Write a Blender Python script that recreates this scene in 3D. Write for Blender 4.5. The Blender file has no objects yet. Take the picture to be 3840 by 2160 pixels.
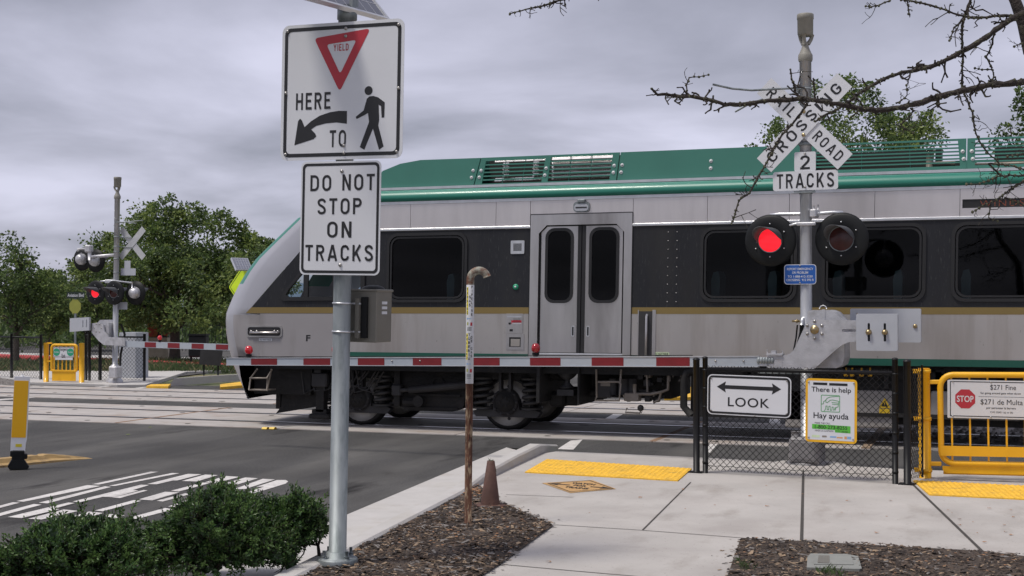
import bpy, math, random
from math import sin, cos, pi, radians as R
from mathutils import Vector, Matrix, Quaternion
from mathutils.geometry import tessellate_polygon
random.seed(7)
sc = bpy.context.scene
COL = sc.collection
# ------------------------------------------------------------------ camera
CAMZ = 1.93; YAW = R(19.6); PITCH = math.atan(70/5000.); FPX = 5000.
cam_d = bpy.data.cameras.new('camera'); cam = bpy.data.objects.new('camera', cam_d); COL.objects.link(cam)
cam_d.lens = 36*FPX/3840; cam_d.sensor_width = 36; cam_d.clip_end = 6000; cam_d.clip_start = .05
cam.location = (0, 0, CAMZ); cam.rotation_euler = (pi/2+PITCH, 0, YAW)
sc.camera = cam
# ------------------------------------------------------------------ sky, sun, exposure
SUN = Vector((-.31, -.30, .90)).normalized()
w = bpy.data.worlds.new('World'); sc.world = w; w.use_nodes = True
nt = w.node_tree; nt.nodes.clear()
def N(t, **k):
    n = nt.nodes.new(t)
    for a, b in k.items(): setattr(n, a, b)
    return n
out = N('ShaderNodeOutputWorld'); bg = N('ShaderNodeBackground'); bg.inputs[1].default_value = .1
sky = N('ShaderNodeTexSky', sky_type='NISHITA', sun_disc=False); sky.sun_elevation = math.asin(SUN.z); sky.sun_rotation = math.atan2(SUN.x, SUN.y)
tc = N('ShaderNodeTexCoord'); sep = N('ShaderNodeSeparateXYZ'); nt.links.new(tc.outputs['Generated'], sep.inputs[0])
zp = N('ShaderNodeMath', operation='MAXIMUM'); nt.links.new(sep.outputs[2], zp.inputs[0]); zp.inputs[1].default_value = 0
za = N('ShaderNodeMath', operation='ADD'); nt.links.new(zp.outputs[0], za.inputs[0]); za.inputs[1].default_value = .16
dx = N('ShaderNodeMath', operation='DIVIDE'); nt.links.new(sep.outputs[0], dx.inputs[0]); nt.links.new(za.outputs[0], dx.inputs[1])
dy = N('ShaderNodeMath', operation='DIVIDE'); nt.links.new(sep.outputs[1], dy.inputs[0]); nt.links.new(za.outputs[0], dy.inputs[1])
cmb = N('ShaderNodeCombineXYZ'); nt.links.new(dx.outputs[0], cmb.inputs[0]); nt.links.new(dy.outputs[0], cmb.inputs[1]); cmb.inputs[2].default_value = 3.3
n1 = N('ShaderNodeTexNoise'); n1.inputs['Scale'].default_value = 1.15; n1.inputs['Detail'].default_value = 7; n1.inputs['Roughness'].default_value = .5; n1.inputs['Distortion'].default_value = .25
nt.links.new(cmb.outputs[0], n1.inputs['Vector'])
n2 = N('ShaderNodeTexNoise'); n2.inputs['Scale'].default_value = .38; n2.inputs['Detail'].default_value = 3
nt.links.new(cmb.outputs[0], n2.inputs['Vector'])
av = N('ShaderNodeMixRGB'); av.inputs[0].default_value = .42; nt.links.new(n1.outputs[0], av.inputs[1]); nt.links.new(n2.outputs[0], av.inputs[2])
rmp = N('ShaderNodeValToRGB'); rmp.color_ramp.elements[0].position = .38; rmp.color_ramp.elements[0].color = (.262, .268, .33, 1)
rmp.color_ramp.elements[1].position = .60; rmp.color_ramp.elements[1].color = (.60, .60, .735, 1)
e = rmp.color_ramp.elements.new(.48); e.color = (.405, .408, .50, 1)
nt.links.new(av.outputs[0], rmp.inputs[0])
sc10 = N('ShaderNodeVectorMath', operation='SCALE'); nt.links.new(rmp.outputs[0], sc10.inputs[0]); sc10.inputs['Scale'].default_value = 10
# bright patch of thin cloud round the hidden sun
geo = N('ShaderNodeVectorMath', operation='DOT_PRODUCT'); nt.links.new(tc.outputs['Generated'], geo.inputs[0]); geo.inputs[1].default_value = SUN
pw = N('ShaderNodeMath', operation='POWER'); nt.links.new(geo.outputs['Value'], pw.inputs[0]); pw.inputs[1].default_value = 24
mn = N('ShaderNodeMath', operation='MULTIPLY_ADD'); nt.links.new(pw.outputs[0], mn.inputs[0]); mn.inputs[1].default_value = 3.6; mn.inputs[2].default_value = 1.0
sc2 = N('ShaderNodeVectorMath', operation='SCALE'); nt.links.new(sc10.outputs[0], sc2.inputs[0]); nt.links.new(mn.outputs[0], sc2.inputs['Scale'])
mx = N('ShaderNodeMixRGB'); mx.inputs[0].default_value = .93; nt.links.new(sky.outputs[0], mx.inputs[1]); nt.links.new(sc2.outputs[0], mx.inputs[2])
nt.links.new(mx.outputs[0], bg.inputs[0]); nt.links.new(bg.outputs[0], out.inputs[0])
sd = bpy.data.lights.new('sun', 'SUN'); so = bpy.data.objects.new('sun', sd); COL.objects.link(so)
sd.energy = 2.35; sd.angle = R(11); sd.color = (1, .94, .84); so.rotation_euler = SUN.to_track_quat('Z', 'Y').to_euler()
so.location = (-10, -10, 30)
vs = sc.view_settings; vs.view_transform = 'Standard'; vs.look = 'None'; vs.gamma = 1; vs.exposure = .24
# ------------------------------------------------------------------ survey helpers: points of the place measured on a known plane
FW = Vector((-sin(YAW)*cos(PITCH), cos(YAW)*cos(PITCH), sin(PITCH))); RT = Vector((cos(YAW), sin(YAW), 0)); UP = RT.cross(FW)
def ray(px, py): return FW + (px-1920)/FPX*RT + (1080-py)/FPX*UP
def G(px, py, z=0.):                       # on the horizontal plane z
    d = ray(px, py); t = (z-CAMZ)/d.z; return (t*d.x, t*d.y)
YS = 18.75
def S(px, py, Y=YS):                       # on the vertical plane Y (train side)
    d = ray(px, py); t = Y/d.y; return (t*d.x, CAMZ+t*d.z)
def at(px, dep, z=0.):                     # at a given depth, on the ground
    t = dep; p = RT*((px-1920)/FPX*t) + Vector((-sin(YAW), cos(YAW), 0))*t; return (p.x, p.y, z)
# ------------------------------------------------------------------ materials
M = {}
def mat(name, col, rough=.6, metal=0., var=.12, scale=6., bump=0., bscale=40., stretch=None, col2=None, c2scale=3., c2lo=.5, c2hi=.6, emit=0, coat=0., spec=.5, detail=5, streak=None, speck=None, thin=0.):
    m = bpy.data.materials.new(name); m.use_nodes = True; t = m.node_tree; b = t.nodes['Principled BSDF']; L = t.links.new
    c = (*col, 1); b.inputs['Roughness'].default_value = rough; b.inputs['Metallic'].default_value = metal
    b.inputs['Specular IOR Level'].default_value = spec; b.inputs['Coat Weight'].default_value = coat
    tcn = t.nodes.new('ShaderNodeTexCoord'); vec = tcn.outputs['Object']
    if stretch:
        mp = t.nodes.new('ShaderNodeMapping'); mp.inputs['Scale'].default_value = stretch; L(vec, mp.inputs[0]); vec = mp.outputs[0]
    nz = t.nodes.new('ShaderNodeTexNoise'); nz.inputs['Scale'].default_value = scale; nz.inputs['Detail'].default_value = detail; L(vec, nz.inputs['Vector'])
    mr = t.nodes.new('ShaderNodeMapRange'); mr.inputs[1].default_value = .25; mr.inputs[2].default_value = .75; mr.inputs[3].default_value = 1-var; mr.inputs[4].default_value = 1+var; L(nz.outputs[0], mr.inputs[0])
    base = t.nodes.new('ShaderNodeMixRGB'); base.inputs[0].default_value = 0; base.inputs[1].default_value = c
    if col2:
        base.inputs[2].default_value = (*col2, 1)
        q = t.nodes.new('ShaderNodeTexNoise'); q.inputs['Scale'].default_value = c2scale; q.inputs['Detail'].default_value = 6; q.inputs['Roughness'].default_value = .62; L(vec, q.inputs['Vector'])
        rr_ = t.nodes.new('ShaderNodeMapRange'); rr_.inputs[1].default_value = c2lo; rr_.inputs[2].default_value = c2hi; L(q.outputs[0], rr_.inputs[0]); L(rr_.outputs[0], base.inputs[0])
    lay = base
    for q_ in (streak, speck):             # (colour, scale xyz, low, high): one more layer of stains or grit
        if q_:
            mp_ = t.nodes.new('ShaderNodeMapping'); mp_.inputs['Scale'].default_value = q_[1]; L(tcn.outputs['Object'], mp_.inputs[0])
            n_ = t.nodes.new('ShaderNodeTexNoise'); n_.inputs['Scale'].default_value = 1; n_.inputs['Detail'].default_value = 5; n_.inputs['Roughness'].default_value = .6; L(mp_.outputs[0], n_.inputs['Vector'])
            k_ = t.nodes.new('ShaderNodeMapRange'); k_.inputs[1].default_value = q_[2]; k_.inputs[2].default_value = q_[3]; L(n_.outputs[0], k_.inputs[0])
            x_ = t.nodes.new('ShaderNodeMixRGB'); L(k_.outputs[0], x_.inputs[0]); L(lay.outputs[0], x_.inputs[1]); x_.inputs[2].default_value = (*q_[0], 1); lay = x_
    mul = t.nodes.new('ShaderNodeVectorMath'); mul.operation = 'SCALE'; L(lay.outputs[0], mul.inputs[0]); L(mr.outputs[0], mul.inputs['Scale']); L(mul.outputs[0], b.inputs['Base Color'])
    if bump:
        bn = t.nodes.new('ShaderNodeTexNoise'); bn.inputs['Scale'].default_value = bscale; bn.inputs['Detail'].default_value = 4; L(vec, bn.inputs['Vector'])
        bp = t.nodes.new('ShaderNodeBump'); bp.inputs['Strength'].default_value = bump; bp.inputs['Distance'].default_value = .02; L(bn.outputs[0], bp.inputs['Height']); L(bp.outputs[0], b.inputs['Normal'])
    if emit:
        b.inputs['Emission Color'].default_value = c; b.inputs['Emission Strength'].default_value = emit
    if thin:                               # thin leaf: part of the light passes through
        tl = t.nodes.new('ShaderNodeBsdfTranslucent'); L(mul.outputs[0], tl.inputs[0]); ms_ = t.nodes.new('ShaderNodeMixShader'); ms_.inputs[0].default_value = thin
        L(b.outputs[0], ms_.inputs[1]); L(tl.outputs[0], ms_.inputs[2]); L(ms_.outputs[0], t.nodes['Material Output'].inputs[0])
    M[name] = m; return m
mat('asphalt', (.056, .0555, .056), .92, var=.30, scale=.55, bump=.6, bscale=120, col2=(.125, .118, .11), c2scale=42, c2lo=.50, c2hi=.72, detail=9, streak=((.098, .095, .091), (1.1, .13, 1), .44, .66), speck=((.018, .017, .017), (1.3, .35, 1), .60, .72), spec=.3)
mat('concrete', (.405, .383, .36), .85, var=.10, scale=1.6, bump=.15, bscale=120, col2=(.335, .31, .29), c2scale=.9, c2lo=.46, c2hi=.70, streak=((.28, .255, .23), (2.6, 1.1, 1), .55, .78), speck=((.19, .165, .145), (46, 46, 46), .64, .71))
mat('kerb_concrete', (.44, .425, .41), .85, var=.07, scale=4, bump=.1, bscale=90, col2=(.40, .38, .35), c2scale=1.4, c2lo=.52, c2hi=.75, speck=((.28, .25, .22), (40, 40, 40), .67, .73), streak=((.38, .345, .31), (3, 3, 3), .58, .75))
mat('panel_concrete', (.37, .345, .325), .85, var=.14, scale=3, bump=.1, bscale=60, col2=(.30, .24, .20), c2scale=1.2, c2lo=.52, c2hi=.72)
mat('road_paint', (.58, .56, .54), .75, var=.14, scale=9, col2=(.16, .155, .15), c2scale=26, c2lo=.56, c2hi=.74, streak=((.38, .365, .35), (2.5, .5, 1), .5, .7), bump=.3, bscale=120)
mat('joint', (.05, .045, .04), .9)
mat('rust_stain', (.23, .14, .085), .9, var=.3)
mat('rail_steel', (.16, .14, .13), .45, metal=.7)
mat('rail_head', (.5, .5, .52), .28, metal=1)
mat('rubber_flange', (.03, .028, .028), .7)
mat('soil', (.045, .034, .027), .95, var=.5, scale=30, bump=.9, bscale=60, col2=(.12, .085, .06), c2scale=45, c2lo=.5, c2hi=.62)
mat('chip_dark', (.026, .018, .014), .9, var=.3, scale=30)
mat('chip_mid', (.08, .053, .036), .9, var=.3, scale=30)
mat('chip_pale', (.25, .18, .12), .9, var=.3, scale=30)
mat('chip_grey', (.17, .155, .145), .9, var=.3, scale=30)
mat('dry_leaf', (.30, .15, .07), .8, var=.35, scale=20)
mat('grass', (.085, .105, .045), .95, var=.4, scale=1.2, col2=(.17, .15, .08), c2scale=.6, c2lo=.48, c2hi=.62, bump=.6, bscale=30)
mat('blade', (.07, .11, .035), .8, var=.3)
mat('dry_blade', (.20, .18, .09), .8, var=.3)
mat('gravel', (.20, .185, .175), .95, var=.4, scale=25, bump=1., bscale=26)
mat('galv', (.25, .275, .285), .55, metal=.45, var=.22, scale=9, col2=(.15, .175, .18), c2scale=11, c2lo=.48, c2hi=.64, stretch=(1, 1, .22))
mat('aluminium', (.62, .63, .65), .38, metal=.75, var=.10, scale=8, stretch=(1, 1, .3))
mat('cast_alu', (.52, .52, .54), .45, metal=.55, var=.14, scale=9, bump=.15, bscale=70, col2=(.40, .40, .41), c2scale=5, c2lo=.52, c2hi=.68)
mat('grey_plate', (.42, .44, .48), .45, metal=.1, var=.04)
mat('bolt', (.35, .34, .33), .35, metal=.9)
mat('brass', (.38, .30, .17), .35, metal=.9)
mat('sign_white', (.62, .63, .66), .38, var=.035, scale=3, coat=.2)
mat('sign_black', (.012, .012, .014), .45, var=.1)
mat('sign_red', (.42, .025, .04), .42, var=.05)
mat('sign_blue', (.012, .09, .36), .4, var=.05)
mat('sign_green', (.02, .30, .16), .45)
mat('bright_green', (.10, .46, .05), .5)
mat('hand_green', (.10, .33, .13), .5)
mat('pale_green', (.55, .66, .42), .5)
mat('pale_blue', (.22, .38, .62), .5)
mat('logo_orange', (.65, .32, .12), .5)
mat('sign_amber', (.75, .40, .01), .45)
mat('black_metal', (.008, .008, .009), .45, var=.2, spec=.25)
mat('void_black', (.003, .003, .003), .9, spec=0.)
mat('mast_metal', (.42, .43, .45), .45, metal=.55, var=.12, scale=7, col2=(.30, .31, .325), c2scale=8, c2lo=.5, c2hi=.66, stretch=(1, 1, .2))
mat('box_grey', (.21, .205, .21), .6, metal=.2, var=.15, scale=8, bump=.15, bscale=60)
mat('sign_back', (.52, .53, .54), .5, metal=.3, var=.08)
mat('hood_black', (.085, .088, .095), .5, var=.15, spec=.3)
mat('lamp_black', (.009, .010, .011), .55, var=.15, spec=.25)
mat('yellow_paint', (.78, .41, .006), .42, var=.06, scale=3, coat=.1, col2=(.66, .34, .008), c2scale=4, c2lo=.55, c2hi=.75)
mat('tactile_yellow', (.74, .43, .035), .7, var=.14, scale=9, col2=(.52, .32, .05), c2scale=5, c2lo=.52, c2hi=.70, speck=((.22, .15, .06), (30, 30, 30), .62, .70))
mat('decal', (.45, .27, .11), .7, var=.15, scale=12)
mat('delineator_white', (.78, .78, .79), .5, var=.03)
mat('delineator_yellow', (.88, .46, .003), .4, var=.03)
mat('tan_rubber', (.36, .24, .10), .75, var=.2, scale=9, bump=.2, bscale=50, col2=(.2, .14, .08), c2scale=7, c2lo=.55, c2hi=.7)
mat('reflector_yellow', (.75, .5, .03), .3)
mat('rusty_pipe', (.075, .027, .013), .88, var=.5, scale=30, bump=.6, bscale=60, stretch=(1, 1, .22), col2=(.23, .17, .11), c2scale=34, c2lo=.50, c2hi=.60, speck=((.03, .012, .008), (60, 60, 14), .55, .65))
mat('pipe_paint', (.30, .30, .25), .7, var=.2, scale=14, bump=.2, bscale=50, col2=(.13, .05, .025), c2scale=9, c2lo=.47, c2hi=.60)
mat('sticker', (.58, .59, .61), .5, var=.06)
mat('sticker_yellow', (.75, .62, .03), .5)
mat('cone_rust', (.085, .040, .030), .75, var=.25, scale=10, bump=.15, bscale=50, col2=(.125, .065, .045), c2scale=8, c2lo=.5, c2hi=.7)
mat('red_tape', (.175, .008, .014), .35, var=.12, scale=12, coat=.3)
mat('white_tape', (.36, .40, .45), .35, var=.06, scale=9, coat=.3)
mat('lens_dark', (.055, .012, .012), .22, var=.35, scale=14)
mat('lens_red', (.30, .005, .01), .15, coat=.5)
mat('solar', (.022, .026, .045), .12, var=.12, scale=3, coat=.8)
mat('solar_line', (.35, .36, .40), .3)
mat('fluo', (.55, .75, .02), .5)
mat('olive', (.32, .33, .06), .5)
mat('street_green', (.015, .03, .02), .5)
mat('bark_dark', (.030, .023, .020), .95, var=.4, scale=25, bump=.9, bscale=55, col2=(.075, .07, .045), c2scale=14, c2lo=.54, c2hi=.66)
mat('lichen', (.075, .075, .045), .95, var=.4, scale=40)
mat('bark', (.075, .060, .05), .95, var=.3, scale=8, bump=.5, bscale=25)
mat('leaf_dark', (.058, .096, .030), .55, var=.25, scale=2, thin=.42)
mat('leaf_mid', (.116, .176, .050), .5, var=.25, scale=2, thin=.42)
mat('leaf_light', (.215, .275, .075), .5, var=.25, scale=2, thin=.42)
mat('leaf_brown', (.13, .10, .035), .6, var=.2)
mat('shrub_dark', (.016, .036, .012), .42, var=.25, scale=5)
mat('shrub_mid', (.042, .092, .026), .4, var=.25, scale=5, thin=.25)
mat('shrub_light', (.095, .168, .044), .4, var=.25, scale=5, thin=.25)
mat('twig', (.04, .025, .02), .9)
mat('stone', (.42, .36, .28), .85, var=.15)
mat('beige_wall', (.42, .38, .28), .85, var=.1, scale=.5)
mat('roof_brown', (.12, .08, .06), .85)
mat('red_kerb', (.42, .055, .055), .8, var=.2, scale=5)
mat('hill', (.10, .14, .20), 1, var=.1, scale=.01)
mat('lid', (.215, .22, .205), .8, var=.1, scale=8, bump=.1)
mat('orange_mosaic', (.34, .10, .025), .6); mat('teal_mosaic', (.035, .17, .25), .6); mat('red_mosaic', (.35, .05, .03), .6)
# train materials
mat('stainless', (.66, .62, .605), .30, metal=.8, var=.07, scale=3, stretch=(2.2, 1, .35), bump=.22, bscale=1.9)
mat('stainless_low', (.50, .475, .455), .32, metal=.72, var=.06, scale=2, stretch=(1.5, 1, .6), bump=.16, bscale=1.3, streak=((.36, .32, .29), (2.2, 1, .22), .52, .75), speck=((.22, .19, .165), (26, 26, 9), .68, .76))
mat('stainless_door', (.52, .50, .49), .30, metal=.92, var=.16, scale=2.2, stretch=(2.2, 1, .35), bump=.10, bscale=1.4, streak=((.33, .31, .30), (1.6, 1, .35), .48, .72))
mat('grey_paint', (.30, .285, .29), .42, var=.05, scale=2, coat=.2, streak=((.22, .205, .20), (2, 1, .4), .52, .75))
mat('nose_silver', (.40, .40, .43), .35, metal=.35, var=.05, scale=2, coat=.3)
mat('train_green', (.048, .195, .150), .5, var=.07, scale=1.5, coat=.12)
mat('cove_green', (.016, .175, .125), .38, var=.04, scale=1.5, coat=.15)
mat('band', (.0155, .0165, .0205), .45, var=.2, scale=2, spec=.35, col2=(.065, .064, .064), c2scale=30, c2lo=.57, c2hi=.72, stretch=(1.6, 1, .28), streak=((.022, .022, .023), (2.2, 1, .5), .45, .65))
mat('gold', (.205, .145, .045), .5, var=.04, scale=3)
mat('stripe_green', (.008, .085, .058), .4, var=.05)
mat('gasket', (.014, .014, .015), .45)
mat('under', (.010, .0095, .0095), .75, var=.4, scale=5, bump=.3, bscale=30, col2=(.022, .019, .017), c2scale=6, c2lo=.5, c2hi=.7)
mat('under_grey', (.030, .029, .031), .6, var=.25, scale=6)
mat('spring', (.030, .029, .029), .5, var=.3, scale=8)
mat('wheel_steel', (.42, .40, .37), .5, metal=.5, var=.2, scale=5)
mat('wheel_tread', (.025, .024, .024), .5, metal=.3)
mat('pipe_tan', (.24, .21, .18), .55, metal=.3, var=.2)
mat('cabinet_beige', (.30, .28, .26), .6, var=.1)
mat('interior', (.03, .03, .032), .8)
mat('seat_teal', (.16, .26, .28), .6, var=.1)
mat('led', (.20, .05, .025), .5, emit=.04)
mat('louvre', (.80, .76, .71), .22, metal=.95, var=.2, scale=6)
mat('mesh_dark', (.02, .018, .016), .6)
mat('cab_grey', (.20, .19, .165), .5, metal=.4, var=.06)
mat('leather', (.05, .05, .055), .5)
m = mat('lamp_lit', (.8, .008, .02), .3, emit=1)
# lit lens with rows of LEDs
t = m.node_tree; wv = t.nodes.new('ShaderNodeTexWave'); wv.bands_direction = 'Z'; wv.inputs['Scale'].default_value = 22
tcx = t.nodes.new('ShaderNodeTexCoord'); t.links.new(tcx.outputs['Object'], wv.inputs['Vector'])
mp = t.nodes.new('ShaderNodeMapRange'); mp.inputs[3].default_value = .5; mp.inputs[4].default_value = .95; t.links.new(wv.outputs['Fac'], mp.inputs[0])
t.links.new(mp.outputs[0], t.nodes['Principled BSDF'].inputs['Emission Strength'])
mixc = t.nodes.new('ShaderNodeMixRGB'); mixc.inputs[1].default_value = (.95, .002, .012, 1); mixc.inputs[2].default_value = (1, .03, .05, 1); t.links.new(wv.outputs['Fac'], mixc.inputs[0]); t.links.new(mixc.outputs[0], t.nodes['Principled BSDF'].inputs['Emission Color'])
mat('lamp_small', (.42, .004, .010), .15, emit=.16, coat=.8)
g = bpy.data.materials.new('tinted_glass'); g.use_nodes = True; t = g.node_tree; t.nodes.clear(); M['tinted_glass'] = g
o_ = t.nodes.new('ShaderNodeOutputMaterial'); tr = t.nodes.new('ShaderNodeBsdfTransparent'); tr.inputs[0].default_value = (.34, .36, .37, 1)
gl = t.nodes.new('ShaderNodeBsdfGlossy'); gl.inputs['Roughness'].default_value = .03; gl.inputs[0].default_value = (.9, .9, .9, 1)
fr = t.nodes.new('ShaderNodeFresnel'); fr.inputs[0].default_value = 1.25; ms = t.nodes.new('ShaderNodeMixShader')
t.links.new(fr.outputs[0], ms.inputs[0]); t.links.new(tr.outputs[0], ms.inputs[1]); t.links.new(gl.outputs[0], ms.inputs[2]); t.links.new(ms.outputs[0], o_.inputs[0])
cg = g.copy(); cg.name = 'clear_glass'; M['clear_glass'] = cg
for n_ in cg.node_tree.nodes:
    if n_.type == 'BSDF_TRANSPARENT': n_.inputs[0].default_value = (.80, .84, .84, 1)
# ------------------------------------------------------------------ mesh building
def basis(d):
    d = Vector(d).normalized(); a = Vector((0, 0, 1)) if abs(d.z) < .95 else Vector((1, 0, 0))
    u = d.cross(a).normalized(); return u, d.cross(u).normalized()
def rrect(cx, cz, w, h, r, n=5):
    p = []
    for qx, qz, a0 in ((1, 1, 0), (-1, 1, pi/2), (-1, -1, pi), (1, -1, 3*pi/2)):
        for k in range(n+1):
            a = a0+k*pi/2/n; p.append((cx+qx*(w/2-r)+r*cos(a), cz+qz*(h/2-r)+r*sin(a)))
    return p
def circ(cx, cz, r, n=24, sz=1.): return [(cx+r*cos(2*pi*k/n), cz+r*sz*sin(2*pi*k/n)) for k in range(n)]
FONT = None
def text2d(s, bold=0., spacing=1.):
    cu = bpy.data.curves.new('t', 'FONT'); cu.body = s; cu.offset = bold; cu.space_character = spacing; cu.resolution_u = 4
    ob = bpy.data.objects.new('t', cu); COL.objects.link(ob)
    dg = bpy.context.evaluated_depsgraph_get(); me = bpy.data.meshes.new_from_object(ob.evaluated_get(dg))
    vs_ = [(v.co.x, v.co.y) for v in me.vertices]; fs = [tuple(p.vertices) for p in me.polygons]
    bpy.data.objects.remove(ob); bpy.data.curves.remove(cu); bpy.data.meshes.remove(me)
    return vs_, fs
class MB:
    def __init__(s): s.v = []; s.f = []; s.m = []; s.sm = []; s.mi = 0; s.groups = []
    def face(s, idx, smooth=False): s.f.append(tuple(idx)); s.m.append(s.mi); s.sm.append(smooth)
    def add(s, pts): b = len(s.v); s.v += [tuple(p) for p in pts]; return b
    def quad(s, *p): b = s.add(p); s.face(range(b, b+len(p)))
    def box(s, x0, x1, y0, y1, z0, z1, rot=None, bev=0.):
        if x0 > x1: x0, x1 = x1, x0
        if y0 > y1: y0, y1 = y1, y0
        if z0 > z1: z0, z1 = z1, z0
        if bev:
            b = min(bev, (x1-x0)*.45, (y1-y0)*.45, (z1-z0)*.45); cx, cy, cz = (x0+x1)/2, (y0+y1)/2, (z0+z1)/2; hx, hy, hz = (x1-x0)/2, (y1-y0)/2, (z1-z0)/2
            idx = {}; pts = []
            for sx in (-1, 1):
                for sy in (-1, 1):
                    for sz in (-1, 1):
                        for a in range(3):
                            p = [sx*(hx-b), sy*(hy-b), sz*(hz-b)]; p[a] += (sx, sy, sz)[a]*b; idx[sx, sy, sz, a] = len(pts); pts.append((cx+p[0], cy+p[1], cz+p[2]))
            bb = s.add(pts); F = lambda *k: s.face([bb+idx[q] for q in k])
            for a in range(3):
                o1, o2 = [(1, 2), (0, 2), (0, 1)][a]
                for sg in (-1, 1):
                    ks = []
                    for q, r_ in ((-1, -1), (1, -1), (1, 1), (-1, 1)):
                        t_ = [0, 0, 0]; t_[a] = sg; t_[o1] = q; t_[o2] = r_; ks.append((*t_, a))
                    F(*ks)
                for q in (-1, 1):
                    for r_ in (-1, 1):
                        t0 = [0, 0, 0]; t0[o1] = q; t0[o2] = r_; t1 = t0[:]; t0[a] = -1; t1[a] = 1
                        F((*t0, o1), (*t1, o1), (*t1, o2), (*t0, o2))
            for sx in (-1, 1):
                for sy in (-1, 1):
                    for sz in (-1, 1): F((sx, sy, sz, 0), (sx, sy, sz, 1), (sx, sy, sz, 2))
            return s
        b = s.add([(x, y, z) for x in (x0, x1) for y in (y0, y1) for z in (z0, z1)])
        for q in ((0, 1, 3, 2), (4, 6, 7, 5), (0, 4, 5, 1), (2, 3, 7, 6), (0, 2, 6, 4), (1, 5, 7, 3)): s.face([b+i for i in q])
        return s
    def plate(s, outer, y0, y1=None, holes=()):      # outline in x,z; y0 front
        pl = [[Vector((x, z, 0)) for x, z in o] for o in (outer, *holes)]; tris = tessellate_polygon(pl)
        fl = [p for o in pl for p in o]
        b = s.add([(p.x, y0, p.y) for p in fl])
        for t_ in tris: s.face([b+i for i in t_])
        if y1 is not None:
            c = s.add([(p.x, y1, p.y) for p in fl])
            for t_ in tris: s.face([c+i for i in reversed(t_)])
            k = 0
            for o in pl:
                n = len(o)
                for i in range(n): s.face([b+k+i, b+k+(i+1) % n, c+k+(i+1) % n, c+k+i])
                k += n
        return s
    def slab(s, outer, z1, z0=None, holes=()):       # outline in x,y; z1 top
        pl = [[Vector((p[0], p[1], 0)) for p in o] for o in (outer, *holes)]; tris = tessellate_polygon(pl)
        fl = [p for o in pl for p in o]
        b = s.add([(p.x, p.y, z1) for p in fl])
        for t_ in tris: s.face([b+i for i in t_])
        if z0 is not None:
            c = s.add([(p.x, p.y, z0) for p in fl]); k = 0
            for o in pl:
                n = len(o)
                for i in range(n): s.face([b+k+i, b+k+(i+1) % n, c+k+(i+1) % n, c+k+i])
                k += n
        return s
    def tube(s, path, rad, n=10, caps=True):
        P = [Vector(p) for p in path]; rs = rad if hasattr(rad, '__len__') else [rad]*len(P); rings = []
        d0 = (P[1]-P[0]).normalized(); u, v_ = basis(d0)
        for i, p in enumerate(P):
            d = (P[min(i+1, len(P)-1)]-P[max(i-1, 0)]).normalized()
            q = d0.rotation_difference(d); u = q @ u; v_ = q @ v_; d0 = d
            rings.append(s.add([p+rs[i]*(cos(2*pi*k/n)*u+sin(2*pi*k/n)*v_) for k in range(n)]))
        for a, b in zip(rings, rings[1:]):
            for k in range(n): s.face((a+k, a+(k+1) % n, b+(k+1) % n, b+k), True)
        if caps:
            s.face([rings[0]+k for k in range(n)]); s.face([rings[-1]+k for k in reversed(range(n))])
        return s
    def cyl(s, p0, p1, r0, r1=None, n=20, caps=True): return s.tube([p0, p1], [r0, r0 if r1 is None else r1], n, caps)
    def lathe(s, prof, origin=(0, 0, 0), axis='z', n=24):   # prof [(r, h)]
        o = Vector(origin); rings = []
        for r, h in prof:
            pts = []
            for k in range(n):
                a = 2*pi*k/n; c, d = r*cos(a), r*sin(a)
                pts.append(o+Vector({'z': (c, d, h), 'y': (c, h, d), 'x': (h, c, d)}[axis]))
            rings.append(s.add(pts))
        for a, b in zip(rings, rings[1:]):
            for k in range(n): s.face((a+k, a+(k+1) % n, b+(k+1) % n, b+k), True)
        return s
    def dome(s, c, r, d=(0, -1, 0), n=10, flat=.6, k=4):
        c = Vector(c); d = Vector(d).normalized(); u, v_ = basis(d); rings = []
        for j in range(k):
            a = j/k*pi/2; rings.append(s.add([c+d*(r*flat*sin(a))+r*cos(a)*(cos(2*pi*i/n)*u+sin(2*pi*i/n)*v_) for i in range(n)]))
        t_ = s.add([c+d*r*flat])
        for a, b in zip(rings, rings[1:]):
            for i in range(n): s.face((a+i, a+(i+1) % n, b+(i+1) % n, b+i), True)
        for i in range(n): s.face((rings[-1]+i, rings[-1]+(i+1) % n, t_), True)
        return s
    def ball(s, c, r, n=10, k=6, sx=1, sy=1, sz=1):
        c = Vector(c); rings = []
        for j in range(k+1):
            a = -pi/2+pi*j/k; rings.append(s.add([c+Vector((sx*r*cos(a)*cos(2*pi*i/n), sy*r*cos(a)*sin(2*pi*i/n), sz*r*sin(a))) for i in range(n)]))
        for a, b in zip(rings, rings[1:]):
            for i in range(n): s.face((a+i, a+(i+1) % n, b+(i+1) % n, b+i), True)
        return s
    def text(s, body, cx, cz, w, h, y, bold=.012, spacing=1., rot=0., plane='xz'):
        vs_, fs = text2d(body, bold, spacing)
        if not vs_: return s
        x0 = min(p[0] for p in vs_); x1 = max(p[0] for p in vs_); y0 = min(p[1] for p in vs_); y1 = max(p[1] for p in vs_)
        kx = w/(x1-x0) if w else h/(y1-y0); kz = h/(y1-y0) if h else kx; pts = []
        for a, b in vs_:
            p = ((a-(x0+x1)/2)*kx, (b-(y0+y1)/2)*kz); q = (cx+p[0]*cos(rot)-p[1]*sin(rot), cz+p[0]*sin(rot)+p[1]*cos(rot))
            pts.append((q[0], y, q[1]) if plane == 'xz' else (q[0], q[1], y))
        b = s.add(pts)
        for f_ in fs: s.face([b+i for i in f_])
        s.groups.append(len(s.f)); return s
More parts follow.
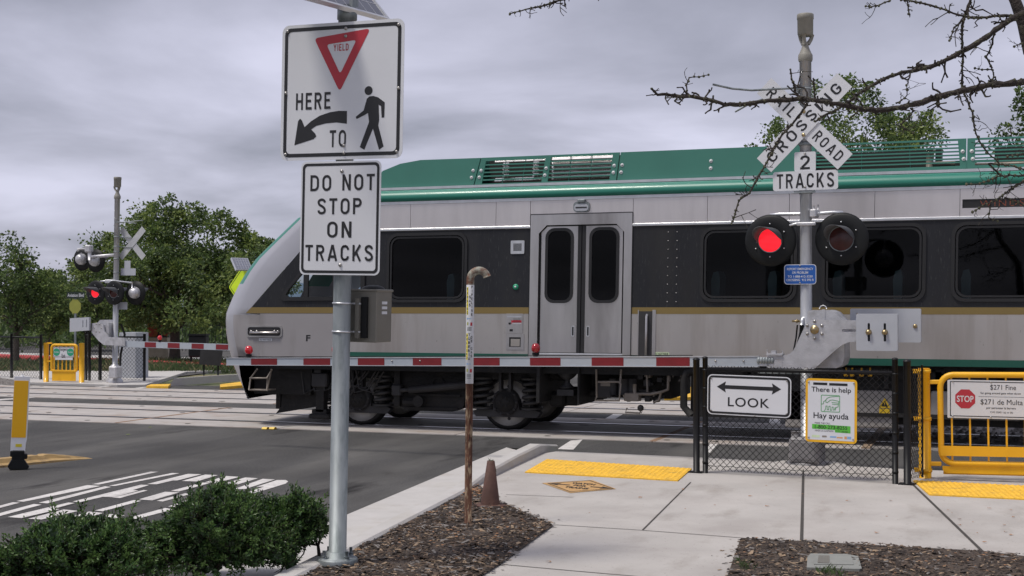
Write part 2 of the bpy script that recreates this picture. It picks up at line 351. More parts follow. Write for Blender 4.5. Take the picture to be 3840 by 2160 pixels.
    def leaf(s, p, d, size, wide=.5, fold=.15):
        p = Vector(p); d = Vector(d).normalized(); u, v_ = basis(d); a = random.uniform(0, 2*pi); u, v_ = cos(a)*u+sin(a)*v_, cos(a)*v_-sin(a)*u
        b = s.add([p, p+d*size*.5+u*size*wide*.5+v_*size*fold, p+d*size, p+d*size*.5-u*size*wide*.5+v_*size*fold])
        s.face((b, b+1, b+2, b+3))
    def build(s, name, mats, parent=None, xf=None):
        if len(s.groups) > 1 and 'lettering' in name:      # one object per line of writing
            g0 = 0; ends = s.groups[:-1]+[len(s.f)]; o = None
            for g1 in ends:
                m2 = MB(); idx = {}
                for f_ in s.f[g0:g1]:
                    for i in f_:
                        if i not in idx: idx[i] = len(m2.v); m2.v.append(s.v[i])
                    m2.f.append(tuple(idx[i] for i in f_))
                m2.m = s.m[g0:g1]; m2.sm = s.sm[g0:g1]; g0 = g1; o = m2.build(name, mats, parent, xf)
            return o
        if isinstance(mats, str): mats = [mats]
        vs_ = s.v
        off = ORG.get(parent.name) if parent else None
        if xf: vs_ = [xf(p) for p in vs_]
        if off is not None: vs_ = [(p[0]-off[0], p[1]-off[1], p[2]-off[2]) for p in vs_]
        me = bpy.data.meshes.new(name); me.from_pydata(vs_, [], s.f)
        for k in mats: me.materials.append(M[k])
        me.polygons.foreach_set('material_index', s.m); me.polygons.foreach_set('use_smooth', s.sm); me.update()
        o = bpy.data.objects.new(name, me); COL.objects.link(o)
        if parent:
            o.parent = parent
            if off is not None: ORG[o.name] = off
        return o
# ------------------------------------------------------------------ road sign lettering drawn as strokes
def crom(P, n=6):
    Q = [P[0]]+list(P)+[P[-1]]; out_ = []
    for i in range(1, len(Q)-2):
        p0, p1, p2, p3 = [Vector(q) for q in Q[i-1:i+3]]
        for k in range(n):
            t_ = k/n; out_.append(.5*((2*p1)+(p2-p0)*t_+(2*p0-5*p1+4*p2-p3)*t_**2+(3*p1-p0-3*p2+p3)*t_**3))
    out_.append(Vector(P[-1])); return [tuple(p) for p in out_]
TH = .155; HA = TH/2
def arc(cx, cz, rx, rz, a0, a1, n=8): return [(cx+rx*cos(R(a0+(a1-a0)*k/n)), cz+rz*sin(R(a0+(a1-a0)*k/n))) for k in range(n+1)]
def glyph(c):
    a = HA; t_ = TH; w_ = .62; u = 1-a
    if c == 'I': return [([(a, 0), (a, 1)], 0)], t_
    if c == 'L': return [([(a, 1), (a, a), (.52, a)], 0)], .52
    if c == 'T': w_ = .58; return [([(0, u), (w_, u)], 0), ([(w_/2, 1-t_), (w_/2, 0)], 0)], w_
    if c == 'H': return [([(a, 0), (a, 1)], 0), ([(w_-a, 0), (w_-a, 1)], 0), ([(t_, .51), (w_-t_, .51)], 0)], w_
    if c == 'E': w_ = .54; return [([(w_, u), (a, u), (a, a), (w_, a)], 0), ([(t_, .515), (w_-.07, .515)], 0)], w_
    if c == 'N': return [([(a, 0), (a, 1)], 0), ([(w_-a, 0), (w_-a, 1)], 0), ([(a+.015, .97), (w_-a-.015, .03)], 0)], w_
    if c == 'A': w_ = .74; return [([(a, 0), (w_/2-.01, 1)], 0), ([(w_-a, 0), (w_/2+.01, 1)], 0), ([(.19, .27), (w_-.19, .27)], 0)], w_
    if c == 'K': w_ = .66; return [([(a, 0), (a, 1)], 0), ([(w_-.09, 1), (t_-.02, .36)], 0), ([(.28, .54), (w_-.08, 0)], 0)], w_
    if c == 'Y': w_ = .70; return [([(.08, 1), (w_/2, .44), (w_/2, 0)], 0), ([(w_-.08, 1), (w_/2, .44)], 0)], w_
    if c == 'O': w_ = .66; return [(arc(w_-a-.25, u-.25, .25, .25, 0, 90)+arc(a+.25, u-.25, .25, .25, 90, 180)+arc(a+.25, a+.25, .25, .25, 180, 270)+arc(w_-a-.25, a+.25, .25, .25, 270, 360), 1)], w_
    if c == 'D': w_ = .64; return [([(a, u)]+[(a, a)]+arc(w_-a-.26, a+.26, .26, .26, 270, 360)+arc(w_-a-.26, u-.26, .26, .26, 0, 90), 1)], w_
    if c in 'PR':
        w_ = .62; z = [([(a, 0), (a, u)]+arc(w_-a-.2, u-.205, .2, .205, 90, -90)+[(t_, u-.41)], 0)]
        if c == 'R': z.append(([(w_*.52, .50), (w_-.07, 0)], 0))
        return z, w_
    if c in 'CG':
        w_ = .64; top = [(w_-a, .70)]+arc(w_-a-.25, u-.25, .25, .25, 15, 90)+arc(a+.25, u-.25, .25, .25, 90, 180)+arc(a+.25, a+.25, .25, .25, 180, 270)
        if c == 'C': return [(top+arc(w_-a-.25, a+.25, .25, .25, 270, 345)+[(w_-a, .30)], 0)], w_
        return [(top+arc(w_-a-.25, a+.25, .25, .25, 270, 355)+[(w_-a, .46), (w_*.52, .46)], 0)], w_
    if c == 'S': w_ = .62; return [(crom([(w_-a, .745), (w_-a-.06, u-.06), (w_/2, u), (a+.06, u-.06), (a, .745), (a+.07, .61), (w_/2, .52), (w_-a-.07, .41), (w_-a, .26), (w_-a-.06, a+.05), (w_/2, a), (a+.06, a+.05), (a, .255)]), 0)], w_
    if c == '2': w_ = .62; return [(crom([(a, .72), (a+.06, u-.06), (w_/2, u), (w_-a-.06, u-.06), (w_-a, .72), (w_-a-.08, .52), (a+.12, .23), (a+.04, TH)]), 0), ([(0, a), (w_, a)], 0)], w_
    return [], .4
def sign_text(s, body, cx, cz, w, h, y, bold=0., rot=0., gap=.25):
    strokes = []; x = 0.
    for c in body:
        g_, gw = glyph(c)
        for pts, cl in g_: strokes.append(([(x+px, pz) for px, pz in pts], cl))
        x += gw+gap
    tot = x-gap; kx = w/tot if w else h; kz = h; k = 0
    for pts, cl in strokes:
        P = [Vector(p) for p in pts]; n = len(P); Lp = []; Rp = []
        for i in range(n):
            a = P[i-1] if (i > 0 or cl) else None; b = P[(i+1) % n] if (i < n-1 or cl) else None
            d0 = (P[i]-a).normalized() if a is not None else None; d1 = (b-P[i]).normalized() if b is not None else None
            if d0 is None: d0 = d1
            if d1 is None: d1 = d0
            n0 = Vector((-d0.y, d0.x)); n1 = Vector((-d1.y, d1.x)); m_ = (n0+n1).normalized(); q = HA/max(.35, m_.dot(n0)); Lp.append(P[i]+m_*q); Rp.append(P[i]-m_*q)
        pts3 = []
        for p in Lp+Rp:
            u, v = (p.x-tot/2)*kx, (p.y-.5)*kz; pts3.append((cx+u*cos(rot)-v*sin(rot), y-k*.00012, cz+u*sin(rot)+v*cos(rot)))
        b = s.add(pts3); k += 1
        for i in range(n if cl else n-1): j = (i+1) % n; s.face((b+i, b+j, b+n+j, b+n+i))
    s.groups.append(len(s.f)); return s
MB.sign_text = sign_text
ORG = {}
def tag(o, label, cat, group=None):
    o['label'] = label; o['category'] = cat
    if group: o['group'] = group
    return o
def thing(name, label, cat, loc=(0, 0, 0), rotz=0., group=None, lean=0., world=False, leany=0.):
    o = bpy.data.objects.new(name, None); o.empty_display_size = .2; COL.objects.link(o); o.location = loc
    o.rotation_euler = (leany, lean, rotz)
    if world: ORG[o.name] = loc                 # its parts are given in world coordinates
    return tag(o, label, cat, group)
def struct(o, kind='structure'): o['kind'] = kind; return o
def solo(mb, name, mats, label, cat, loc=(0, 0, 0), group=None):   # a thing that is one mesh, given in world coordinates
    ORG['_tmp'] = loc
    vs_ = [(p[0]-loc[0], p[1]-loc[1], p[2]-loc[2]) for p in mb.v]; mb.v = vs_
    o = mb.build(name, mats); o.location = loc; return tag(o, label, cat, group)
# ================================================================== GROUND
ZW = .12                                             # sidewalk level
mb = MB(); mb.quad((-900, -300, -.03), (900, -300, -.03), (900, 1500, -.03), (-900, 1500, -.03)); struct(mb.build('ground', 'grass'))
mb = MB()
road_l = -60
mb.slab([(road_l, 0), (-4.9, 0), (-5.2, 9), (-6.18, 17.2), (-1, 15.3), (12, 15.3), (60, 15.3), (60, 27.3), (-3.5, 27.3), (-3.5, 90), (-10, 90), (-15.5, 28.5), (-20.5, 28.0), (-21.5, 34), (-31, 60), (-60, 60), (road_l, 30)], 0.)
struct(mb.build('road', 'asphalt'))
# hills
mb = MB(); pr = None
for k in range(61):
    x = -900+k*22; h = 15+5*sin(k*.31)+3*sin(k*.83+1)+2*sin(k*1.7)
    c = mb.add([(x, 1300, -1), (x, 1300+120, h*1.7)])
    if pr is not None: mb.face((pr, c, c+1, pr+1), True)
    pr = c
struct(mb.build('hills', 'hill'))
# crossing panels, rails
Xe = G(3259, 1692)[0]
TRK = [(18.58, 19.6, 21.1, 22.1), (23.25, 24.25, 25.75, 26.7)]
for ti, (ya, r1, r2, yb) in enumerate(TRK):
    mb = MB(); xe = Xe if ti == 0 else -1.2
    for (a, b) in ((ya, r1-.117), (r1+.117, r2-.117), (r2+.117, yb)):
        x = xe
        while x > -48:
            x0 = x-3.02; y_ = random.uniform(-.004, .004)
            mb.box(x0+.02, x, a, b, -.2, .012); x = x0
    mb.mi = 1
    x = xe-3.02
    while x > -48:
        mb.box(x-.035, x+.055, ya+.02, yb-.02, -.1, .0145); x -= 3.02*3
    mb.mi = 2
    for k in range(60):                              # lifting holes
        mb.slab(circ(xe-random.uniform(.3, 30), random.choice((ya+.25, r1+.35, r2-.35, yb-.25)), .05, 8), .016)
    struct(mb.build('crossing_panels', ['panel_concrete', 'rust_stain', 'joint']))
    mb = MB()
    for r in (r1, r2):
        mb.mi = 2; mb.box(-48, xe, r-.115, r+.115, -.2, .0055)
        mb.mi = 0; mb.box(-60, 60, r-.037, r+.037, -.14, .014)
        mb.mi = 1; mb.box(-60, 60, r-.030, r+.030, .0145, .020)
    struct(mb.build('rails', ['rail_steel', 'rail_head', 'rubber_flange']))
# ballast to the right of the crossing
def rock(mb, c, r):
    p = Vector(c); a = random.uniform(0, 6); pts = []
    for k in range(5): pts.append(p+Vector((r*random.uniform(.6, 1.2)*cos(a+k*1.256), r*random.uniform(.6, 1.2)*sin(a+k*1.256), random.uniform(-.2, .3)*r)))
    b = mb.add(pts+[p+Vector((0, 0, r*random.uniform(.6, 1)))])
    for k in range(5): mb.face((b+k, b+(k+1) % 5, b+5))
mb = MB(); mb.box(Xe, 40, 18.7, 26.8, -.2, -.05)
mb.v = [(x, y, z+.06) if z > -.1 else (x, y, z) for x, y, z in mb.v]
for k in range(2600): rock(mb, (random.uniform(Xe+.1, 8), random.uniform(19.9, 26.5), .01), random.uniform(.025, .055))
struct(mb.build('ballast', 'gravel'), 'stuff')
mb = MB(); mb.box(Xe-.12, Xe-.004, 18.6, 22.1, -.1, .03); struct(mb.build('panel_end_beam', 'chip_pale'))
# gutter, kerb, sidewalk
def GP(pts, z): return [G(x, y, z) for x, y in pts]
mb = MB()
a0, a1 = G(1198, 1978), G(1899, 1681); dxy = Vector((a1[0]-a0[0], a1[1]-a0[1])).normalized(); a00 = Vector(a0)-dxy*9
k0, k1 = G(1300, 2065, .16), G(1738, 1842, .16); k00 = Vector(k0)-(Vector(k1)-Vector(k0)).normalized()*9
kend = G(2085, 1692, .1)
mb.slab([tuple(a00), a0, a1, (kend[0]-.12, kend[1]), kend, k1, k0, tuple(k00)], .012, -.1); struct(mb.build('gutter', 'kerb_concrete'))
# kerb: a raised run whose inner edge follows the planting bed, ends in a ramped nose by the crossing
mb = MB(); inner = [tuple(k00), k0, k1]+GP([(1830, 1798), (1945, 1742), (2030, 1702), (2093, 1676)], ZW); tops = [.16, .16, .165, .20, .23, .24, ZW+.03]
pr = None
for (x, y), z in zip(inner, tops):
    wd = .17; c = mb.add([(x-wd-.05, y+.01, 0), (x-wd, y+.01, z-.02), (x-wd+.02, y+.01, z), (x-.02, y, z), (x, y, z-.02), (x, y, 0)])
    if pr is not None:
        for k in range(5): mb.face((pr+k, pr+k+1, c+k+1, c+k))
    pr = c
mb.face([pr+k for k in range(6)])
struct(mb.build('kerb', 'kerb_concrete'))
back = GP([(2087, 1692), (2601, 1714), (2639, 1716), (3360, 1757), (3523, 1764)], ZW)
mb = MB(); mb.slab([inner[5], *back, (6, back[-1][1]+.1), (30, back[-1][1]-.5), (30, -6), (-4, -6), (-3.6, 8), inner[2], inner[3], inner[4]], ZW, -.15); struct(mb.build('sidewalk', 'concrete'))
mb = MB()
def strip(pts, wd, z, mb):
    for p, q in zip(pts, pts[1:]):
        a, b = Vector(p), Vector(q); n = Vector((-(b-a).y, (b-a).x)).normalized()*wd/2
        mb.quad((*(a-n), z), (*(a+n), z), (*(b+n), z), (*(b-n), z))
ZJ = ZW+.003
for pts, wd in (([(3399, 1793), (3683, 2066)], .026), ([(3012, 1784), (3006, 2027)], .026), ([(2590, 1808), (2410, 1987)], .015), ([(1897, 1854), (2150, 1864)], .012),
                ([(2075, 1967), (2410, 1988), (2778, 2016)], .012), ([(1874, 2115), (2150, 2140), (2730, 2190)], .012), ([(3012, 1784), (3013, 1742)], .014)):
    strip(GP(pts, ZJ), wd, ZJ, mb)
struct(mb.build('paving_joints', 'joint'))
# planting beds: real chips on a rough soil sheet
def inside(p, poly):
    x, y = p; c = False; n = len(poly)
    for i in range(n):
        (x1, y1), (x2, y2) = poly[i], poly[(i+1) % n]
        if (y1 > y) != (y2 > y) and x < (x2-x1)*(y-y1)/(y2-y1)+x1: c = not c
    return c
bed1 = GP([(1302, 2065), (1738, 1844), (1788, 1814), (1888, 1887), (1952, 1912), (2075, 1967), (1875, 2113), (1800, 2160), (1400, 2500), (-600, 2700)], ZW+.015)+[tuple(k00+Vector((.02, 0)))]
bed2 = GP([(2778, 2017), (3683, 2066), (3860, 2088), (4300, 2130), (4300, 2500), (2600, 2500), (2728, 2160)], ZW+.01)
for bi, bed in enumerate((bed1, bed2)):
    mb = MB(); mb.slab(bed, ZW+.012)
    xs = [p[0] for p in bed]; ys = [p[1] for p in bed]; cnt = 0
    def bumpz(x, y): return ZW+.014+.012*(sin(x*7)+sin(y*9+x*4))*.5
    while cnt < (9000 if bi == 0 else 6500):
        x, y = random.uniform(min(xs), max(xs)), random.uniform(max(min(ys), 6.5), max(ys))
        if not inside((x, y), bed): continue
        cnt += 1; mb.mi = random.choices((1, 2, 3, 4), (46, 30, 11, 13))[0]
        L_ = random.uniform(.012, .055)*random.choice((.5, .8, 1, 1, 1.7)); a = random.uniform(0, pi); wd = L_*random.uniform(.2, .5); ti = random.uniform(-.25, .25); z = bumpz(x, y)+random.uniform(0, .012)
        u = Vector((cos(a), sin(a), ti))*L_/2; v_ = Vector((-sin(a), cos(a), random.uniform(-.4, .4)))*wd/2; p = Vector((x, y, z))
        b = mb.add([p-u-v_, p+u*.9-v_*.8, p+u+v_, p-u*.8+v_, p+Vector((0, 0, .006))])
        for k in range(4): mb.face((b+k, b+(k+1) % 4, b+4))
        n_ = len(bed); sp = 0
    while sp < 260:                                      # pieces kicked out onto the paving
        i = random.randrange(n_); a, b = Vector(bed[i]), Vector(bed[(i+1) % n_]); p2 = a.lerp(b, random.random())+Vector((random.gauss(0, .07), random.gauss(0, .07)))
        if p2.y < 6.5 or inside(p2, bed) or p2.x < -4.9: sp += 1; continue
        sp += 1; mb.mi = random.choice((1, 1, 2, 3)); a_ = random.uniform(0, pi); L_ = random.uniform(.006, .022); u = Vector((cos(a_), sin(a_), 0))*L_; v_ = Vector((-sin(a_), cos(a_), 0))*L_*.4; p = Vector((p2.x, p2.y, ZW+.005)); b_ = mb.add([p-u-v_, p+u-v_*.7, p+u*.8+v_, p-u*.8+v_]); mb.face((b_, b_+1, b_+2, b_+3))
    struct(mb.build('mulch', ['soil', 'chip_dark', 'chip_mid', 'chip_pale', 'chip_grey']), 'stuff')
def tuft(mb, x, y, z, n, h, sp):
    for k in range(n):
        a = random.uniform(0, 2*pi); p = Vector((x+random.gauss(0, sp), y+random.gauss(0, sp), z)); d = Vector((cos(a)*.4, sin(a)*.4, 1)); hh = h*random.uniform(.5, 1.2); u = Vector((-sin(a), cos(a), 0))*hh*.035
        b = mb.add([p-u, p+u, p+d*hh*.6+u*.6, p+d*hh+Vector((cos(a), sin(a), -.1))*hh*.3, p+d*hh*.6-u*.6]); mb.face((b, b+1, b+2, b+3, b+4))
mb = MB()
for px, py in ((2782, 2118), (2790, 2140), (3110, 2150), (3140, 2165), (3090, 2160)): tuft(mb, *G(px, py, ZW), ZW+.01, 26, .05, .03)
struct(mb.build('grass_tufts', 'blade'), 'stuff')
# road paint
mb = MB(); Zp = .0045
def z2(x, y): return G(x*.5383, 1380+y*.5383, Zp)
for poly in ([(1050, 722), (1105, 722), (690, 812), (640, 810)], [(1200, 731), (1250, 733), (800, 822), (760, 820)], [(1310, 737), (1405, 740), (1235, 783), (1205, 783), (1090, 810), (1025, 808)],
             [(1430, 742), (1520, 746), (1370, 790), (1265, 787)], [(1570, 752), (1670, 758), (1510, 800), (1425, 797)], [(1710, 762), (1797, 768), (1650, 812), (1560, 806)],
             [(1830, 772), (1915, 776), (1700, 845), (1640, 840)], [(1930, 780), (1990, 780), (2008, 790), (1990, 805), (1780, 870), (1715, 870), (1840, 826), (1785, 828)],
             [(610, 815), (700, 822), (165, 932), (115, 927)], [(730, 824), (775, 828), (330, 943), (270, 938)], [(985, 812), (1040, 815), (925, 850), (965, 853), (790, 900), (715, 897), (555, 935), (505, 930)],
             [(1000, 850), (1028, 853), (835, 906), (785, 902)], [(1410, 798), (1460, 802), (1245, 860), (1190, 855)], [(1150, 862), (1250, 866), (1060, 922), (965, 915)],
             [(1290, 873), (1325, 878), (1135, 930), (1090, 925)], [(90, 935), (140, 938), (-80, 995), (-120, 988)], [(235, 947), (290, 952), (-100, 1058), (-150, 1050)],
             [(475, 937), (522, 940), (375, 980), (415, 983), (150, 1045), (52, 1038)], [(445, 985), (548, 995), (290, 1055), (195, 1050)], [(930, 920), (985, 925), (715, 998), (660, 993)],
             [(620, 1000), (722, 1010), (500, 1070), (385, 1065)], [(760, 1017), (870, 1027), (700, 1078), (600, 1070)], [(1370, 895), (1430, 900), (1240, 970), (1170, 965)],
             [(1150, 975), (1210, 985), (800, 1090), (720, 1090)], [(1340, 955), (1385, 960), (1300, 985), (1265, 978)]):
    mb.slab([z2(*p) for p in poly], Zp)
for poly in ([(520, 139), (600, 134), (770, 126), (775, 129), (610, 138)], [(855, 149), (870, 144), (1060, 128), (1070, 131), (880, 149)], [(-200, 230), (0, 216), (250, 200), (250, 206), (0, 226), (-200, 240)]):
    mb.slab([z2(*p) for p in poly], Zp)
mb.slab(GP([(2090, 1684), (2140, 1652), (2185, 1648), (2150, 1686)], Zp), Zp); mb.slab(GP([(2640, 1690), (2672, 1655), (2700, 1655), (2660, 1700)], Zp), Zp)
for x0 in (-6.2, -3.4):
    mb.slab([(x0, 22.2), (x0+.18, 22.2), (x0+.05, 23.2), (x0-.13, 23.2)], Zp)
struct(mb.build('road_markings', 'road_paint'))
# leaf scraps on the asphalt and far ground
# far sidewalk, kerb, grass verge
FS = 28.0
mb = MB(); fs = [G(108, 1441), G(440, 1451), G(545, 1450), G(630, 1440)]
mb.slab([(fs[0][0], fs[0][1]), (fs[1][0], fs[1][1]), (fs[2][0], fs[2][1]), G(700, 1400), G(905, 1395), (-15, 40), (-40, 45), (-60, 50), G(60, 1430)], .05, -.05)
struct(mb.build('far_sidewalk', 'kerb_concrete'))
mb = MB()
ks = [G(630, 1449), G(720, 1443), G(830, 1433), G(960, 1420)]; kt = [G(640, 1420), G(720, 1420), G(830, 1418), G(960, 1412)]
pr = None
for (x, y), h in zip([G(632, 1449), G(652, 1447), G(825, 1434), G(905, 1428), (-15.0, 31)], (.03, .18, .18, .17, .17)):
    c = mb.add([(x, y, 0), (x, y+.02, h), (x-.05, y+.22, h), (x-.05, y+.22, 0)])
    if pr is not None:
        for k in range(3): mb.face((pr+k, pr+k+1, c+k+1, c+k))
    pr = c
struct(mb.build('far_kerb', 'kerb_concrete'))
mb = MB(); mb.slab([(-4.2, 28.6), (30, 28.6), (30, 45), (-9, 45), (-5, 32)], .06, -.02); struct(mb.build('far_pavement', 'kerb_concrete'))
mb = MB(); p, q = G(-200, 1338), G(960, 1390); a, b = Vector(p), Vector(q); n = Vector((-(b-a).y, (b-a).x)).normalized()*.35
mb.slab([tuple(a-n), tuple(b-n), tuple(b+n), tuple(a+n)], .17, -.02); struct(mb.build('red_painted_kerb', 'red_kerb'))
mb = MB(); n2 = n*14; mb.slab([tuple(a+n*1.05), tuple(b+n*1.05), tuple(b+n2), tuple(a+n2)], .004); struct(mb.build('far_road', 'asphalt'))
mb = MB()
for k in range(5200):
    px = random.uniform(-40, 960); py = random.uniform(1362, 1398); x, y = G(px, py)
    mb.mi = random.choice((0, 0, 1)); tuft(mb, x, y, -.03, 3, random.uniform(.12, .3), .1)
struct(mb.build('verge_grass', ['blade', 'dry_blade']), 'stuff')
mb = MB()
for k in range(900):
    x, y = G(random.uniform(-30, 105), random.uniform(1418, 1442)); rock(mb, (x, y, 0), random.uniform(.03, .06))
struct(mb.build('far_gravel', 'gravel'), 'stuff')
# ================================================================== TACTILE PADS AND DECAL
def tactile(pts, label, n1_, n2_):
    P = GP(pts, ZW+.004); mb = MB(); mb.slab(P, ZW+.012, ZW-.02)
    a, b, c, d = [Vector(p) for p in P]
    for i in range(n1_):
        for j in range(n2_):
            s_, t_ = (i+.5)/n1_, (j+.5)/n2_; p = (a*(1-s_)+b*s_)*(1-t_)+(d*(1-s_)+c*s_)*t_
            mb.lathe([(.021, 0), (.013, .009), (0, .010)], (p.x, p.y, ZW+.012), 'z', 6)
    solo(mb, 'tactile_paving', 'tactile_yellow', label, 'tactile paving', (a.x, a.y, ZW), 'yellow tactile paving pads')
tactile([(2050, 1724), (2594, 1759), (2542, 1804), (1968, 1772)], 'yellow dotted tactile paving pad beside the raised kerb and left fence post', 30, 10)
tactile([(3424, 1804), (4300, 1846), (4390, 1900), (3485, 1857)], 'yellow dotted tactile paving pad in front of the yellow swing gate', 40, 11)
def fartac(P, label):
    a = P[0]; mb = MB(); mb.slab(P, .062, -.02); solo(mb, 'tactile_paving', 'tactile_yellow', label, 'tactile paving', (*a, .05), 'yellow tactile paving pads')
fartac(GP([(548, 1448), (566, 1441), (640, 1440), (630, 1449)], .06), 'small yellow tactile pad across the tracks at the low end of the far kerb')
fartac(GP([(825, 1424), (905, 1415), (960, 1412), (960, 1424), (826, 1434)], .17), 'yellow tactile strip on the far kerb just left of the train nose')
fartac(GP([(2490, 1490), (2530, 1452), (2640, 1448), (2640, 1488)], .065), 'yellow tactile pad seen under the train beyond the far track')
dt = GP([(2032, 1811), (2221, 1800), (2310, 1833), (2139, 1848)], ZW+.004)
t_ = thing('floor_decal', 'tan diamond decal reading WATCH FOR TRAINS stuck to the sidewalk', 'floor decal', (*dt[3], ZW), world=True)
mb = MB(); mb.slab(dt, ZW+.004); dec = mb.build('decal_sheet', 'decal', t_)
A, B, C_, D = [Vector(p) for p in dt]; cen = (A+B+C_+D)/4; ex = (C_-A); ey = (B-D)
mb = MB(); TT = MB()
def dm(u, v): p = cen+ex*u*.5+ey*v*.5; return (p.x, p.y, ZW+.0065)
for k0_, k1_ in ((.90, .86),):
    o1 = [(-1, 0), (0, 1), (1, 0), (0, -1)]
    for i in range(4):
        p, q = o1[i], o1[(i+1) % 4]; mb.quad(dm(p[0]*k0_, p[1]*k0_), dm(q[0]*k0_, q[1]*k0_), dm(q[0]*k1_, q[1]*k1_), dm(p[0]*k1_, p[1]*k1_))
def mtext(s_, cu, cv, w_, h_):
    TT.v = []; TT.f = []; TT.m = []; TT.sm = []; TT.text(s_, cu, cv, w_, h_, 0, bold=.03)
    b = mb.add([dm(p[0], p[2]) for p in TT.v])
    for f_ in TT.f: mb.face([b+i for i in f_])
mtext('WATCH', 0, .33, .62, .22); mtext('FOR', 0, .02, .34, .2); mtext('TRAINS', 0, -.3, .62, .22)
for sg in (-1, 1): mb.quad(dm(sg*.82, 0), dm(sg*.55, .16), dm(sg*.62, 0), dm(sg*.55, -.16)); mb.quad(dm(sg*.62, .04), dm(sg*.28, .04), dm(sg*.28, -.04), dm(sg*.62, -.04))
mb.build('lettering', 'sign_black', t_)
# ================================================================== TRAIN
TO = (-4.5, 20.35, 0)
train = thing('passenger_train', 'silver and green commuter railcar crossing the road, dark window band with a gold stripe', 'train', TO, world=True)
def sh(p): return (p[0]+.019*(p[2]-2.2), p[1], p[2])
def tb(mb, name, mats, parent=train): return mb.build(name, mats, parent, sh)
def T(px, py, Y=YS):                        # survey point on the train side, lean removed
    x, z = S(px, py, Y); return (x-.019*(z-2.2), z)
def Tb(x0, y0, x1, y1, Y=YS):               # box from two photo corners -> xmin,xmax,zmin,zmax
    a = T((x0+x1)/2, y0, Y); b = T((x0+x1)/2, y1, Y); l = T(x0, (y0+y1)/2, Y); r = T(x1, (y0+y1)/2, Y)
    return l[0], r[0], b[1], a[1]
XR = 9.0; W_ = 3.2
Zg0, Zg1, Zb1 = 1.825, 1.92, 3.09
dl, dr_, dz0, dz1 = Tb(1987, 802, 2368, 1335)
# openings
win = []
for x0, y0, x1, y1 in ((1451, 877, 1753, 1134), (2626, 853, 2989, 1134), (3082, 837, 3472, 1134)): win.append(Tb(x0, y0, x1, y1))
wz0 = 1.995; wz1 = 3.06
win = [(a, b, wz0, wz1) for a, b, c, d in win]
pitch_w = win[2][0]-win[1][0]
for k in (1, 2, 3): win.append((win[2][0]+pitch_w*k, win[2][1]+pitch_w*k, wz0, wz1))
def hole(wi, m_): a, b, c, d = wi; return rrect((a+b)/2, (c+d)/2, b-a-2*m_, d-c-2*m_, .17-m_*.6)
band_l = [(-11.10, Zg1), (-10.23, 2.83), (-10.02, 2.99), (-9.85, Zb1)]
cabw = [(-10.57, 2.06), (-10.52, 2.16), (-10.05, 2.70), (-9.88, 2.76), (-9.16, 2.76), (-9.10, 2.70), (-9.10, 2.09), (-9.16, 2.03), (-10.52, 2.02)]
cen_c = Vector((-9.75, 2.38))
def inset(poly, k): return [(cen_c.x+(x-cen_c.x)*(1-k), cen_c.y+(z-cen_c.y)*(1-k*1.6)) for x, z in poly]
mb = MB(); mb.plate(band_l+[(dl, Zb1), (dl, Zg1)], YS, YS+.05, [hole(win[0], .02), inset(cabw, .06)]); tb(mb, 'window_band', 'band')
mb = MB(); mb.plate([(dr_, Zg1), (dr_, Zb1), (XR, Zb1), (XR, Zg1)], YS, YS+.05, [hole(q, .02) for q in win[1:]])
mb.mi = 1
for k in range(9):
    for xx in (.53, .66): mb.dome((dr_+xx, YS-.001, 2.0+k*.125), .009, n=6, k=2)
tb(mb, 'window_band', ['band', 'bolt'])
for wi in win:
    fr_ = MB(); fr_.plate(hole(wi, 0), YS-.022, YS+.03, [hole(wi, .045)]); fr_.plate(hole(wi, .058), YS-.012, YS+.03, [hole(wi, .085)])
    fo = tb(fr_, 'window_frame', 'gasket')
    g_ = MB(); g_.plate(hole(wi, .05), YS+.012); tb(g_, 'window_pane', 'tinted_glass', fo)
fr_ = MB(); fr_.plate(cabw, YS-.022, YS+.03, [inset(cabw, .11)]); fr_.box(-10.17, -10.09, YS-.018, YS+.02, 2.06, 2.72); fr_.box(-9.66, -9.60, YS-.018, YS+.02, 2.06, 2.72)
fo = tb(fr_, 'cab_window_frame', 'gasket')
g_ = MB(); g_.plate(inset(cabw, .1), YS+.012); tb(g_, 'cab_window_pane', 'clear_glass', fo)
# lower side panels, gold stripe, green stripe, mouldings
mb = MB(); mb.plate([(-10.95, 1.135), (-10.95, Zg0), (-9.45, Zg0), (-9.45, 1.135)], YS, YS+.05); tb(mb, 'lower_panel', 'grey_paint')
mb = MB(); mb.plate([(-9.447, 1.225), (-9.447, Zg0), (dl, Zg0), (dl, 1.225)], YS, YS+.05); mb.plate([(dr_, 1.225), (dr_, Zg0), (XR, Zg0), (XR, 1.225)], YS, YS+.05); tb(mb, 'lower_panel', 'stainless_low')
mb = MB(); mb.plate([(-11.21, Zg0), (-11.11, Zg1), (dl, Zg1), (dl, Zg0)], YS-.003, YS+.04); mb.plate([(dr_, Zg0), (dr_, Zg1), (XR, Zg1), (XR, Zg0)], YS-.003, YS+.04); tb(mb, 'gold_stripe', 'gold')
mb = MB(); mb.plate([(-9.45, 1.13), (-9.45, 1.225), (dl, 1.225), (dl, 1.13)], YS-.002, YS+.05); mb.plate([(dr_, 1.13), (dr_, 1.225), (XR, 1.225), (XR, 1.13)], YS-.002, YS+.05)
x = -9.4
while x < dl-.1: mb.box(x, x+.03, YS-.006, YS, 1.142, 1.156); x += .062
tb(mb, 'green_stripe', 'stripe_green')
mb = MB(); mb.box(-9.84, dl-.002, YS-.02, YS+.03, Zb1+.002, Zb1+.045, bev=.008); mb.box(dr_+.002, XR, YS-.02, YS+.03, Zb1+.002, Zb1+.045, bev=.008)
tb(mb, 'belt_moulding', 'aluminium')
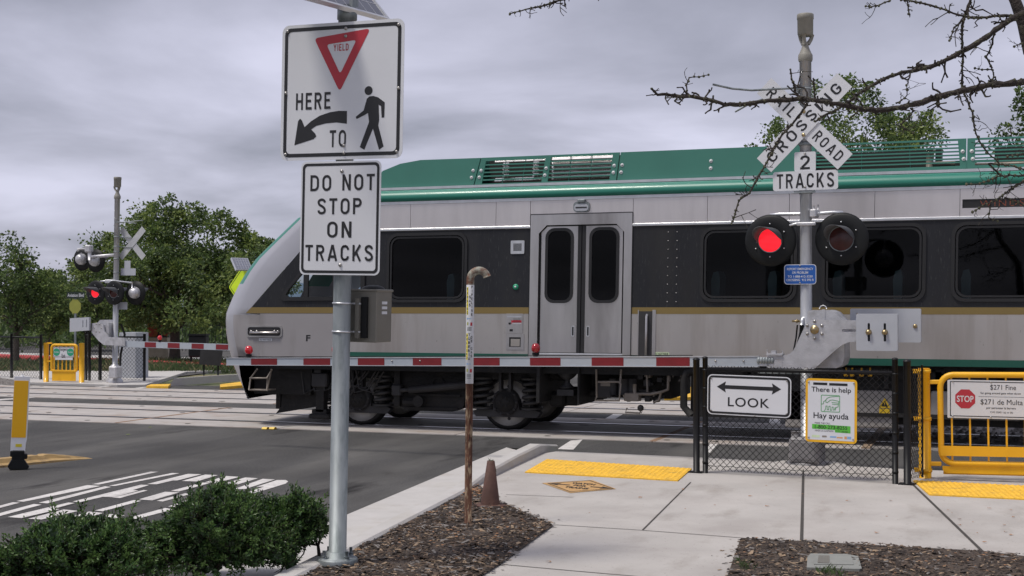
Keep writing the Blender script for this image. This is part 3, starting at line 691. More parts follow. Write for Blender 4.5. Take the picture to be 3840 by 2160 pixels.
mb = MB(); x = -9.8; cuts = [-9.8, -8.35, -6.95, dl-.009, dr_+.009, -3.75, -2.6, -1.45, -.35]
lz, lz1 = Tb(3609, 745, 3850, 778)[2:]; lx0 = Tb(3609, 745, 3850, 778)[0]
for a, b in zip(cuts, cuts[1:]):
    zz = dz1+.014 if abs((a+b)/2-(dl+dr_)/2) < .3 else Zb1+.046
    mb.box(a, b-.006, YS+.001+random.uniform(0, .004), YS+.04, zz, 3.50)
mb.plate([(-.35, Zb1+.046), (-.35, 3.5), (XR, 3.5), (XR, Zb1+.046)], YS, YS+.04, [[(lx0, lz), (lx0, lz1), (lx0+1.5, lz1), (lx0+1.5, lz)]])
tb(mb, 'letterboard', 'stainless')
# destination sign
mb = MB(); mb.box(lx0+.004, lx0+1.496, YS+.012, YS+.03, lz+.003, lz1-.003); ds = tb(mb, 'destination_sign', 'gasket')
mb = MB(); mb.text('WINDSOR', lx0+.62, (lz+lz1)/2, .80, (lz1-lz)*.72, YS+.010, bold=-.01, spacing=1.25); tb(mb, 'lettering', 'led', ds)
# cove roof edge with silver trims
mb = MB(); mb.box(-9.75, XR, YS-.012, YS+.05, 3.502, 3.545); mb.box(-9.6, XR, YS+.085, YS+.13, 3.735, 3.775); tb(mb, 'roof_trim', 'aluminium')
mb = MB(); pr = None
prof = [(.0-.0, 3.546), (-.03, 3.56), (-.045, 3.60), (-.035, 3.645), (0, 3.69), (.055, 3.722), (.13, 3.738)]
for x in (-9.9, XR):
    c = mb.add([(x, YS+a, z) for a, z in prof])
    if pr is not None:
        for k in range(len(prof)-1): mb.face((pr+k, pr+k+1, c+k+1, c+k), True)
    pr = c
tb(mb, 'roof_cove', 'cove_green')
mb = MB(); mb.quad((-9.8, YS+.1, 3.733), (XR, YS+.1, 3.733), (XR, 21.9, 3.733), (-9.8, 21.9, 3.733)); mb.box(-9.3, XR, 21.90, 21.95, .9, 3.73); mb.box(-9.05, -9.0, YS+.1, 21.9, 1.17, 3.73); mb.box(-9.3, XR, YS+.1, 21.9, 1.12, 1.17); tb(mb, 'body_shell', 'interior')
# interior seats in view through the windows
for wi in win[:6]:
    for k, off in enumerate((.34, 1.15)):
        if wi is win[0] and k == 1: continue
        x = wi[0]+wi[1]-wi[0]-off*1.0-.1
        mb = MB(); mb.plate([(x-.05, 1.2), (x+.02, 1.9), (x+.0, 2.30), (x+.03, 2.42), (x+.10, 2.44), (x+.13, 2.35), (x+.12, 1.9), (x+.10, 1.2)], YS+.25, YS+.72); tb(mb, 'passenger_seat', 'seat_teal')
# doors
mb = MB(); ox0, ox1, oz0, oz1 = Tb(2018, 842, 2338, 1320); oz0 = 1.235
fo_ = [(dl, 1.125), (dl, dz1), (dr_, dz1), (dr_, 1.125)]
op = [(ox0, oz0), (ox0, oz1-.12), (ox0+.12, oz1), (ox1-.12, oz1), (ox1, oz1-.12), (ox1, oz0)]
mb.plate(fo_, YS-.012, YS+.09, [op]); dfr = tb(mb, 'door_frame', 'stainless_door')
mb = MB(); mb.plate([(dl, dz1+.001), (dl, dz1+.012), (dr_, dz1+.012), (dr_, dz1+.001)], YS-.016, YS+.02); mb.box(dl-.008, dl, YS-.014, YS, 1.13, dz1); mb.box(dr_, dr_+.008, YS-.014, YS, 1.13, dz1); tb(mb, 'frame_seam', 'gasket', dfr)
mb = MB(); mb.box(ox0, ox1, YS+.02, YS+.1, oz0-.03, oz0+.012); mb.box(ox0, ox1, YS-.02, YS+.02, oz0-.012, oz0-.001); tb(mb, 'door_sill', 'aluminium')
mid = (ox0+ox1)/2+.004
for sg, (w0, w1) in ((-1, Tb(2046, 867, 2144, 1133)[:2]), (1, Tb(2211, 864, 2315, 1133)[:2])):
    a, b = (ox0+.03, mid-.062) if sg < 0 else (mid+.062, ox1-.03)
    hz0, hz1 = 2.0, 3.075
    hl = rrect((w0+w1)/2, (hz0+hz1)/2, w1-w0, hz1-hz0, .13)
    ol = [(a, oz0+.02), (a, oz1-.1), (a+.09, oz1-.02), (b, oz1-.02), (b, oz0+.02)] if sg < 0 else [(a, oz0+.02), (a, oz1-.02), (b-.09, oz1-.02), (b, oz1-.1), (b, oz0+.02)]
    mb = MB(); mb.plate(ol, YS+.03, YS+.07, [hl]); dd = tb(mb, 'door', 'stainless_door')
    mb = MB(); mb.plate(rrect((w0+w1)/2, (hz0+hz1)/2, w1-w0+.035, hz1-hz0+.035, .14), YS+.018, YS+.04, [rrect((w0+w1)/2, (hz0+hz1)/2, w1-w0-.05, hz1-hz0-.05, .11)]); tb(mb, 'window_frame', 'gasket', dd)
    mb = MB(); mb.plate(rrect((w0+w1)/2, (hz0+hz1)/2, w1-w0-.04, hz1-hz0-.04, .11), YS+.034); tb(mb, 'window_pane', 'tinted_glass', dd)
    hx = mid+sg*.115; mb = MB(); mb.plate(rrect(hx, 1.57, .048, .16, .02), YS+.022, YS+.032, [rrect(hx, 1.57, .026, .13, .012)]); mb.mi = 1; mb.plate(rrect(hx, 1.57, .026, .13, .012), YS+.029); tb(mb, 'door_handle', ['aluminium', 'gasket'], dd)
mb = MB(); mb.box(mid-.06, mid-.006, YS+.026, YS+.075, oz0+.02, oz1-.02); mb.box(mid+.006, mid+.06, YS+.026, YS+.075, oz0+.02, oz1-.02); mb.box(ox0+.002, ox0+.028, YS+.05, YS+.07, oz0, oz1-.1); mb.box(ox1-.028, ox1-.002, YS+.05, YS+.07, oz0, oz1-.1); mb.box(ox0+.1, ox1-.1, YS+.06, YS+.08, oz1-.02, oz1); tb(mb, 'door_seal', 'gasket')
# small side fittings
a, b, c, d = Tb(2152, 757, 2212, 795); mb = MB(); mb.plate(rrect((a+b)/2, (c+d)/2, b-a, d-c, .05), YS-.03, YS); mb.mi = 1; mb.plate(rrect((a+b)/2, (c+d)/2-.01, b-a-.03, d-c-.05, .045), YS-.036, YS-.03); mb.mi = 2; mb.box((a+b)/2-.085, (a+b)/2+.085, YS-.040, YS-.036, (c+d)/2-.018, (c+d)/2+.0); mb.mi = 0; mb.box((a+b)/2-.06, (a+b)/2+.06, YS-.05, YS, d-.012, d+.035, bev=.01)
tb(mb, 'door_indicator_lamp', ['galv', 'grey_plate', 'gasket'])
a, b, c, d = Tb(1916, 902, 1967, 952); mb = MB(); mb.plate(rrect((a+b)/2, (c+d)/2, b-a, d-c, .015), YS-.012, YS); mb.mi = 1
for i in range(8):
    for j in range(8): mb.plate(circ(a+.05+(b-a-.1)*i/7, c+.05+(d-c-.1)*j/7, .0075, 6), YS-.0135)
tb(mb, 'speaker_grille', ['aluminium', 'gasket'])
x, z = T(1934, 1076); mb = MB(); mb.lathe([(.0, -.02), (.03, -.02), (.042, -.012), (.045, 0)], (x, YS, z), 'y'); mb.mi = 1; mb.lathe([(0, -.024), (.015, -.023), (.016, -.019)], (x, YS, z), 'y', 12); tb(mb, 'door_button', ['sign_green', 'sticker'])
a, b, c, d = Tb(1898, 1176, 1961, 1249); mb = MB(); mb.box(a, b, YS-.008, YS, c, d); mb.mi = 1; mb.box(a+.02, b-.02, YS-.011, YS-.008, d-.055, d-.035); mb.mi = 0; mb.box(a+.012, b-.012, YS-.012, YS-.008, d-.075, d-.07); mb.mi = 2; mb.lathe([(0, -.016), (.018, -.016), (.02, -.008)], (a+.06, YS, (c+d)/2), 'y', 12); mb.box(a+.06, a+.11, YS-.011, YS-.008, c+.025, c+.06)
mb.mi = 3; mb.plate([(a+.085, c+.14), (b-.02, c+.14), (b-.02, d-.1), (a+.085, d-.1)], YS-.0095); mb.mi = 4; mb.plate([(a+.085, d-.135), (b-.02, d-.135), (b-.02, d-.1), (a+.085, d-.1)], YS-.011); mb.plate([(a+.085, c+.14), (a+.10, c+.14), (a+.10, d-.14), (a+.085, d-.14)], YS-.011)
mb.mi = 2
for k in range(4): mb.box(a+.115, b-.04, YS-.0115, YS-.0095, c+.155+k*.018, c+.160+k*.018)
tb(mb, 'emergency_release_panel', ['stainless_door', 'aluminium', 'gasket', 'sticker', 'sign_red'])
a, b, c, d = Tb(1898, 1252, 1965, 1311); mb = MB(); mb.plate([(a, c), (b, c), (b, d), (a, d)], YS-.008, YS, [[(a+.05, c+.04), (b-.05, c+.04), (b-.05, d-.05), (a+.05, d-.05)]]); mb.mi = 1; mb.plate([(a+.05, c+.04), (b-.05, c+.04), (b-.05, d-.05), (a+.05, d-.05)], YS-.001); mb.mi = 2; mb.box(a+.075, b-.065, YS-.006, YS-.001, c+.05, d-.075); tb(mb, 'access_hatch', ['stainless_door', 'gasket', 'cabinet_beige'])
a, b, c, d = Tb(2395, 1162, 2446, 1335); mb = MB(); c = 1.14; mb.box(a-.015, a, YS-.01, YS, c, d); mb.box(b, b+.05, YS-.01, YS, c, d); mb.mi = 1; mb.box(a, b, YS-.006, YS-.004, c, d-.02); mb.mi = 0; mb.tube([(a+.12, YS-.005, c+.05), (a+.12, YS-.04, c+.08), (a+.12, YS-.04, d-.1), (a+.12, YS-.005, d-.07)], .018); tb(mb, 'grab_recess', ['stainless_door', 'under_grey'])
for (q0, q1, q2, q3) in ((2447, 1321, 2510, 1333), (972, 1269, 1020, 1279)):
    a, b, c, d = Tb(q0, q1, q2, q3); mb = MB(); mb.plate([(a, c), (b, c), (b, d), (a, d)], YS-.006, YS); lp = tb(mb, 'notice_plate', 'pale_green' if q0 > 2000 else 'sticker'); mb = MB(); mb.text('DO NOT RIDE', (a+b)/2, (c+d)/2, (b-a)*.88, (d-c)*.6, YS-.0075, bold=.01); tb(mb, 'lettering', 'sign_black', lp)
a, b, c, d = Tb(1148, 1256, 1164, 1279); mb = MB(); mb.text('F', (a+b)/2, (c+d)/2, b-a, d-c, YS-.003, bold=.02); tb(mb, 'lettering', 'sign_black')
a, b, c, d = Tb(925, 1221, 1059, 1265); mb = MB(); o1 = rrect((a+b)/2, (c+d)/2, b-a, d-c, .05); o2 = rrect((a+b)/2, (c+d)/2, b-a-.05, d-c-.05, .04); mb.plate(o1, YS-.012, YS, [o2]); mb.mi = 1; mb.plate(o2, YS-.002); mb.mi = 0; mb.tube([(a+.08, YS, (c+d)/2-.01), (a+.08, YS-.03, (c+d)/2-.02), (b-.07, YS-.03, (c+d)/2-.02), (b-.07, YS, (c+d)/2-.01)], .02); 
for xx in (a+.1, a+.2, b-.13, b-.07): mb.dome((xx, YS-.03, (c+d)/2), .022, n=8)
tb(mb, 'nose_grab_rail', ['stainless_door', 'under_grey'])
# nose shell: rounded corner swept up a sloping front
sil = [(941, 1501), (928, 1497), (905, 1434), (879, 1382), (856, 1290), (845, 1225), (849, 1172), (885, 1087), (944, 988), (1016, 916), (1128, 808)]
YC = YS+W_/2; rc = .62
def silX(px, py):                            # plan corner of radius rc: where the sight line grazes it
    x, z = S(px, py, YS+rc*.49); return x, z
tabs = sorted([(silX(*q)[1], silX(*q)[0]) for q in sil if q != (941, 1501)]); tabs.append((3.40, tabs[-1][1]+.13)); tabs = sorted(tabs); tabs.append((3.73, tabs[-1][1]+.55))
def interp(tb_, z):
    if z <= tb_[0][0]: return tb_[0][1]
    for (z0, a), (z1, b) in zip(tb_, tb_[1:]):
        if z <= z1: return a+(b-a)*(z-z0)/(z1-z0)
    return tb_[-1][1]
edge = [(.40, -11.36), (1.13, -11.36), (1.131, -10.952), (1.80, -10.952), (1.824, -11.21), (Zg1, -11.11), (2.83, -10.232), (2.99, -10.022), (Zb1, -9.852), (3.5, -9.80), (3.74, -9.70)]
zs = [.42, .6, .8, 1.0, 1.129, 1.133, 1.3, 1.5, 1.7, 1.80, 1.824, Zg1, 2.1, 2.3, 2.5, 2.7, 2.83, 2.99, Zb1, 3.2, 3.35, 3.5, 3.62, 3.73]
mb = MB(); rows = []
for z in zs:
    xc = interp(tabs, z)-.019*(z-2.2); ye = interp(edge, z); cx = max(xc+rc*.857, xc)   # corner centre x
    pts = [(max(ye, cx-.02) if ye > cx else ye, YS, z)]
    yt = 0
    pts = [(ye, YS, z)]
    a_st = 0.
    if ye < cx:                              # starts on the corner itself
        a_st = math.acos(max(-1, min(1, 1-0))) if False else math.asin(min(1, (cx-ye)/rc))
        pts = [(cx-rc*sin(a_st), YS+rc-rc*cos(a_st), z)]
    for k in range(1, 9):
        a_ = a_st+(pi/2-a_st)*k/8; pts.append((cx-rc*sin(a_), YS+rc-rc*cos(a_), z))
    for k in range(1, 7): pts.append((cx-rc-.10*sin(k/6*pi/2), YS+rc+(W_/2-rc)*k/6, z))
    full = pts+[(x, 2*YC-y, z_) for x, y, z_ in reversed(pts[:-1])]
    rows.append((z, mb.add(full), len(full)))
for (z0, a, n_), (z1, b, _) in zip(rows, rows[1:]):
    for k in range(n_-1):
        cmid = (z0+z1)/2; mb.mi = 0
        kk = min(k, n_-2-k)
        if cmid > 2.35 and kk >= 3: mb.mi = 1
        if 2.05 < cmid < 3.3 and kk >= 7: mb.mi = 2
        if cmid > 3.5: mb.mi = 1
        if cmid < 1.8 and kk < 2: mb.mi = 3
        if cmid < 1.12: mb.mi = 0 if k < 4 else 4
        if 1.129 <= z0 and z1 <= 1.134 and False: continue
        mb.face((a+k, a+k+1, b+k+1, b+k), True)
tb(mb, 'nose_cone', ['nose_silver', 'cove_green', 'clear_glass', 'grey_paint', 'void_black'])
mb = MB(); mb.slab([(p[0]+.01, p[1]) for p in [mb0 for mb0 in [(-9.7, YS+.02), (-10.0, YS+.05), (-10.0, 21.9), (-9.7, 21.93)]]], 3.731); tb(mb, 'nose_roof', 'train_green')
# roof pods and grille fairings
YR = YS+.14; YB = 21.75
def TR(px, py): return T(px, py, YR)
zt = 4.19
s1 = [TR(1804, 588), TR(1777, 697)]; s2 = [TR(2326, 567), TR(2312, 678)]; s3 = TR(3626, 520)[0]
zb = 3.778
def pod(outer, holes, y0, y1, both=True):
    mb = MB(); mb.plate(outer, y0, y0+.025, holes); return mb
nose_prof = [(-9.35, zb), (-9.0, 3.92), TR(1435, 641), TR(1501, 614), TR(1577, 600), (s1[0][0]-.008, zt), (s1[1][0]-.008, zb)]
mb = MB(); mb.plate(nose_prof, YR, YB); tb(mb, 'roof_fairing', 'train_green')
def grille(x0b, x0t, x1b, x1t, openings, nsl, name='roof_grille'):
    for yy in (YR, YB-.03):
        hs = [[(a0, z0), (a1, z0), (b1, z1), (b0, z1)] for (a0, a1, b0, b1, z0, z1) in openings]
        mb = MB(); mb.plate([(x0b, zb), (x0t, zt), (x1t, zt), (x1b, zb)], yy, yy+.03, hs)
        go = tb(mb, name, 'train_green')
        sl = MB()
        for (a0, a1, b0, b1, z0, z1) in openings:
            for k in range(1, nsl):
                f_ = k/nsl; z = z0+(z1-z0)*f_; xa = a0+(b0-a0)*f_; xb = a1+(b1-a1)*f_
                sl.box(xa-.005, xb+.005, yy+.004, yy+.024, z-.010, z+.010)
            sl2 = (1, 2)
            for q in sl2:
                f_ = q/3; sl.tube([(a0+(a1-a0)*f_, yy+.03, z0-.005), (b0+(b1-b0)*f_, yy+.03, z1+.005)], .006, 6)
        tb(sl, 'grille_slats', 'train_green', go)
def opn(p00, p10, p01, p11):                 # bottom-left, bottom-right, top-left, top-right photo points
    a, b, c, d = TR(*p00), TR(*p10), TR(*p01), TR(*p11); return (a[0], b[0], c[0], d[0], (a[1]+b[1])/2, (c[1]+d[1])/2)
grille(s1[1][0]+.008, s1[0][0]+.008, s2[1][0]-.008, s2[0][0]-.008, [opn((1806, 689), (2030, 682), (1822, 604), (2045, 596)), opn((2053, 681), (2285, 672), (2066, 590), (2298, 582))], 6)
mb = MB(); a, b = s1[0][0]+.1, s2[0][0]-.1
mb.mi = 1; mb.box(a-.05, b+.05, YR+.24, YR+1.5, zb, zt-.012)
mb.mi = 0; mh = (a+b)/2
for k in range(6):                                   # tilted bright blades that catch the sky
    z = zb+.055+k*.058
    for xa_, xb_ in ((mh+.02, mh+.30), (mh+.31, mh+.62), (mh+.63, b)): mb.quad((xa_, YR+.06, z), (xb_, YR+.06, z), (xb_, YR+.11, z+.052), (xa_, YR+.11, z+.052))
    if k in (0, 5):
        for xa_, xb_ in ((a+.1, a+.4), (a+.41, a+.72), (a+.73, mh-.03)): mb.quad((xa_, YR+.06, z), (xb_, YR+.06, z), (xb_, YR+.11, z+.05), (xa_, YR+.11, z+.05))
for x in (a+.22, a+.70):
    for k in range(1, 5): z = zb+.055+k*.058; mb.quad((x, YR+.08, z), (x+.09, YR+.08, z), (x+.09, YR+.13, z+.05), (x, YR+.13, z+.05))
tb(mb, 'exhaust_louvre', ['louvre', 'mesh_dark'])
xq = TR(3040, 580)[0]
mb = MB(); mb.plate([(s2[1][0]+.008, zb), (s2[0][0]+.008, zt), (xq-.02, zt), (xq-.02, zb)], YR, YB); tb(mb, 'roof_fairing', 'train_green')
g3 = opn((3052, 640), (3600, 622), (3056, 551), (3592, 525))
grille(xq-.015, xq-.015, s3-.006, s3-.006, [g3], 7)
g4a = TR(3660, 560)[0]; wgr = (s3-xq)
for k in range(3):
    x0 = s3+.006+k*(wgr+.3); x1 = x0+wgr+.29
    grille(x0, x0, x1, x1, [(x0+.1, x1-.12, x0+.1, x1-.12, g3[4], g3[5])], 7)
mb = MB()
xa, xb = xq+.05, TR(3470, 580)[0]
mb.box(xa, xb, YR+.25, YR+1.1, zb, 4.08); mb.box(xb+.12, xb+.2, YR+.25, YR+.8, zb, 4.1); mb.box(xb+.2, s3-.05, YR+.4, YR+.9, zb, 3.93)
for k in range(3):
    x0 = s3+.006+k*(wgr+.3); mb.box(x0+.35, x0+wgr, YR+.25, YR+1.1, zb, 4.08)
tb(mb, 'radiator_unit', 'mesh_dark')
mb = MB(); mb.tube([(xb+.05, YR+.2, zb), (xb+.05, YR+.2, 4.1)], .05); mb.tube([(s3-.5, YR+.2, zb+.1), (s3-.15, YR+.2, zb+.1)], .035); mb.tube([(s3+.1, YR+.22, zb+.07), (s3+.9, YR+.22, zb+.07)], .03); tb(mb, 'roof_pipes', 'pipe_tan')
for px, py in ((1774, 640), (1768, 666), (1804, 640), (1797, 665), (2048, 631), (2043, 657), (2303, 621), (2300, 647), (2333, 619), (2329, 646), (2666, 604), (2665, 631), (3610, 568), (3614, 596), (3644, 567), (3648, 596)):
    x, z = TR(px, py); mb = MB(); mb.lathe([(0, -.008), (.022, -.008), (.027, 0)], (x, YR, z), 'y', 12); mb.mi = 1; mb.lathe([(0, -.011), (.01, -.011), (.011, -.007)], (x, YR, z), 'y', 8)
    tb(mb, 'fairing_bolt', ['sticker', 'bolt'])
# underframe
mb = MB(); mb.box(-10.9, XR, YS+.25, 21.7, .93, 1.12); mb.box(-10.85, -9.9, 19.35, 21.3, .52, .93); mb.box(-11.34, -10.3, 19.28, 21.4, .5, 1.12); mb.box(-6.3, -6.25, YS+.1, 20.4, .50, 1.12); mb.box(-8.9, -7.6, 19.75, 21, .34, .95)
tb(mb, 'underframe', 'under')
mb = MB(); mb.plate([T(958, 1562), T(980, 1558), T(1000, 1555), T(1120, 1535), T(1120, 1400), T(975, 1400), T(982, 1490), T(978, 1535)], 19.4, 19.46); mb.box(-11.0, -10.92, 19.4, 21.3, .25, .75); tb(mb, 'obstacle_deflector', 'under')
mb = MB()
def Tp(px, py, Y): x, z = T(px, py, Y); return (x, Y, z)
Yq = YS+.05
for pts in ([(934, 1462), (940, 1418), (965, 1384)], [(934, 1462), (1002, 1464), (1018, 1384)], [(936, 1418), (1005, 1418)], [(1003, 1418), (1002, 1464)], [(1002, 1416), (1020, 1386)]):
    mb.tube([Tp(*p, Yq) for p in pts], .014, 8)
mb.tube([Tp(934, 1462, Yq), Tp(934, 1462, Yq+.3)], .014, 8); mb.tube([Tp(1002, 1464, Yq), Tp(1002, 1464, Yq+.3)], .014, 8); mb.box(Tp(936, 1462, Yq)[0], Tp(1002, 1462, Yq)[0], Yq, Yq+.28, Tp(936, 1462, Yq)[2]-.01, Tp(936, 1462, Yq)[2]+.01); tb(mb, 'cab_step', 'pipe_tan')
a, b, c, d = Tb(1166, 1398, 1224, 1452, 19.2); mb = MB(); mb.box(a, b, 19.2, 19.5, c, d, bev=.02); mb.mi = 1; mb.box(a+.07, b-.07, 19.25, 19.4, c-.4, c); mb.box(a-.04, b+.05, 19.2, 19.5, .12, .2, bev=.02); mb.box(a+.0, b-.02, 19.25, 19.45, .2, .27); mb.mi = 0; mb.box(a+.06, b-.1, 19.19, 19.2, d, d+.05); tb(mb, 'sand_box', ['under_grey', 'under'])
mb = MB()
for k in range(9):
    x = random.uniform(-10.5, -9.3); mb.tube([(x, 19.3, .95), (x+.1, 19.25, .6+random.uniform(-.1, .1)), (x+random.uniform(.2, .4), 19.28, .5+random.uniform(0, .15)), (x+.5, 19.3, .9)], .014, 6)
tb(mb, 'air_hoses', 'under_grey')
ax = [G(1361, 1597)[0]+.02, G(1913, 1614)[0]+.03]
for k_, x in enumerate(ax):
    for yw in (19.6, 21.1):
        sg = -1 if yw < 20 else 1; mb = MB(); r = .42
        mb.mi = 0; mb.lathe([(.36, -.068*1), (r, -.065), (r+.004, .0), (r+.028, .035), (r+.028, .066), (.36, .068)], (x, yw, r+.018), 'y', 40)
        mb.mi = 1; mb.lathe([(.36, -.066), (.33, -.03), (.16, -.02), (.15, -.07), (0, -.07)], (x, yw, r+.018), 'y', 32); mb.lathe([(.36, .066), (.33, .03), (0, .05)], (x, yw, r+.018), 'y', 32)
        mb.mi = 0
        for q in range(4): a_ = q*pi/2+.6+k_; mb.lathe([(0, -.032), (.028, -.032)], (x+.25*cos(a_), yw, r+.018+.25*sin(a_)), 'y', 8)
        tb(mb, 'wheel', ['wheel_tread', 'wheel_steel'])
    mb = MB(); mb.cyl((x, 19.6, .438), (x, 21.1, .438), .08); tb(mb, 'axle', 'under')
    ya = 19.38
    mb = MB(); mb.mi = 0; mb.lathe([(.10, .15), (.20, .15), (.21, .02), (.185, 0), (.175, -.01)], (x, ya, .46), 'y', 28); mb.mi = 1; mb.lathe([(.175, -.01), (.15, .01), (.14, -.03), (0, -.035)], (x, ya, .46), 'y', 24)
    for q in range(6): a_ = q*pi/3; mb.dome((x+.075*cos(a_), ya-.033, .46+.075*sin(a_)), .026, n=8)
    mb.mi = 0
    for q in range(10): a_ = q*pi/5; mb.lathe([(0, -.02), (.02, -.02), (.02, .02)], (x+.195*cos(a_), ya, .46+.195*sin(a_)), 'y', 6)
    mb.plate([(x-.55, .30), (x-.5, .22), (x+.5, .22), (x+.56, .30), (x+.45, .35), (x+.22, .33), (x+.2, .5), (x-.2, .5), (x-.22, .33), (x-.45, .35)], ya+.06, ya+.2)
    tb(mb, 'axle_box', ['under_grey', 'under'])
    for sx in (-1, 1):
        mb = MB(); pts = []; xc = x+sx*.40
        for q in range(73): a_ = q/72*2*pi*4.2; pts.append((xc+.135*cos(a_), ya+.13+.135*sin(a_), .37+.42*q/72))
        mb.tube(pts, .031, 8); mb.cyl((xc, ya+.13, .34), (xc, ya+.13, .375), .18); mb.cyl((xc, ya+.13, .79), (xc, ya+.13, .83), .18); tb(mb, 'coil_spring', 'spring')
    mb = MB(); mb.box(x-.10, x-.06, ya-.02, ya+.1, .62, .98); mb.box(x+.06, x+.10, ya-.02, ya+.1, .62, .98); mb.box(x-.1, x+.1, ya-.02, ya+.1, .95, 1.0); tb(mb, 'axle_guide', 'under_grey')
xm = (ax[0]+ax[1])/2; yf = 19.36
mb = MB(); fpts = [(ax[0]-.75, .98), (ax[0]-.75, .80), (ax[0]+.62, .80), (ax[0]+.72, .34), (ax[0]+.9, .28), (ax[1]-.9, .28), (ax[1]-.72, .34), (ax[1]-.62, .80), (ax[1]+.95, .80), (ax[1]+.98, .92), (ax[1]+.8, 1.0)]
mb.plate(fpts, yf+.08, yf+.32); mb.box(ax[0]+.75, ax[1]-.75, yf+.04, yf+.08, .52, .55); mb.box(ax[0]+.8, ax[1]-.8, yf+.05, yf+.08, .30, .34); mb.plate(circ(xm+.12, .72, .11, 20), yf+.05, yf+.08, [circ(xm+.12, .72, .08, 20)]); mb.box(ax[1]+.4, ax[1]+.9, yf-.02, yf+.08, .83, .97, bev=.03); mb.box(ax[0]+.65, ax[0]+.75, yf, yf+.08, .35, .98)
for k in range(14): mb.dome((random.uniform(ax[0]-.6, ax[1]+.8), yf+.08, random.uniform(.82, .96)), .018, n=6)
mb.box(ax[0]+.8, ax[0]+1.15, yf-.05, yf+.08, .36, .48, bev=.04); mb.cyl((ax[0]+1.1, yf-.08, .44), (ax[0]+1.1, yf+.05, .44), .09, n=14)
mb.box(ax[1]+.7, ax[1]+.95, yf+.05, yf+.4, .4, .62, bev=.04); mb.box(ax[1]+.95, ax[1]+1.15, yf+.1, yf+.4, .42, .7, bev=.03); mb.cyl((ax[1]+1.15, yf+.2, .55), (ax[1]+1.6, yf+.2, .7), .05)
tb(mb, 'bogie_frame', ['under'])
p0, p1 = Tp(1535, 1462, yf-.06), Tp(1765, 1441, yf-.06)
mb = MB(); mb.cyl(p0, p1, .062, n=16); mb.cyl((p0[0]-.18, yf-.06, p0[2]-.01), p0, .035, n=10); mb.box(p0[0]-.3, p0[0]-.14, yf-.1, yf+.06, p0[2]-.10, p0[2]+.08, bev=.02); tb(mb, 'yaw_damper', 'under_grey')
mb = MB(); a, b, c, d = Tb(1392, 1414, 1426, 1432, yf); mb.box(a, b, yf+.06, yf+.078, c, d); tb(mb, 'data_plate', 'pipe_tan')
x, z = T(2128, 1400, 19.2); mb = MB(); mb.lathe([(0, z+.12), (.13, z+.10), (.14, z-.02), (.09, z-.07), (.04, z-.10), (.04, z-.14), (.10, z-.2), (.11, z-.22), (0, z-.22)], (x, 19.2, 0), 'z', 20); mb.box(x-.13, x+.13, 19.1, 19.3, z-.33, z-.24); tb(mb, 'air_filter', 'under_grey')
# equipment rack aft of the bogie
Yq = 18.95
mb = MB(); a, b, c, d = Tb(2165, 1385, 2172, 1525, 18.95); mb.box(a, b, 18.95, 20.5, .47, 1.12); mb.box(b, Tp(2480, 1400, Yq)[0], 19.6, 21, .55, 1.1); tb(mb, 'equipment_bulkhead', 'under')
mb = MB(); f0, f1 = Tp(2236, 1385, Yq), Tp(2329, 1385, Yq)
mb.tube([f0, Tp(2238, 1490, Yq), Tp(2231, 1502, Yq), Tp(2322, 1502, Yq), Tp(2328, 1440, Yq), Tp(2320, 1432, Yq), Tp(2242, 1432, Yq)], .016, 8); mb.tube([f1, Tp(2326, 1436, Yq)], .016, 8); tb(mb, 'equipment_guard', 'pipe_tan')
mb = MB(); a, b, c, d = Tb(2240, 1430, 2292, 1492, 19.1); mb.box(a, b, 19.1, 19.5, c, d, bev=.015); mb.mi = 1; mb.box(a+.05, a+.26, 19.094, 19.1, d-.07, d-.02); tb(mb, 'battery_box', ['under_grey', 'pipe_tan'])
mb = MB()
for px, w_ in ((2340, 22), (2372, 18), (2300, 16)):
    a = Tp(px, 1450, 19.15); mb.cyl((a[0], 19.15, a[2]-.12), (a[0], 19.15, a[2]+.12), w_/241., n=14)
tb(mb, 'air_tanks', 'under_grey')
mb = MB()
for pts, r_ in (([(2345, 1478), (2440, 1478), (2480, 1470), (2505, 1460), (2506, 1420), (2508, 1385)], .022), ([(2380, 1480), (2380, 1440)], .03), ([(2500, 1385), (2512, 1390), (2512, 1430)], .014), ([(2550, 1385), (2556, 1420), (2545, 1430)], .012), ([(2345, 1500), (2340, 1480)], .02),
                ([(2450, 1510), (2470, 1500), (2480, 1470)], .018), ([(2352, 1530), (2345, 1546), (2400, 1549), (2400, 1530)], .012), ([(2395, 1525), (2405, 1550), (2412, 1530)], .010), ([(2522, 1385), (2524, 1415)], .014), ([(2425, 1385), (2428, 1470)], .016)):
    mb.tube([Tp(*p, 19.05) for p in pts], r_, 8)
for k in range(26): 
    p = Tp(random.uniform(2340, 2490), random.uniform(1400, 1500), 19.2); r_ = random.uniform(.02, .05); mb.mi = random.choice((0, 1, 1, 2)); mb.box(p[0]-r_, p[0]+r_, 19.15, 19.3, p[2]-r_, p[2]+r_, bev=.008)
mb.mi = 0; a = Tp(2360, 1492, 19.02); mb.box(a[0]-.08, a[0]+.14, 19.02, 19.2, a[2]-.05, a[2]+.07, bev=.01); mb.mi = 1; a = Tp(2402, 1530, 19.05); mb.ball(a, .05, 8, 5)
tb(mb, 'brake_piping', ['pipe_tan', 'under_grey', 'under'])
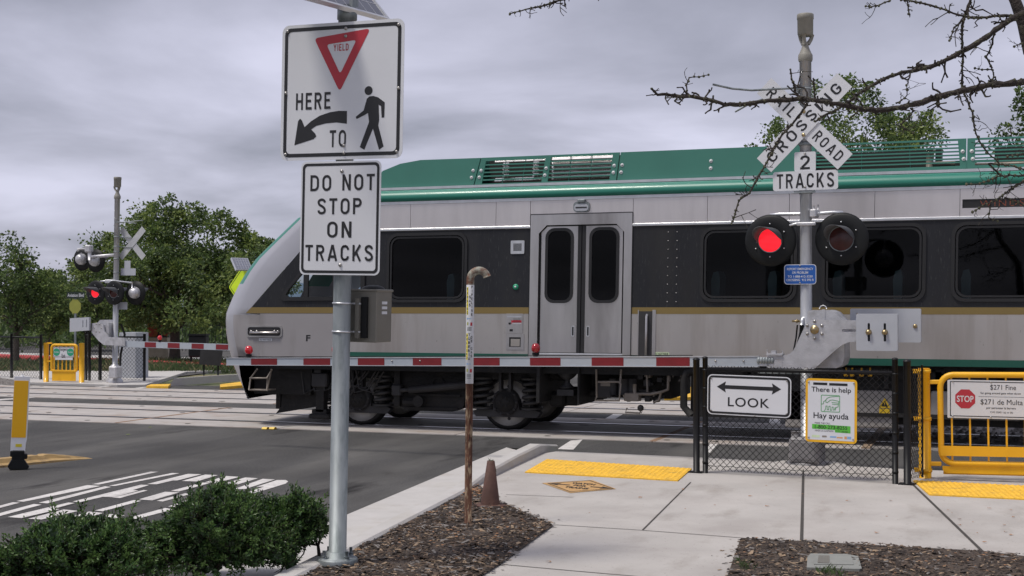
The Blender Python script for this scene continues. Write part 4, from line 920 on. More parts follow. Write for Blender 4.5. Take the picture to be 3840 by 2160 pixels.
# equipment behind the fence
mb = MB(); xg = T(2575, 1450, 18.9)[0]
mb.tube([(xg+.1, 18.88, 1.02), (xg, 18.86, .99), (xg-.03, 18.86, .9), (xg-.03, 18.86, .5), (xg+.08, 18.86, .38)], .055, 10); mb.box(xg+.05, xg+2, 18.95, 21.5, .35, 1.12); tb(mb, 'exhaust_pipe', 'under')
for (q0, q1, q2, q3) in ((2945, 1462, 3145, 1605), (3155, 1465, 3358, 1605), (3490, 1470, 3830, 1575), (3850, 1470, 4200, 1575)):
    a, b, c, d = Tb(q0, q1, q2, q3, 18.95); mb = MB(); mb.box(a, b, 18.95, 20.0, c, d, bev=.02); eb = tb(mb, 'equipment_cabinet', 'cabinet_beige')
    if q0 == 3155:
        x, z = T(3317, 1530, 18.94); mb = MB(); mb.plate([(x-.08, z), (x+.08, z), (x, z+.14)], 18.943); mb.plate([(x-.07, z-.09), (x+.07, z-.09), (x+.07, z-.01), (x-.07, z-.01)], 18.943); mb.mi = 1; mb.plate([(x-.045, z+.02), (x+.045, z+.02), (x, z+.10)], 18.941); mb.mi = 0; mb.plate([(x-.006, z+.035), (x+.006, z+.035), (x+.003, z+.08), (x-.003, z+.08)], 18.939); tb(mb, 'warning_sticker', ['reflector_yellow', 'sign_black'], eb)
mb = MB(); mb.box(xg+.6, XR, 19.05, 21.5, .45, 1.12); mb.box(xg+1.6, XR, 18.92, 18.99, .42, .47); mb.box(xg+1.6, XR, 19.2, 21.2, .30, .5)
for k in range(30):
    x = random.uniform(xg+.5, 3); mb.box(x, x+random.uniform(.05, .2), 18.93, 19.0, random.uniform(.8, .95), random.uniform(1.0, 1.1))
tb(mb, 'underframe_boxes', 'under')
for px in (3172, 3195, 3230, 3262):
    mb = MB(); a = Tp(px, 1404, 18.9); mb.box(a[0]-.03, a[0]+.03, 18.9, 18.96, a[2]-.03, a[2]+.03, bev=.01); mb.cyl((a[0], 18.93, a[2]+.02), (a[0], 18.93, a[2]+.09), .012, n=8); tb(mb, 'valve_handle', 'yellow_paint')
# ================================================================== YIELD SIGN POST (near left)
def setorg(t): return t
def bolts_on(parent, pts, y, r=.012, name='bolt', m='bolt', d=(0, -1, 0)):
    for x, z in pts:
        mb = MB(); mb.lathe([(0, -.010), (r*.6, -.010), (r*.7, -.005), (r, -.004), (r, 0)], (x, y, z), 'y', 10); mb.build(name, m, parent)
sx_, sy_ = G(1265, 2112, ZW+.02)
post = thing('sign_post', 'tall galvanised post at left carrying the yield sign, do not stop sign and cabinet', 'sign post', (sx_, sy_, ZW+.02), R(-1.5), lean=R(1.05))
K = Vector((sx_, sy_, 0)).dot(FW)/5000
def PL(px, py): return ((px-1265)*K*1.03, (2112-py)*K)     # photo px -> local x,z in the sign plane
mb = MB(); mb.cyl((0, 0, .02), (0, 0, PL(0, 62)[1]), .0615, n=28); mb.build('pole', 'galv', post)
mb = MB(); mb.lathe([(.062, .085), (.078, .08), (.082, .045), (.135, .04), (.142, .03), (.142, 0)], n=32); mb.build('base_plate', 'galv', post)
for k in range(4):
    a = pi/4+k*pi/2+.3; mb = MB(); mb.cyl((.112*cos(a), .112*sin(a), .03), (.112*cos(a), .112*sin(a), .10), .011, n=8); mb.cyl((.112*cos(a), .112*sin(a), .04), (.112*cos(a), .112*sin(a), .062), .02, n=6); mb.build('anchor_bolt', 'galv', post)
# upper sign
SW = .955; cx, cz = .005, PL(0, 349)[1]; ys = -.075
def B_(x, z): return (cx+x*SW, cz+z*SW)
mb = MB(); mb.plate(rrect(cx, cz, SW, SW, .055), ys, ys+.004); sp1 = mb.build('yield_here_sign', 'sign_white', post)
mb = MB(); mb.plate(rrect(cx, cz, SW-.045, SW-.045, .045), ys-.0015, None, [rrect(cx, cz, SW-.095, SW-.095, .03)]); mb.build('border', 'sign_black', sp1)
def rtri(pts, r, n=4):
    out_ = []; P = [Vector(p) for p in pts]
    for i in range(len(P)):
        a, b, c = P[i-1], P[i], P[(i+1) % len(P)]; u = (a-b).normalized(); v_ = (c-b).normalized()
        for k in range(n+1): t_ = k/n; out_.append(tuple(b+u*r*(1-t_)**2+v_*r*t_**2))
    return out_
# sign drawing in 0..1 units measured on the sign
def U(pts, sx=300., ): return [B_((x-386)/616., (457-y)/645.) for x, y in pts]     # coordinates of the close-up of the sign
mb = MB(); tri_o = rtri(U([(243, 203), (527, 172), (378, 462)]), .035); tri_i = rtri(U([(307, 236), (458, 222), (379, 378)]), .025); mb.plate(tri_o, ys-.0015, None, [tri_i]); mb.sign_text('YIELD', *U([(381, 253)])[0], .118, .048, ys-.0017); mb.build('yield_triangle', 'sign_red', sp1)
mb = MB(); mb.sign_text('HERE', *U([(244, 500)])[0], .275, .118, ys-.0017); mb.sign_text('TO', *U([(373, 681)])[0], .128, .118, ys-.0017); mb.build('lettering', 'sign_black', sp1)
mb = MB(); ar = [(417, 553), (417, 612)]
for k in range(9): t_ = k/8; ar.append((417-190*t_+0*t_, 612-8*sin(pi*t_)*1.8+30*t_*t_))
ar = [(417, 553), (417, 613), (365, 605), (310, 608), (262, 618), (236, 634), (258, 655), (263, 668), (250, 680), (151, 707), (168, 592), (178, 581), (188, 590), (202, 622), (235, 595), (280, 570), (330, 556), (375, 551)]
mb.plate(U(ar), ys-.0015); mb.build('arrow', 'sign_black', sp1)
mb = MB(); c_ = U([(523, 462)])[0]; mb.plate(circ(*c_, .031, 20), ys-.0015)
man = [(528, 489), (548, 488), (572, 496), (604, 520), (603, 590), (590, 590), (586, 536), (574, 530), (578, 598), (574, 626), (602, 724), (580, 739), (548, 640), (507, 737), (484, 724), (528, 608), (522, 566), (506, 575), (466, 593), (461, 582), (500, 554), (515, 500)]
mb.plate(U(man), ys-.0015); mb.build('walking_figure', 'sign_black', sp1)
bolts_on(sp1, [B_(x, z) for x, z in ((-.455, .455), (.455, .455), (-.455, -.455), (.455, -.455), (-.462, 0), (.462, 0), (.03, .452), (.03, .395), (.03, -.455), (.03, -.4))], ys-.002, .012)
# lower sign
cx2, cz2 = .012, PL(0, 823)[1]; w2_, h2_ = .625, .79
mb = MB(); mb.plate(rrect(cx2, cz2, w2_, h2_, .04), ys, ys+.004); sp2 = mb.build('do_not_stop_sign', 'sign_white', post)
mb = MB(); mb.plate(rrect(cx2, cz2, w2_-.025, h2_-.025, .034), ys-.0015, None, [rrect(cx2, cz2, w2_-.062, h2_-.062, .022)]); mb.build('border', 'sign_black', sp2)
mb = MB()
for s_, dz, wd, ox in (('DO', .245, .165, -.155), ('NOT', .247, .25, .14), ('STOP', .082, .345, -.005), ('ON', -.08, .19, -.003), ('TRACKS', -.242, .53, -.003)): mb.sign_text(s_, cx2+ox, cz2+dz, wd, .112, ys-.0017)
mb.build('lettering', 'sign_black', sp2)
bolts_on(sp2, [(cx2+.01, cz2+.325), (cx2+.01, cz2-.325)], ys-.002, .013)
# cabinet behind the post
zc0, zc1 = PL(0, 1286)[1], PL(0, 1088)[1]
mb = MB(); mb.box(-.11, .21, .12, .36, zc0, zc1, bev=.006); mb.box(-.118, .218, .112, .368, zc1-.012, zc1+.006, bev=.004); mb.mi = 1
for k in range(3): mb.box(.2095, .2125, .20, .28, zc1-.10-k*.035, zc1-.08-k*.035)
cb = mb.build('control_cabinet', ['cab_grey', 'sign_white'], post)
mb = MB(); mb.box(-.105, -.075, .062, .12, zc0+.0, zc1-.01); mb.box(.07, .10, .062, .12, zc0+.03, zc1-.06); mb.mi = 1; mb.box(.101, .145, .09, .12, zc0+.03, zc1-.05); mb.build('cabinet_bracket', ['cab_grey', 'lamp_black'], post)
mb = MB(); mb.dome((.12, .24, zc1+.004), .085, (0, 0, 1), 18, .38, 4); mb.build('antenna_dome', 'lamp_black', cb)
for py in (1140, 1246):
    z = PL(0, py)[1]; mb = MB(); mb.lathe([(.063, -.006), (.068, -.006), (.068, .006), (.063, .006)], (0, 0, z), n=24); mb.box(-.11, .11, .062, .075, z-.006, z+.006); mb.build('band_clamp', 'aluminium', post)
# solar panel and bracket
zt_ = PL(0, 60)[1]
mb = MB(); mb.lathe([(.0615, 0), (.07, 0), (.07, .07), (.0, .07)], (0, 0, zt_-.03), n=20); mb.box(-.06, -.035, -.03, .06, zt_+.03, zt_+.20); mb.box(.03, .055, -.03, .06, zt_+.03, zt_+.16)
bolts = [(-.048, zt_+.10), (-.025, zt_+.13)]
mb.build('panel_bracket', 'galv', post); bolts_on(post, bolts, -.03, .012)
ci = math.cos(R(1.5))
e1 = Vector((.25, .97, 0)); nh = Vector((.97, -.25, 0)); ph = R(47)
e2 = (-nh*cos(ph)+Vector((0, 0, 1))*sin(ph)).normalized(); nn = e1.cross(e2).normalized(); nn = nn if nn.z > 0 else -nn
c0 = Vector((.17, .33, PL(0, 72)[1]+.05))          # lower far corner
def frame_box(mb, a0, a1, b0, b1, n0, n1):
    pts = [c0+e1*a+e2*b+nn*n for a in (a0, a1) for b in (b0, b1) for n in (n0, n1)]; b_ = mb.add(pts)
    for q in ((0, 1, 3, 2), (4, 6, 7, 5), (0, 4, 5, 1), (2, 3, 7, 6), (0, 2, 6, 4), (1, 5, 7, 3)): mb.face([b_+i for i in q])
LP, HP = .95, .62
mb = MB(); frame_box(mb, -LP, 0, 0, .02, -.03, .003); frame_box(mb, -LP, 0, HP-.02, HP, -.03, .003); frame_box(mb, -LP, -LP+.02, .021, HP-.021, -.03, .003); frame_box(mb, -.02, 0, .021, HP-.021, -.03, .003); spn = mb.build('solar_panel_frame', 'aluminium', post)
mb = MB(); frame_box(mb, -LP+.02, -.02, .02, HP-.02, -.02, -.004); mb.mi = 1
for k in range(1, 9): frame_box(mb, -LP+.02+(LP-.04)*k/9-.002, -LP+.02+(LP-.04)*k/9+.002, .021, HP-.021, -.004, -.0030)
for k in range(1, 4): frame_box(mb, -LP+.021, -.021, .02+(HP-.04)*k/4-.003, .02+(HP-.04)*k/4+.003, -.004, -.0025)
mb.build('solar_cells', ['solar', 'solar_line'], spn)
# ================================================================== CROSSING SIGNALS
def lamp_pair_lamp(parent, x, z, y, lit, facing=-1, dia=.30, label=None, lens=.135):
    """one flashing light: round black target board, hood, lens, housing behind"""
    f_ = facing
    mb = MB(); prof = [(lens, .0), (lens+.02, -.012), (dia-.03, .0), (dia, .018), (dia, .028), (lens, .028)]
    mb.lathe([(r, y+f_*(-h)) for r, h in prof], (x, 0, z), 'y', 48); bd = mb.build('target_board', 'lamp_black', parent)
    if label: bd['label'] = label
    mb = MB(); n_ = 18; pr = None
    for k in range(n_+1):                      # hood: a half tube, longest at the top
        a = R(-12)+R(204)*k/n_; ln = .04+.30*max(0, sin(a))**.7; q = []
        for rr_, yy in ((lens+.014, 0), (lens+.014, ln), (lens+.008, ln), (lens+.008, 0)): q.append((x+rr_*cos(a)+f_*yy*.10, y+f_*(yy+.01), z+rr_*sin(a)-yy*.02))
        c = mb.add(q)
        if pr is not None:
            for j in range(3): mb.face((pr+j, pr+j+1, c+j+1, c+j), True)
        pr = c
    mb.build('hood', 'hood_black', bd)
    mb = MB(); mb.lathe([(0, y+f_*.012), (lens*.5, y+f_*.010), (lens, y+f_*.002)], (x, 0, z), 'y', 32); mb.build('lens', 'lamp_lit' if lit else 'lens_dark', bd)
    mb = MB(); mb.lathe([(lens, y+f_*.004), (lens+.008, y+f_*.008), (lens+.014, y+f_*.003)], (x, 0, z), 'y', 32); mb.build('lens_ring', 'galv', bd)
    mb = MB(); mb.lathe([(lens+.02, y-f_*.03), (lens+.015, y-f_*.10), (lens-.01, y-f_*.16), (lens*.5, y-f_*.20), (0, y-f_*.205)], (x, 0, z), 'y', 28)
    for k in range(3): a = R(90+120*k); mb.box(x+(lens+.03)*cos(a)-.012, x+(lens+.03)*cos(a)+.012, y-f_*.06-.02, y-f_*.06+.02, z+(lens+.03)*sin(a)-.012, z+(lens+.03)*sin(a)+.012)
    mb.build('lamp_housing', 'cast_alu', bd)
    for k in range(6): 
        a = R(90+60*k); mb = MB(); mb.lathe([(0, y+f_*.022), (.008, y+f_*.020), (.009, y+f_*.010)], (x+(lens+.055)*cos(a), 0, z+(lens+.055)*sin(a)), 'y', 6); mb.build('screw', 'aluminium', bd)
def crossbuck(parent, cx, cz, y, texts, L_=1.24, W2=.225, facing=-1):
    objs = []
    for ang, yy, words in ((R(-45), y+.012, texts[0]), (R(45), y, texts[1])):
        mb = MB(); c, s_ = cos(ang), sin(ang); o_ = [(cx+a*c-b*s_, cz+a*s_+b*c) for a, b in ((-L_/2, -W2/2), (L_/2, -W2/2), (L_/2, W2/2), (-L_/2, W2/2))]
        mb.plate(o_, yy-.003, yy+.003); bd = mb.build('crossbuck_board', 'sign_white' if words else 'sign_back', parent)
        if words:
            mb = MB()
            for wd, off, wl in words: mb.sign_text(wd, cx+off*c, cz+off*s_, wl, .125, yy-.0047, rot=ang, gap=.35)
            mb.build('lettering', 'sign_black', bd)
def bell_top(parent, z0):
    mb = MB(); mb.lathe([(.075, z0-.02), (.082, z0), (.082, z0+.05), (.072, z0+.07)], n=24); mb.build('mast_collar', 'pipe_paint_grey', parent)
    mb = MB(); n_ = 4; prb = None
    mb.lathe([(.070, z0+.07), (.045, z0+.13), (.035, z0+.17), (.038, z0+.19)], n=20)
    for k in range(3):
        a = k*2*pi/3+.5; p0 = Vector((.03*cos(a), .03*sin(a), z0+.18)); p1 = Vector((.078*cos(a), .078*sin(a), z0+.29))
        mb.tube([p0, (p0+p1)/2+Vector((.012*cos(a), .012*sin(a), 0)), p1], [.026, .022, .026], 8)
    mb.build('bell_neck', 'pipe_paint_grey', parent)
    mb = MB(); mb.lathe([(0, z0+.27), (.07, z0+.27), (.088, z0+.29), (.090, z0+.46), (.095, z0+.465), (.095, z0+.515), (.088, z0+.525), (0, z0+.53)], n=28); mb.build('bell_housing', 'pipe_paint_grey', parent)
mat('pipe_paint_grey', (.235, .225, .195), .55, var=.12, scale=12)
mx_, my_ = G(3025, 1745, ZW)
MD = G(3025, 1745, ZW)[:2]; depth = (Vector((mx_, my_, 0)).dot(FW)); KM = depth/5000.
sig = thing('crossing_gate_signal', 'near crossing signal with lowered gate arm, crossbuck and 2 TRACKS sign', 'crossing signal', (mx_, my_, ZW), R(-5), leany=0)
ZO = CAMZ-ZW
def ml(px, py): return ((px-3025)*KM*1.02, ZO+(1150-py)*KM)
def z7(x, y): return ml(2600+.5175*x, 750+.5175*y)
def z6(x, y): return ml(2500+.5522*x, .5522*y)
ztop = ml(0, 222)[1]
mb = MB(); mb.cyl((0, 0, .2), (0, 0, ztop), .0665, n=28); mb.build('mast', 'mast_metal', sig)
bell_top(sig, ztop)
cx, cz = z6(953, 842)
KX = .5522*KM/.7071
crossbuck(sig, cx, cz, -.11, ([('RAIL', -.36, .40), ('ROAD', .385, .40)], [('CROSSING', 0, 1.13)]), L_=1.30, W2=.235)
bolts_on(sig, [z6(953, 764), z6(951, 922)], -.118, .022, m='brass')
a, b = z6(885, 1035), z6(1027, 1166); mb = MB(); mb.plate(rrect((a[0]+b[0])/2, (a[1]+b[1])/2, b[0]-a[0], a[1]-b[1], .02), -.082, -.078); n2s = mb.build('track_count_plate', 'sign_white', sig); mb = MB(); mb.sign_text('2', (a[0]+b[0])/2, (a[1]+b[1])/2-.01, .11, .158, -.0837); mb.build('lettering', 'sign_black', n2s)
a, b = z6(742, 1164), z6(1173, 1295); mb = MB(); mb.plate(rrect((a[0]+b[0])/2, (a[1]+b[1])/2, b[0]-a[0], a[1]-b[1], .03), -.085, -.081); tks = mb.build('tracks_plate', 'sign_white', sig); mb = MB(); mb.sign_text('TRACKS', (a[0]+b[0])/2, (a[1]+b[1])/2, (b[0]-a[0])*.88, .165, -.0867); mb.build('lettering', 'sign_black', tks)
bolts_on(sig, [z6(957, 1047), z6(957, 1272)], -.088, .013)
for yy in (978, 1305):
    z = z6(0, yy)[1]; mb = MB(); mb.lathe([(.067, -.02), (.076, -.02), (.076, .02), (.067, .02)], (0, 0, z), n=20); mb.box(-.12, .12, -.08, -.055, z-.012, z+.012); mb.build('sign_clamp', 'galv', sig)
for (p, yb) in ((((380, 565), (500, 595), (620, 607), (900, 604), (925, 604)), -.05), (((410, 690), (520, 655), (650, 632), (910, 620)), .05)):
    q = [z6(*k) for k in p]; mb = MB(); n_ = len(q); mb.tube([(x, yb+(.35 if yb > 0 else -.35)*(1-i/(n_-1)), z) for i, (x, z) in enumerate(q)], .0125, 8); mb.build('antenna_rod', 'galv', sig)
mb = MB(); z = z6(0, 602)[1]; mb.lathe([(.067, -.012), (.074, -.012), (.074, .012), (.067, .012)], (0, 0, z), n=20); mb.box(-.1, -.06, -.05, .05, z-.03, z+.06, bev=.01); mb.build('rod_clamp', 'galv', sig)
# lamps
lz_ = z7(0, 287)[1]; lx1, lx2 = z7(567, 0)[0], z7(1072, 0)[0]
zb_ = z7(0, 100)[1]
mb = MB(); mb.tube([(lx1, .02, zb_-.05), (lx1, .02, zb_), (lx1+.1, .02, zb_+.005), (.07, .0, zb_), (.15, .0, zb_), (lx2-.1, .02, zb_+.01), (lx2, .02, zb_+.005), (lx2, .02, zb_-.05)], .022, 10); mb.tube([(-.2, .0, zb_-.13), (-.1, -.02, zb_-.11), (.1, -.02, zb_-.1)], .014, 8)
mb.build('lamp_crossarm', 'aluminium', sig)
mb = MB(); mb.box(.06, .135, -.09, .09, zb_-.045, zb_+.045, bev=.012); mb.box(-.09, .13, -.1, -.07, zb_-.14, zb_-.10, bev=.01); mb.cyl((.1, -.05, zb_+.04), (.1, -.05, zb_+.09), .01, n=8); mb.cyl((.145, -.03, zb_+.04), (.145, -.03, zb_+.1), .01, n=8); mb.build('crossarm_clamp', 'cast_alu', sig)
lamp_pair_lamp(sig, lx1, lz_, -.02, True, label='lit red flashing light of the near signal')
lamp_pair_lamp(sig, lx2, lz_, -.02, False, label='unlit flashing light of the near signal')
for x in (lx1, lx2):
    mb = MB(); mb.cyl((x, .03, zb_-.04), (x, .03, lz_+.14), .02, n=10); mb.build('lamp_hanger', 'aluminium', sig)
a, b = z7(677, 468), z7(904, 612); bx, bz = (a[0]+b[0])/2, (a[1]+b[1])/2; bw, bh = b[0]-a[0], a[1]-b[1]
mb = MB(); mb.plate(rrect(bx, bz, bw, bh, .035), -.085, -.081); es = mb.build('emergency_notice', 'sign_white', sig)
mb = MB(); mb.plate(rrect(bx, bz, bw-.014, bh-.014, .03), -.0862); mb.build('blue_field', 'sign_blue', es)
mb = MB()
for s_, dz, wd in (('REPORT EMERGENCY', .063, .82), ('OR PROBLEM', .021, .5), ('TO 1-888-412-3330', -.024, .78), ('CROSSING  912 093 R', -.064, .86)): mb.text(s_, bx, bz+dz*bh/.235*1.02, bw*wd, .027*bh/.235, -.0875, bold=.01)
mb.build('lettering', 'sign_white', es); bolts_on(es, [(bx, bz+bh*.44), (bx, bz-bh*.43)], -.0875, .009)
# gate mechanism
mb = MB(); hs = [z7(*p) for p in ((838, 830), (842, 806), (870, 797), (990, 796), (1030, 812), (1062, 848), (1088, 870), (1094, 1140), (1080, 1190), (1040, 1212), (880, 1215), (850, 1190))]
mb.plate(hs, -.06, .30); mb.box(z7(940, 0)[0], z7(962, 0)[0], -.066, -.058, z7(0, 900)[1], z7(0, 792)[1]); mb.tube([(z7(918+25*(1-cos(k*pi/6)), 0)[0], -.02, z7(0, 790-26*sin(k*pi/6))[1]) for k in range(7)], .007, 6); mech = mb.build('gate_mechanism', 'cast_alu', sig)
mb = MB(); mb.box(z7(480, 0)[0], z7(870, 0)[0], -.05, .25, z7(0, 1262)[1], z7(0, 1240)[1]); mb.build('mechanism_bracket', 'galv', sig)
arm_plate = [z7(*p) for p in ((880, 870), (900, 864), (1000, 868), (1203, 869), (1203, 1018), (1150, 1022), (1110, 1038), (1070, 1066), (905, 1216), (572, 1216), (572, 1128), (600, 1122), (700, 1120), (735, 1112), (757, 1092), (775, 1060), (850, 895))]
slot = [z7(*p) for p in ((1100, 934), (1110, 930), (1200, 931), (1200, 950), (1110, 951), (1100, 948))]
YA = -.20
mb = MB(); mb.plate(arm_plate, YA-.03, YA+.02, [slot]); mb.cyl((*z7(910, 937)[:1], YA, z7(910, 937)[1]), (z7(910, 937)[0], -.05, z7(910, 937)[1]), .09, n=20)
fp = [z7(*p) for p in ((597, 1145), (683, 1145), (683, 1205), (597, 1205))]; mb.plate(fp, YA-.034, None, [[(x+(.006 if i in (0, 3) else -.006), z+(-.006 if i < 2 else .006)) for i, (x, z) in enumerate(fp)]])
mb.box(z7(572, 0)[0], z7(686, 0)[0], YA-.05, YA+.06, z7(0, 1124)[1], z7(0, 1110)[1]); mb.box(z7(602, 0)[0], z7(634, 0)[0], YA-.02, YA+.03, z7(0, 1112)[1], z7(0, 1090)[1]); mb.cyl((z7(571, 0)[0], YA, z7(0, 1120)[1]), (z7(571, 0)[0], YA, z7(0, 1082)[1]), .006, n=6); mb.cyl((z7(680, 0)[0], YA, z7(0, 1120)[1]), (z7(680, 0)[0], YA, z7(0, 1085)[1]), .006, n=6)
arm_o = mb.build('counterweight_arm', 'cast_alu', sig)
mb = MB(); mb.plate(slot, YA+.015); mb.build('slot_shadow', 'gasket', arm_o) if False else None
c_ = z7(910, 937)
for k in range(6):
    a = R(90+60*k); mb = MB(); mb.dome((c_[0]+.094*cos(a), YA-.03, c_[1]+.094*sin(a)), .019, n=12, flat=.8); mb.build('hub_bolt', 'bolt', arm_o)
mb = MB(); mb.lathe([(.05, -.004), (.048, -.012), (.034, -.012), (.030, -.035), (.016, -.045), (0, -.045)], (c_[0], YA-.03, c_[1]), 'y', 20); mb.build('hub', 'brass', arm_o)
def cw(p0, p1, y0, th, slots, m_name, par):
    a, b = z7(*p0), z7(*p1); mb = MB(); o_ = rrect((a[0]+b[0])/2, (a[1]+b[1])/2, b[0]-a[0], a[1]-b[1], .018)
    hs_ = [rrect(*z7(x, (y0_+y1_)/2), .026, (y1_-y0_)*.5175*KM, .012, 3) for x, y0_, y1_ in slots]
    mb.plate(o_, y0, y0+th, hs_); o = mb.build('counterweight', m_name, par); return o
w1_ = cw((1203, 822), (1479, 1080), YA-.10, .06, ((1288, 887, 1015), (1395, 887, 1015)), 'grey_plate', arm_o)
mb = MB(); a, b = z7(1270, 880), z7(1412, 1022); mb.box(a[0], b[0], YA-.035, YA-.03, b[1], a[1]); mb.build('backing_plate', 'gasket', w1_)
for x in (1287, 1395): p = z7(x, 950); mb = MB(); mb.lathe([(0, -.045), (.022, -.04), (.03, -.018), (.034, -.006), (.034, 0)], (p[0], YA-.10, p[1]), 'y', 14); mb.build('clamp_bolt', 'brass', w1_)
w2x = cw((1088, 787), (1577, 1030), .36, .05, ((1137, 820, 870),), 'grey_plate', sig)
p = z7(1538, 913); mb = MB(); mb.dome((p[0], .36, p[1]), .026, n=12, flat=.8); mb.build('clamp_bolt', 'brass', w2x)
mb = MB(); a, b = z7(1000, 880), z7(1240, 1000); mb.box(a[0], b[0], .30, .355, b[1], a[1]); mb.build('rear_arm', 'cast_alu', sig)
mb = MB(); mb.tube([(z7(735, 0)[0], -.1, z7(0, 877)[1]), (z7(790, 0)[0], -.1, z7(0, 877)[1])], .013, 8); mb.tube([(z7(765, 0)[0], -.1, z7(0, 877)[1]), (z7(775, 0)[0], -.1, z7(0, 877)[1])], .024, 6); mb.build('shear_bolt', 'brass', sig)
mb = MB(); mb.tube([(z7(838, 0)[0], -.02, z7(0, 852)[1]), (z7(805, 0)[0], -.06, z7(0, 858)[1]), (z7(800, 0)[0], -.08, z7(0, 885)[1]), (z7(800, 0)[0], -.08, z7(0, 905)[1])], .022, 10); mb.build('conduit_elbow', 'aluminium', sig)
mb = MB(); mb.tube([(z7(800, 0)[0], -.08, z7(0, 905)[1]), (z7(797, 0)[0], -.08, z7(0, 960)[1]), (z7(775, 0)[0], -.09, z7(0, 1060)[1]), (z7(745, 0)[0], -.1, z7(0, 1120)[1]), (z7(700, 0)[0], -.1, z7(0, 1180)[1])], .022, 10); mb.tube([(z7(775, 0)[0], -.12, z7(0, 905)[1]), (z7(765, 0)[0], -.12, z7(0, 1000)[1]), (z7(740, 0)[0], -.12, z7(0, 1130)[1])], .010, 6); mb.build('conduit_hose', 'lamp_black', sig)
# base
def z8(x, y): return ml(2550+.5934*x, 1300+.5934*y)
a, b = z8(715, 562), z8(897, 728); mb = MB(); mb.box(a[0], b[0], -.22, .2, b[1], a[1], bev=.03); mb.box(a[0]+.04, b[0]-.04, -.226, -.215, b[1]+.05, a[1]-.05, bev=.01); mb.cyl((z8(750, 0)[0], -.15, a[1]), (z8(750, 0)[0], -.15, a[1]+.06), .05, n=16); mb.build('junction_box', 'box_grey', sig)
mb = MB(); mb.lathe([(.07, .24), (.11, .2), (.13, .12), (.2, .06), (.24, .03), (.24, 0)], n=24); mb.build('mast_base', 'box_grey', sig)
for k in range(4): a = pi/4+k*pi/2; mb = MB(); mb.cyl((.28*cos(a)*.8, .28*sin(a)*.8, 0), (.28*cos(a)*.8, .28*sin(a)*.8, .14), .018, n=8); mb.build('anchor_bolt', 'bolt', sig)
mb = MB(); mb.lathe([(.42, 0), (.40, .02), (.30, .03), (.24, .02)], (.03, 0, .0), n=24); mb.build('mortar_pad', 'concrete', sig)
# gate arm, laid from the mechanism out over the road
th_ = R(-5); ux = Vector((cos(th_), sin(th_)))
def arm_s(px, y_l=YA):                       # distance along the arm for a photo column
    d = ray(px, 1360); o = Vector((mx_, my_))+Vector((-sin(th_), cos(th_)))*y_l
    # solve t*d.xy = o + s*ux
    det = d.x*(-ux.y)-d.y*(-ux.x); t_ = (o.x*(-ux.y)-o.y*(-ux.x))/det; P = Vector((d.x*t_, d.y*t_)); return (P-o).dot(ux)
s_tip = arm_s(852); s_root = z7(575, 0)[0]
def arm_z(s): return z7(0, 1170)[1]+(s-s_root)*(z7(0, 1170)[1]-(1.175-ZW))/(s_root-s_tip)
def arm_h(s): return .052+.013*(s-s_tip)/(s_root-s_tip)
bnd = [852, 945, 1042, 1141, 1241, 1345, 1444, 1551, 1658, 1777, 1876, 1990, 2104, 2221, 2340, 2463, 2588, 2720]
mb = MB()
def armbox(mb, s0, s1, y0, y1, k0_, k1_):
    pts = [(s, y, arm_z(s)+arm_h(s)*k) for s in (s0, s1) for y in (y0, y1) for k in (k0_, k1_)]; b_ = mb.add(pts)
    for q in ((0, 1, 3, 2), (4, 6, 7, 5), (0, 4, 5, 1), (2, 3, 7, 6), (0, 2, 6, 4), (1, 5, 7, 3)): mb.face([b_+i for i in q])
armbox(mb, s_tip, s_root-.1, YA-.018, YA+.018, -.84, .84); mb.mi = 1; armbox(mb, s_tip, s_root-.1, YA-.025, YA+.025, .84, 1.0); armbox(mb, s_tip, s_root-.1, YA-.025, YA+.025, -1.0, -.84); armbox(mb, s_root-.1, s_root+.02, YA-.03, YA+.03, -.8, .8)
ga = mb.build('gate_arm', ['white_tape', 'aluminium'], sig)
for i in range(1, len(bnd)-2, 2):
    mb = MB(); armbox(mb, arm_s(bnd[i]), arm_s(bnd[i+1]), YA-.0215, YA+.0215, -.83, .83); mb.build('red_stripe', 'red_tape', ga)
for px in (1473, 1578, 2685, 2790): s = arm_s(px); bolts_on(ga, [(s, arm_z(s)+.01)], YA-.0217, .012)
mb = MB()
for k in range(6): 
    s = s_root-.10+k*.032; mb.ball((s, YA-.02, arm_z(s)+.012), .03, 10, 6, .8, 1, 1.4)
mb.build('shear_pin_springs', 'galv', ga)
def arm_lamp(parent, s, y, z, lit=True):
    mb = MB(); mb.box(s-.03, s+.03, y-.02, y+.02, z, z+.03, bev=.005); mb.box(s-.045, s+.045, y-.012, y+.012, z+.02, z+.05, bev=.005); b_ = mb.build('lamp_base', 'lamp_black', parent)
    mb = MB(); mb.lathe([(0, z+.165), (.03, z+.16), (.05, z+.135), (.056, z+.105), (.05, z+.075), (.035, z+.055), (0, z+.05)], (s, y, 0), 'z', 18); mb.build('gate_lamp', 'lamp_small' if lit else 'lens_red', parent)
for px, lit in ((933, True), (1259, True), (2009, False)):
    s = arm_s(px); arm_lamp(ga, s, YA-.0, arm_z(s)+arm_h(s), lit)
mb = MB(); mb.tube([(s, YA-.022, arm_z(s)+arm_h(s)+.008+random.uniform(0, .006)) for s in [arm_s(900)+(arm_s(2600)-arm_s(900))*k/40 for k in range(41)]], .005, 5); mb.build('lamp_cable', 'lamp_black', ga)
